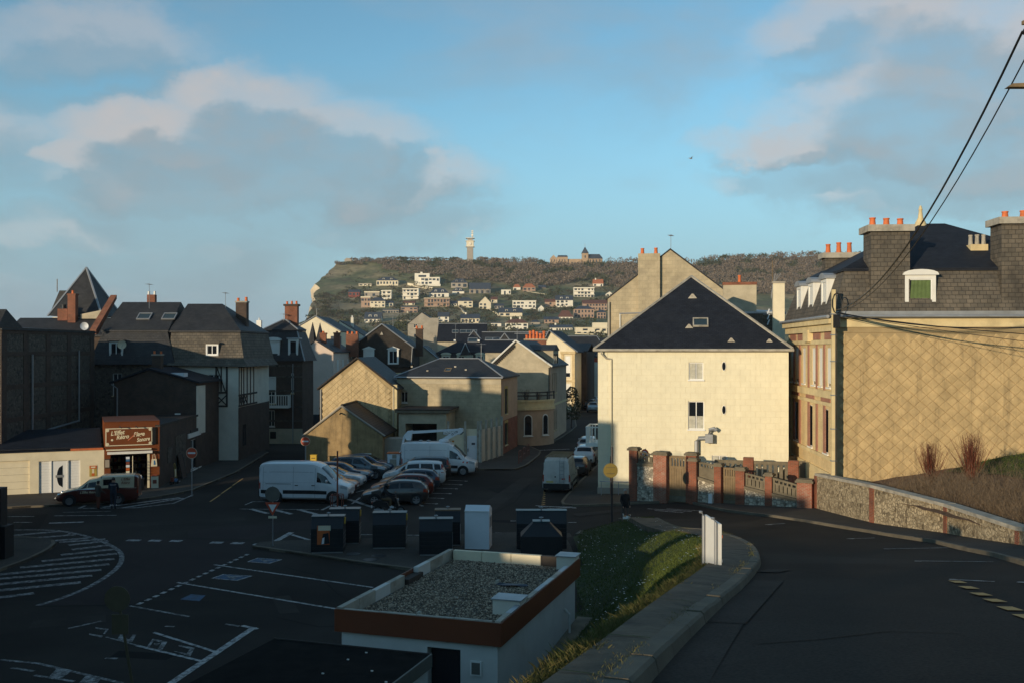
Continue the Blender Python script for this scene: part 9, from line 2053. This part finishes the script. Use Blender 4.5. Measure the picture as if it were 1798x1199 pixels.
def standing(arm=.0, stride=.0, bend=.1, elbow=.25, coat=1.0):
 J = {'pelvis': ((0, 0, .98), (.15, .17)), 'waist': ((0, 0, 1.14), (.13, .155)), 'chest': ((.01, 0, 1.36), (.14, .18)), 'neck': ((.0, 0, 1.50), .062), 'head': ((.035, 0, 1.645), (.095, .085)), 'crown': ((.03, 0, 1.72), (.075, .07))}
 for s, g in (('L', 1), ('R', -1)):
  st = stride * g
  J['hip' + s] = ((0, .10 * g, .90), .105); J['knee' + s] = ((.03 + st * .5, .105 * g, .50), .07); J['ank' + s] = ((-.02 + st, .105 * g, .09), .048); J['toe' + s] = ((.15 + st, .12 * g, .035), (.04, .032))
  J['sho' + s] = ((0, .20 * g, 1.42), .075); J['elb' + s] = ((-.03 - st * .25 + arm * .12, .25 * g, 1.14), .055); J['wri' + s] = ((.06 - st * .35 + arm * .30, .24 * g - arm * .08 * g, .92 + arm * .2), .036); J['palm' + s] = ((.09 - st * .4 + arm * .38, .235 * g - arm * .1 * g, .84 + arm * .22), (.042, .022))
 return J
def zone(coatlen, topi, legi, shoei, skini=0, sleeve=.90):
 def f(c):
  if c.z > 1.53: return skini
  if c.z < .10: return shoei
  if abs(c.y) > .19 and c.z < sleeve and c.z > .6: return skini
  return topi if c.z > coatlen else legi
 return f
mp_ = Vector((XD(1097.5, 52.9), 52.9, 0)); mp_.z = gh(mp_.x, mp_.y)
person('person', 'grey-haired person in long dark coat walking a small dog on the road', mp_, -75, standing(.25, .18), ([M_skin, M_blackc, M_greyc, M_blackc], zone(.78, 1, 2, 3)), M_hairG, .5)
q1_ = Vector((XD(172, 59.0), 59.0, 0)); q2_ = Vector((XD(199, 59.0), 59.0, 0))
person('person', 'person in patterned brown coat and rust trousers beside the vintage van', q1_, 60, standing(.7, .05), ([M_skin, M_greyc, M_redc, M_blackc], zone(.80, 1, 2, 3)), M_hairD, .9, scale=.95)
pw = person('person', 'person in navy work clothes with reflective bands beside the vintage van', q2_, 95, standing(.8, .06), ([M_skin, M_navy, M_navy, M_blackc], zone(.80, 1, 2, 3)), M_hairD, .5, scale=1.06)
M_refl = pm('reflective_band', (.55, .55, .55), .4, .05, 3, 0)
for g in (1, -1): MB().lathe([(.088, -.02), (.088, .02)], 12, (.0, .105 * g, .24)).build('leg_band', M_refl, pw)
q = MB(); q.grid([[(-.145 * math.cos(a * .35 - 1.05) , .20 * math.sin(a * .35 - 1.05), z_) for a in range(7)] for z_ in (1.37, 1.40)]); q.build('back_band', M_refl, pw)
def rider():
 J = {'pelvis': ((-.38, 0, .98), (.15, .17)), 'waist': ((-.36, 0, 1.12), (.135, .16)), 'chest': ((-.25, 0, 1.34), (.15, .185)), 'neck': ((-.2, 0, 1.48), .065), 'head': ((-.15, 0, 1.62), (.095, .085)), 'crown': ((-.15, 0, 1.70), (.075, .07))}
 for s, g in (('L', 1), ('R', -1)):
  J['hip' + s] = ((-.34, .11 * g, .94), .11); J['knee' + s] = ((.10, .17 * g, .90), .078); J['ank' + s] = ((.08, .17 * g, .48), .05); J['toe' + s] = ((.28, .18 * g, .43), (.045, .035))
  J['sho' + s] = ((-.24, .21 * g, 1.40), .08); J['elb' + s] = ((-.02, .30 * g, 1.20), .06); J['wri' + s] = ((.24, .31 * g, 1.12), .038); J['palm' + s] = ((.31, .31 * g, 1.11), (.042, .024))
 def z(c):
  if c.x > .28 and c.z > 1.0: return 3
  if c.z > 1.55: return 0
  if c.z < .53: return 4
  if c.z < 1.0: return 2
  return 1
 person('person', 'helmeted scooter rider in dark jacket, brown trousers and white shoes', t.location, 4, J, ([M_skin, M_blackc, M_brownc, M_blackc, M_shoeW], z), None, hat=M_black)
rider()
def dog():
 V = [(0, 0, .33), (.16, 0, .34), (-.16, 0, .34), (.24, 0, .42), (.30, 0, .50), (.38, 0, .48), (-.24, 0, .40), (-.30, 0, .50)]
 Rd = [(.085, .085), (.10, .095), (.085, .085), (.065, .06), (.068, .065), (.035, .03), .03, .018]; E_ = [(0, 1), (0, 2), (1, 3), (3, 4), (4, 5), (2, 6), (6, 7)]
 for (x, y, par_, hind) in ((.17, .065, 1, 0), (.17, -.065, 1, 0), (-.16, .065, 2, 1), (-.16, -.065, 2, 1)):
  b = len(V)
  pts = [(x, y, .24), (x + (.05 if hind else -.02), y, .17), (x - (.04 if hind else 0), y, .09), (x + .01, y, .02)]; V += pts; Rd += [.042, .034, .022, .024]; E_ += [(par_, b), (b, b + 1), (b + 1, b + 2), (b + 2, b + 3)]
 me = skinned(V, E_, Rd, 0); me.materials.clear(); me.materials.append(pm('fur_white', (.70, .66, .60), .9, .1, 14, .5, coords='Object')); me.materials.append(pm('fur_tan', (.36, .17, .07), .9, .2, 14, .5, coords='Object'))
 for p in me.polygons: p.use_smooth = True; p.material_index = 1 if (p.center.x > .22 and p.center.z > .44 and abs(p.center.y) > .018) or (-.2 < p.center.x < .05 and p.center.z > .36) else 0
 L0 = Vector((XD(1099.5, 51.9), 51.9, 0)); L0.z = gh(L0.x, L0.y) + .09
 d_ = empty('dog', L0, rad(-60), 'small white and tan dog on a lead at the edge of the lawn', 'dog'); o = bpy.data.objects.new('body', me); COL.objects.link(o); o.parent = d_
 for g in (1, -1): MB().ext([(.27, .05 * g, .55), (.32, .06 * g, .55), (.30, .085 * g, .44)], (0, .012 * g, 0)).build('ear', MATS['fur_tan'], d_)
 MB().lathe([(.004, -.012), (.014, 0), (.004, .012)], 7, (.415, 0, .49)).build('nose', M_black, d_)
 m = Matrix.Translation(L0) @ Matrix.Rotation(rad(-60), 4, 'Z'); a = m @ Vector((.24, 0, .48)); b = Vector((mp_.x, mp_.y - .25, mp_.z + .88)); pth = [a.lerp(b, i / 8) - Vector((0, 0, .25 * 4 * i / 8 * (1 - i / 8))) for i in range(9)]
 MB().tube(pth, .008, 4).build('dog_lead', M_redc, uv=False, label='thin lead between the walker and the small dog', cat='lead')
dog()

def twig_shrub(name, label, c, h, w, mat, n=60, seed=1, cat='shrub', group=None):
 r = random.Random(seed); t = empty(name, c, 0, label, cat, group); q = MB(); fine = MB()
 for i in range(n):
  a = r.uniform(0, 6.28); sp_ = abs(r.gauss(0, .5)); p0 = Vector((r.gauss(0, .06) * w, r.gauss(0, .06) * w, -.1)); d = Vector((math.cos(a) * sp_ * w, math.sin(a) * sp_ * w, h * r.uniform(.6, 1.0))); p1 = p0 + d * .45 + Vector((r.gauss(0, .04), r.gauss(0, .04), 0)); p2 = p0 + d
  q.tube([p0, p1, p2], .014, 4, .004, False)
  for k in range(5):
   f = r.uniform(.35, 1); b = p0.lerp(p2, f); e = b + Vector((r.gauss(0, .14), r.gauss(0, .14), r.uniform(.1, .35))) * (h * .6); fine.poly([b, b + Vector((.010, .006, 0)), e])
 q.build('stems', mat, t, uv=False); fine.build('twigs', mat, t, uv=False); return t
M_twigR = blade_mat('red_twigs', (.19, .055, .03), (.11, .045, .028)); M_twigB = blade_mat('brown_twigs', (.26, .185, .115), (.14, .10, .066))
def gz(x, y): return Vector((x, y, garden_z(x, y)))
for i, (px, D, h, w) in enumerate(((1634, 47, 2.1, .9), (1705, 46, 2.3, 1.0))): twig_shrub('red_twig_shrub', 'bare red-twigged shrub against the diamond wall, %s one' % ('left-hand' if i == 0 else 'right-hand'), gz(XD(px, D), D), h, w, M_twigR, 140, 50 + i, 'shrub', 'red shrubs by the diamond wall')
def low_hedge():
 r = random.Random(77); q = MB()
 for i in range(5200):
  y = r.uniform(31, 47); x = lerp_tab([(28, 16.2), (33, 17.0), (40, 17.7), (46.2, 17.1), (50, 17.1)], y) + .35 + abs(r.gauss(0, 2.2)); z0 = garden_z(x, y)
  h = r.uniform(.35, .95); dx, dy = r.gauss(0, .18), r.gauss(0, .18); q.poly([(x, y, z0 - .05), (x + .014, y + .008, z0 - .05), (x + dx, y + dy, z0 + h)])
  for k in range(2): f = r.uniform(.3, .9); bx_, by_, bz_ = x + dx * f, y + dy * f, z0 + h * f; q.poly([(bx_, by_, bz_), (bx_ + .01, by_, bz_), (bx_ + r.gauss(0, .15), by_ + r.gauss(0, .15), bz_ + r.uniform(.05, .3))])
 q.build('dry_shrubs', M_twigB, uv=False, label='low dry brown shrubs massed behind the flint wall', cat='shrubs', kind='stuff')
low_hedge()
def leafy(name, label, c, w, h, seed, n=900, mat=None, cat='bush', trunk=True):
 r = random.Random(seed); t = empty(name, c, 0, label, cat); q = MB()
 for i in range(n):
  a = r.uniform(0, 6.28); e = r.uniform(-.7, 1); rr = math.sqrt(max(0, 1 - e * e)) * r.uniform(.6, 1.05); p = Vector((math.cos(a) * rr * w, math.sin(a) * rr * w, h * (.55 + .45 * e))); p += Vector((noise.noise(p), noise.noise(p + Vector((9, 0, 0))), 0)) * .3
  s = r.uniform(.06, .16); u = Vector((r.gauss(0, 1), r.gauss(0, 1), r.gauss(0, 1))).normalized(); v = u.cross(Vector((r.gauss(0, 1), r.gauss(0, 1), r.gauss(0, 1)))).normalized(); q.poly([p - u * s, p + v * s * .6, p + u * s, p - v * s * .6])
 q.build('crown', mat or M_scrubG, t, uv=False)
 if trunk: MB().tube([(0, 0, -.1), (.05, 0, h * .3), (0, .05, h * .6)], .09, 6, .03).build('trunk', M_woodD, t)
 return t
leafy('street_bush', 'dark evergreen bush on the street corner past the salmon villa', Vector((XD(1003, 118), 118, 0)), 1.1, 5.0, 5, 1400)
twig_shrub('terrace_plant', 'straggly dry plant growing on the rounded terrace', Vector((XD(925, 99.5), 99.5, 4.4)), 1.3, .9, M_twigB, 40, 9); twig_shrub('terrace_plant', 'dry plant at the right of the rounded terrace', Vector((XD(945, 99.5), 99.5, 4.4)), 1.0, .8, M_twigB, 40, 10)
g_ = P(1213, 279, 110); t = empty('gull', g_, rad(20), 'single gull gliding in the open sky', 'gull'); q = MB(); q.lathe([(.005, -.22), (.05, -.08), (.06, .05), (.02, .2)], 7, (0, 0, 0), 'x'); q.build('body', M_greyH, t, smooth=60)
for s_ in (-1, 1): MB().ext([(.06, s_ * .03, .02), (.05, s_ * .35, .16), (-.06, s_ * .62, .10), (-.08, s_ * .3, .12), (-.06, s_ * .03, .02)], (0, 0, .012)).build('wing', M_greyH, t)

def aerial(lab, px, py, D, h=1.6):
 t = empty('roof_aerial', P(px, py, D), rad(rnd.uniform(0, 90)), lab, 'aerial', 'television aerials'); MB().tube([(0, 0, -.6), (0, 0, h)], .022, 5).build('mast', M_galv, t); MB().tube([(-.5, 0, h - .1), (.5, 0, h - .05)], .014, 4).build('boom', M_galv, t)
 for i in range(6): x = -.45 + i * .18; MB().tube([(x, -.2, h - .09), (x, .2, h - .09)], .010, 4).build('element', M_galv, t)
for a in (('aerial on the ridge of the long slate mansard at left', 262, 530, 87), ('aerial beside the brick stack of the corner house', 396, 545, 88), ('aerial on the banded brick mansard', 498, 578, 102), ('aerial above the dark slate gable', 690, 575, 127), ('aerial on the grey hip-roofed house', 845, 633, 92), ('aerial on the rendered corner villa ridge', 908, 604, 104), ('aerial on the broad slate mansard', 800, 588, 145), ('aerial on the tall grey gable', 1178, 444, 88), ('aerial on the pale cream gable by the spires', 556, 558, 172)): aerial(*a)

def air():
 m = bpy.data.materials.new('haze'); m.use_nodes = True; nt = m.node_tree; nt.nodes.clear(); o = nt.nodes.new('ShaderNodeOutputMaterial'); v = nt.nodes.new('ShaderNodeVolumePrincipled')
 v.inputs['Color'].default_value = (.90, .94, 1, 1); v.inputs['Density'].default_value = HAZE; v.inputs['Anisotropy'].default_value = 0.0; nt.links.new(v.outputs[0], o.inputs['Volume'])
 MB().box(-3200, 3200, -950, 4100, -18, 134).build('haze', m, uv=False, kind='stuff', label='thin pale sea haze filling the air', cat='haze')
HAZE = .00011
air()
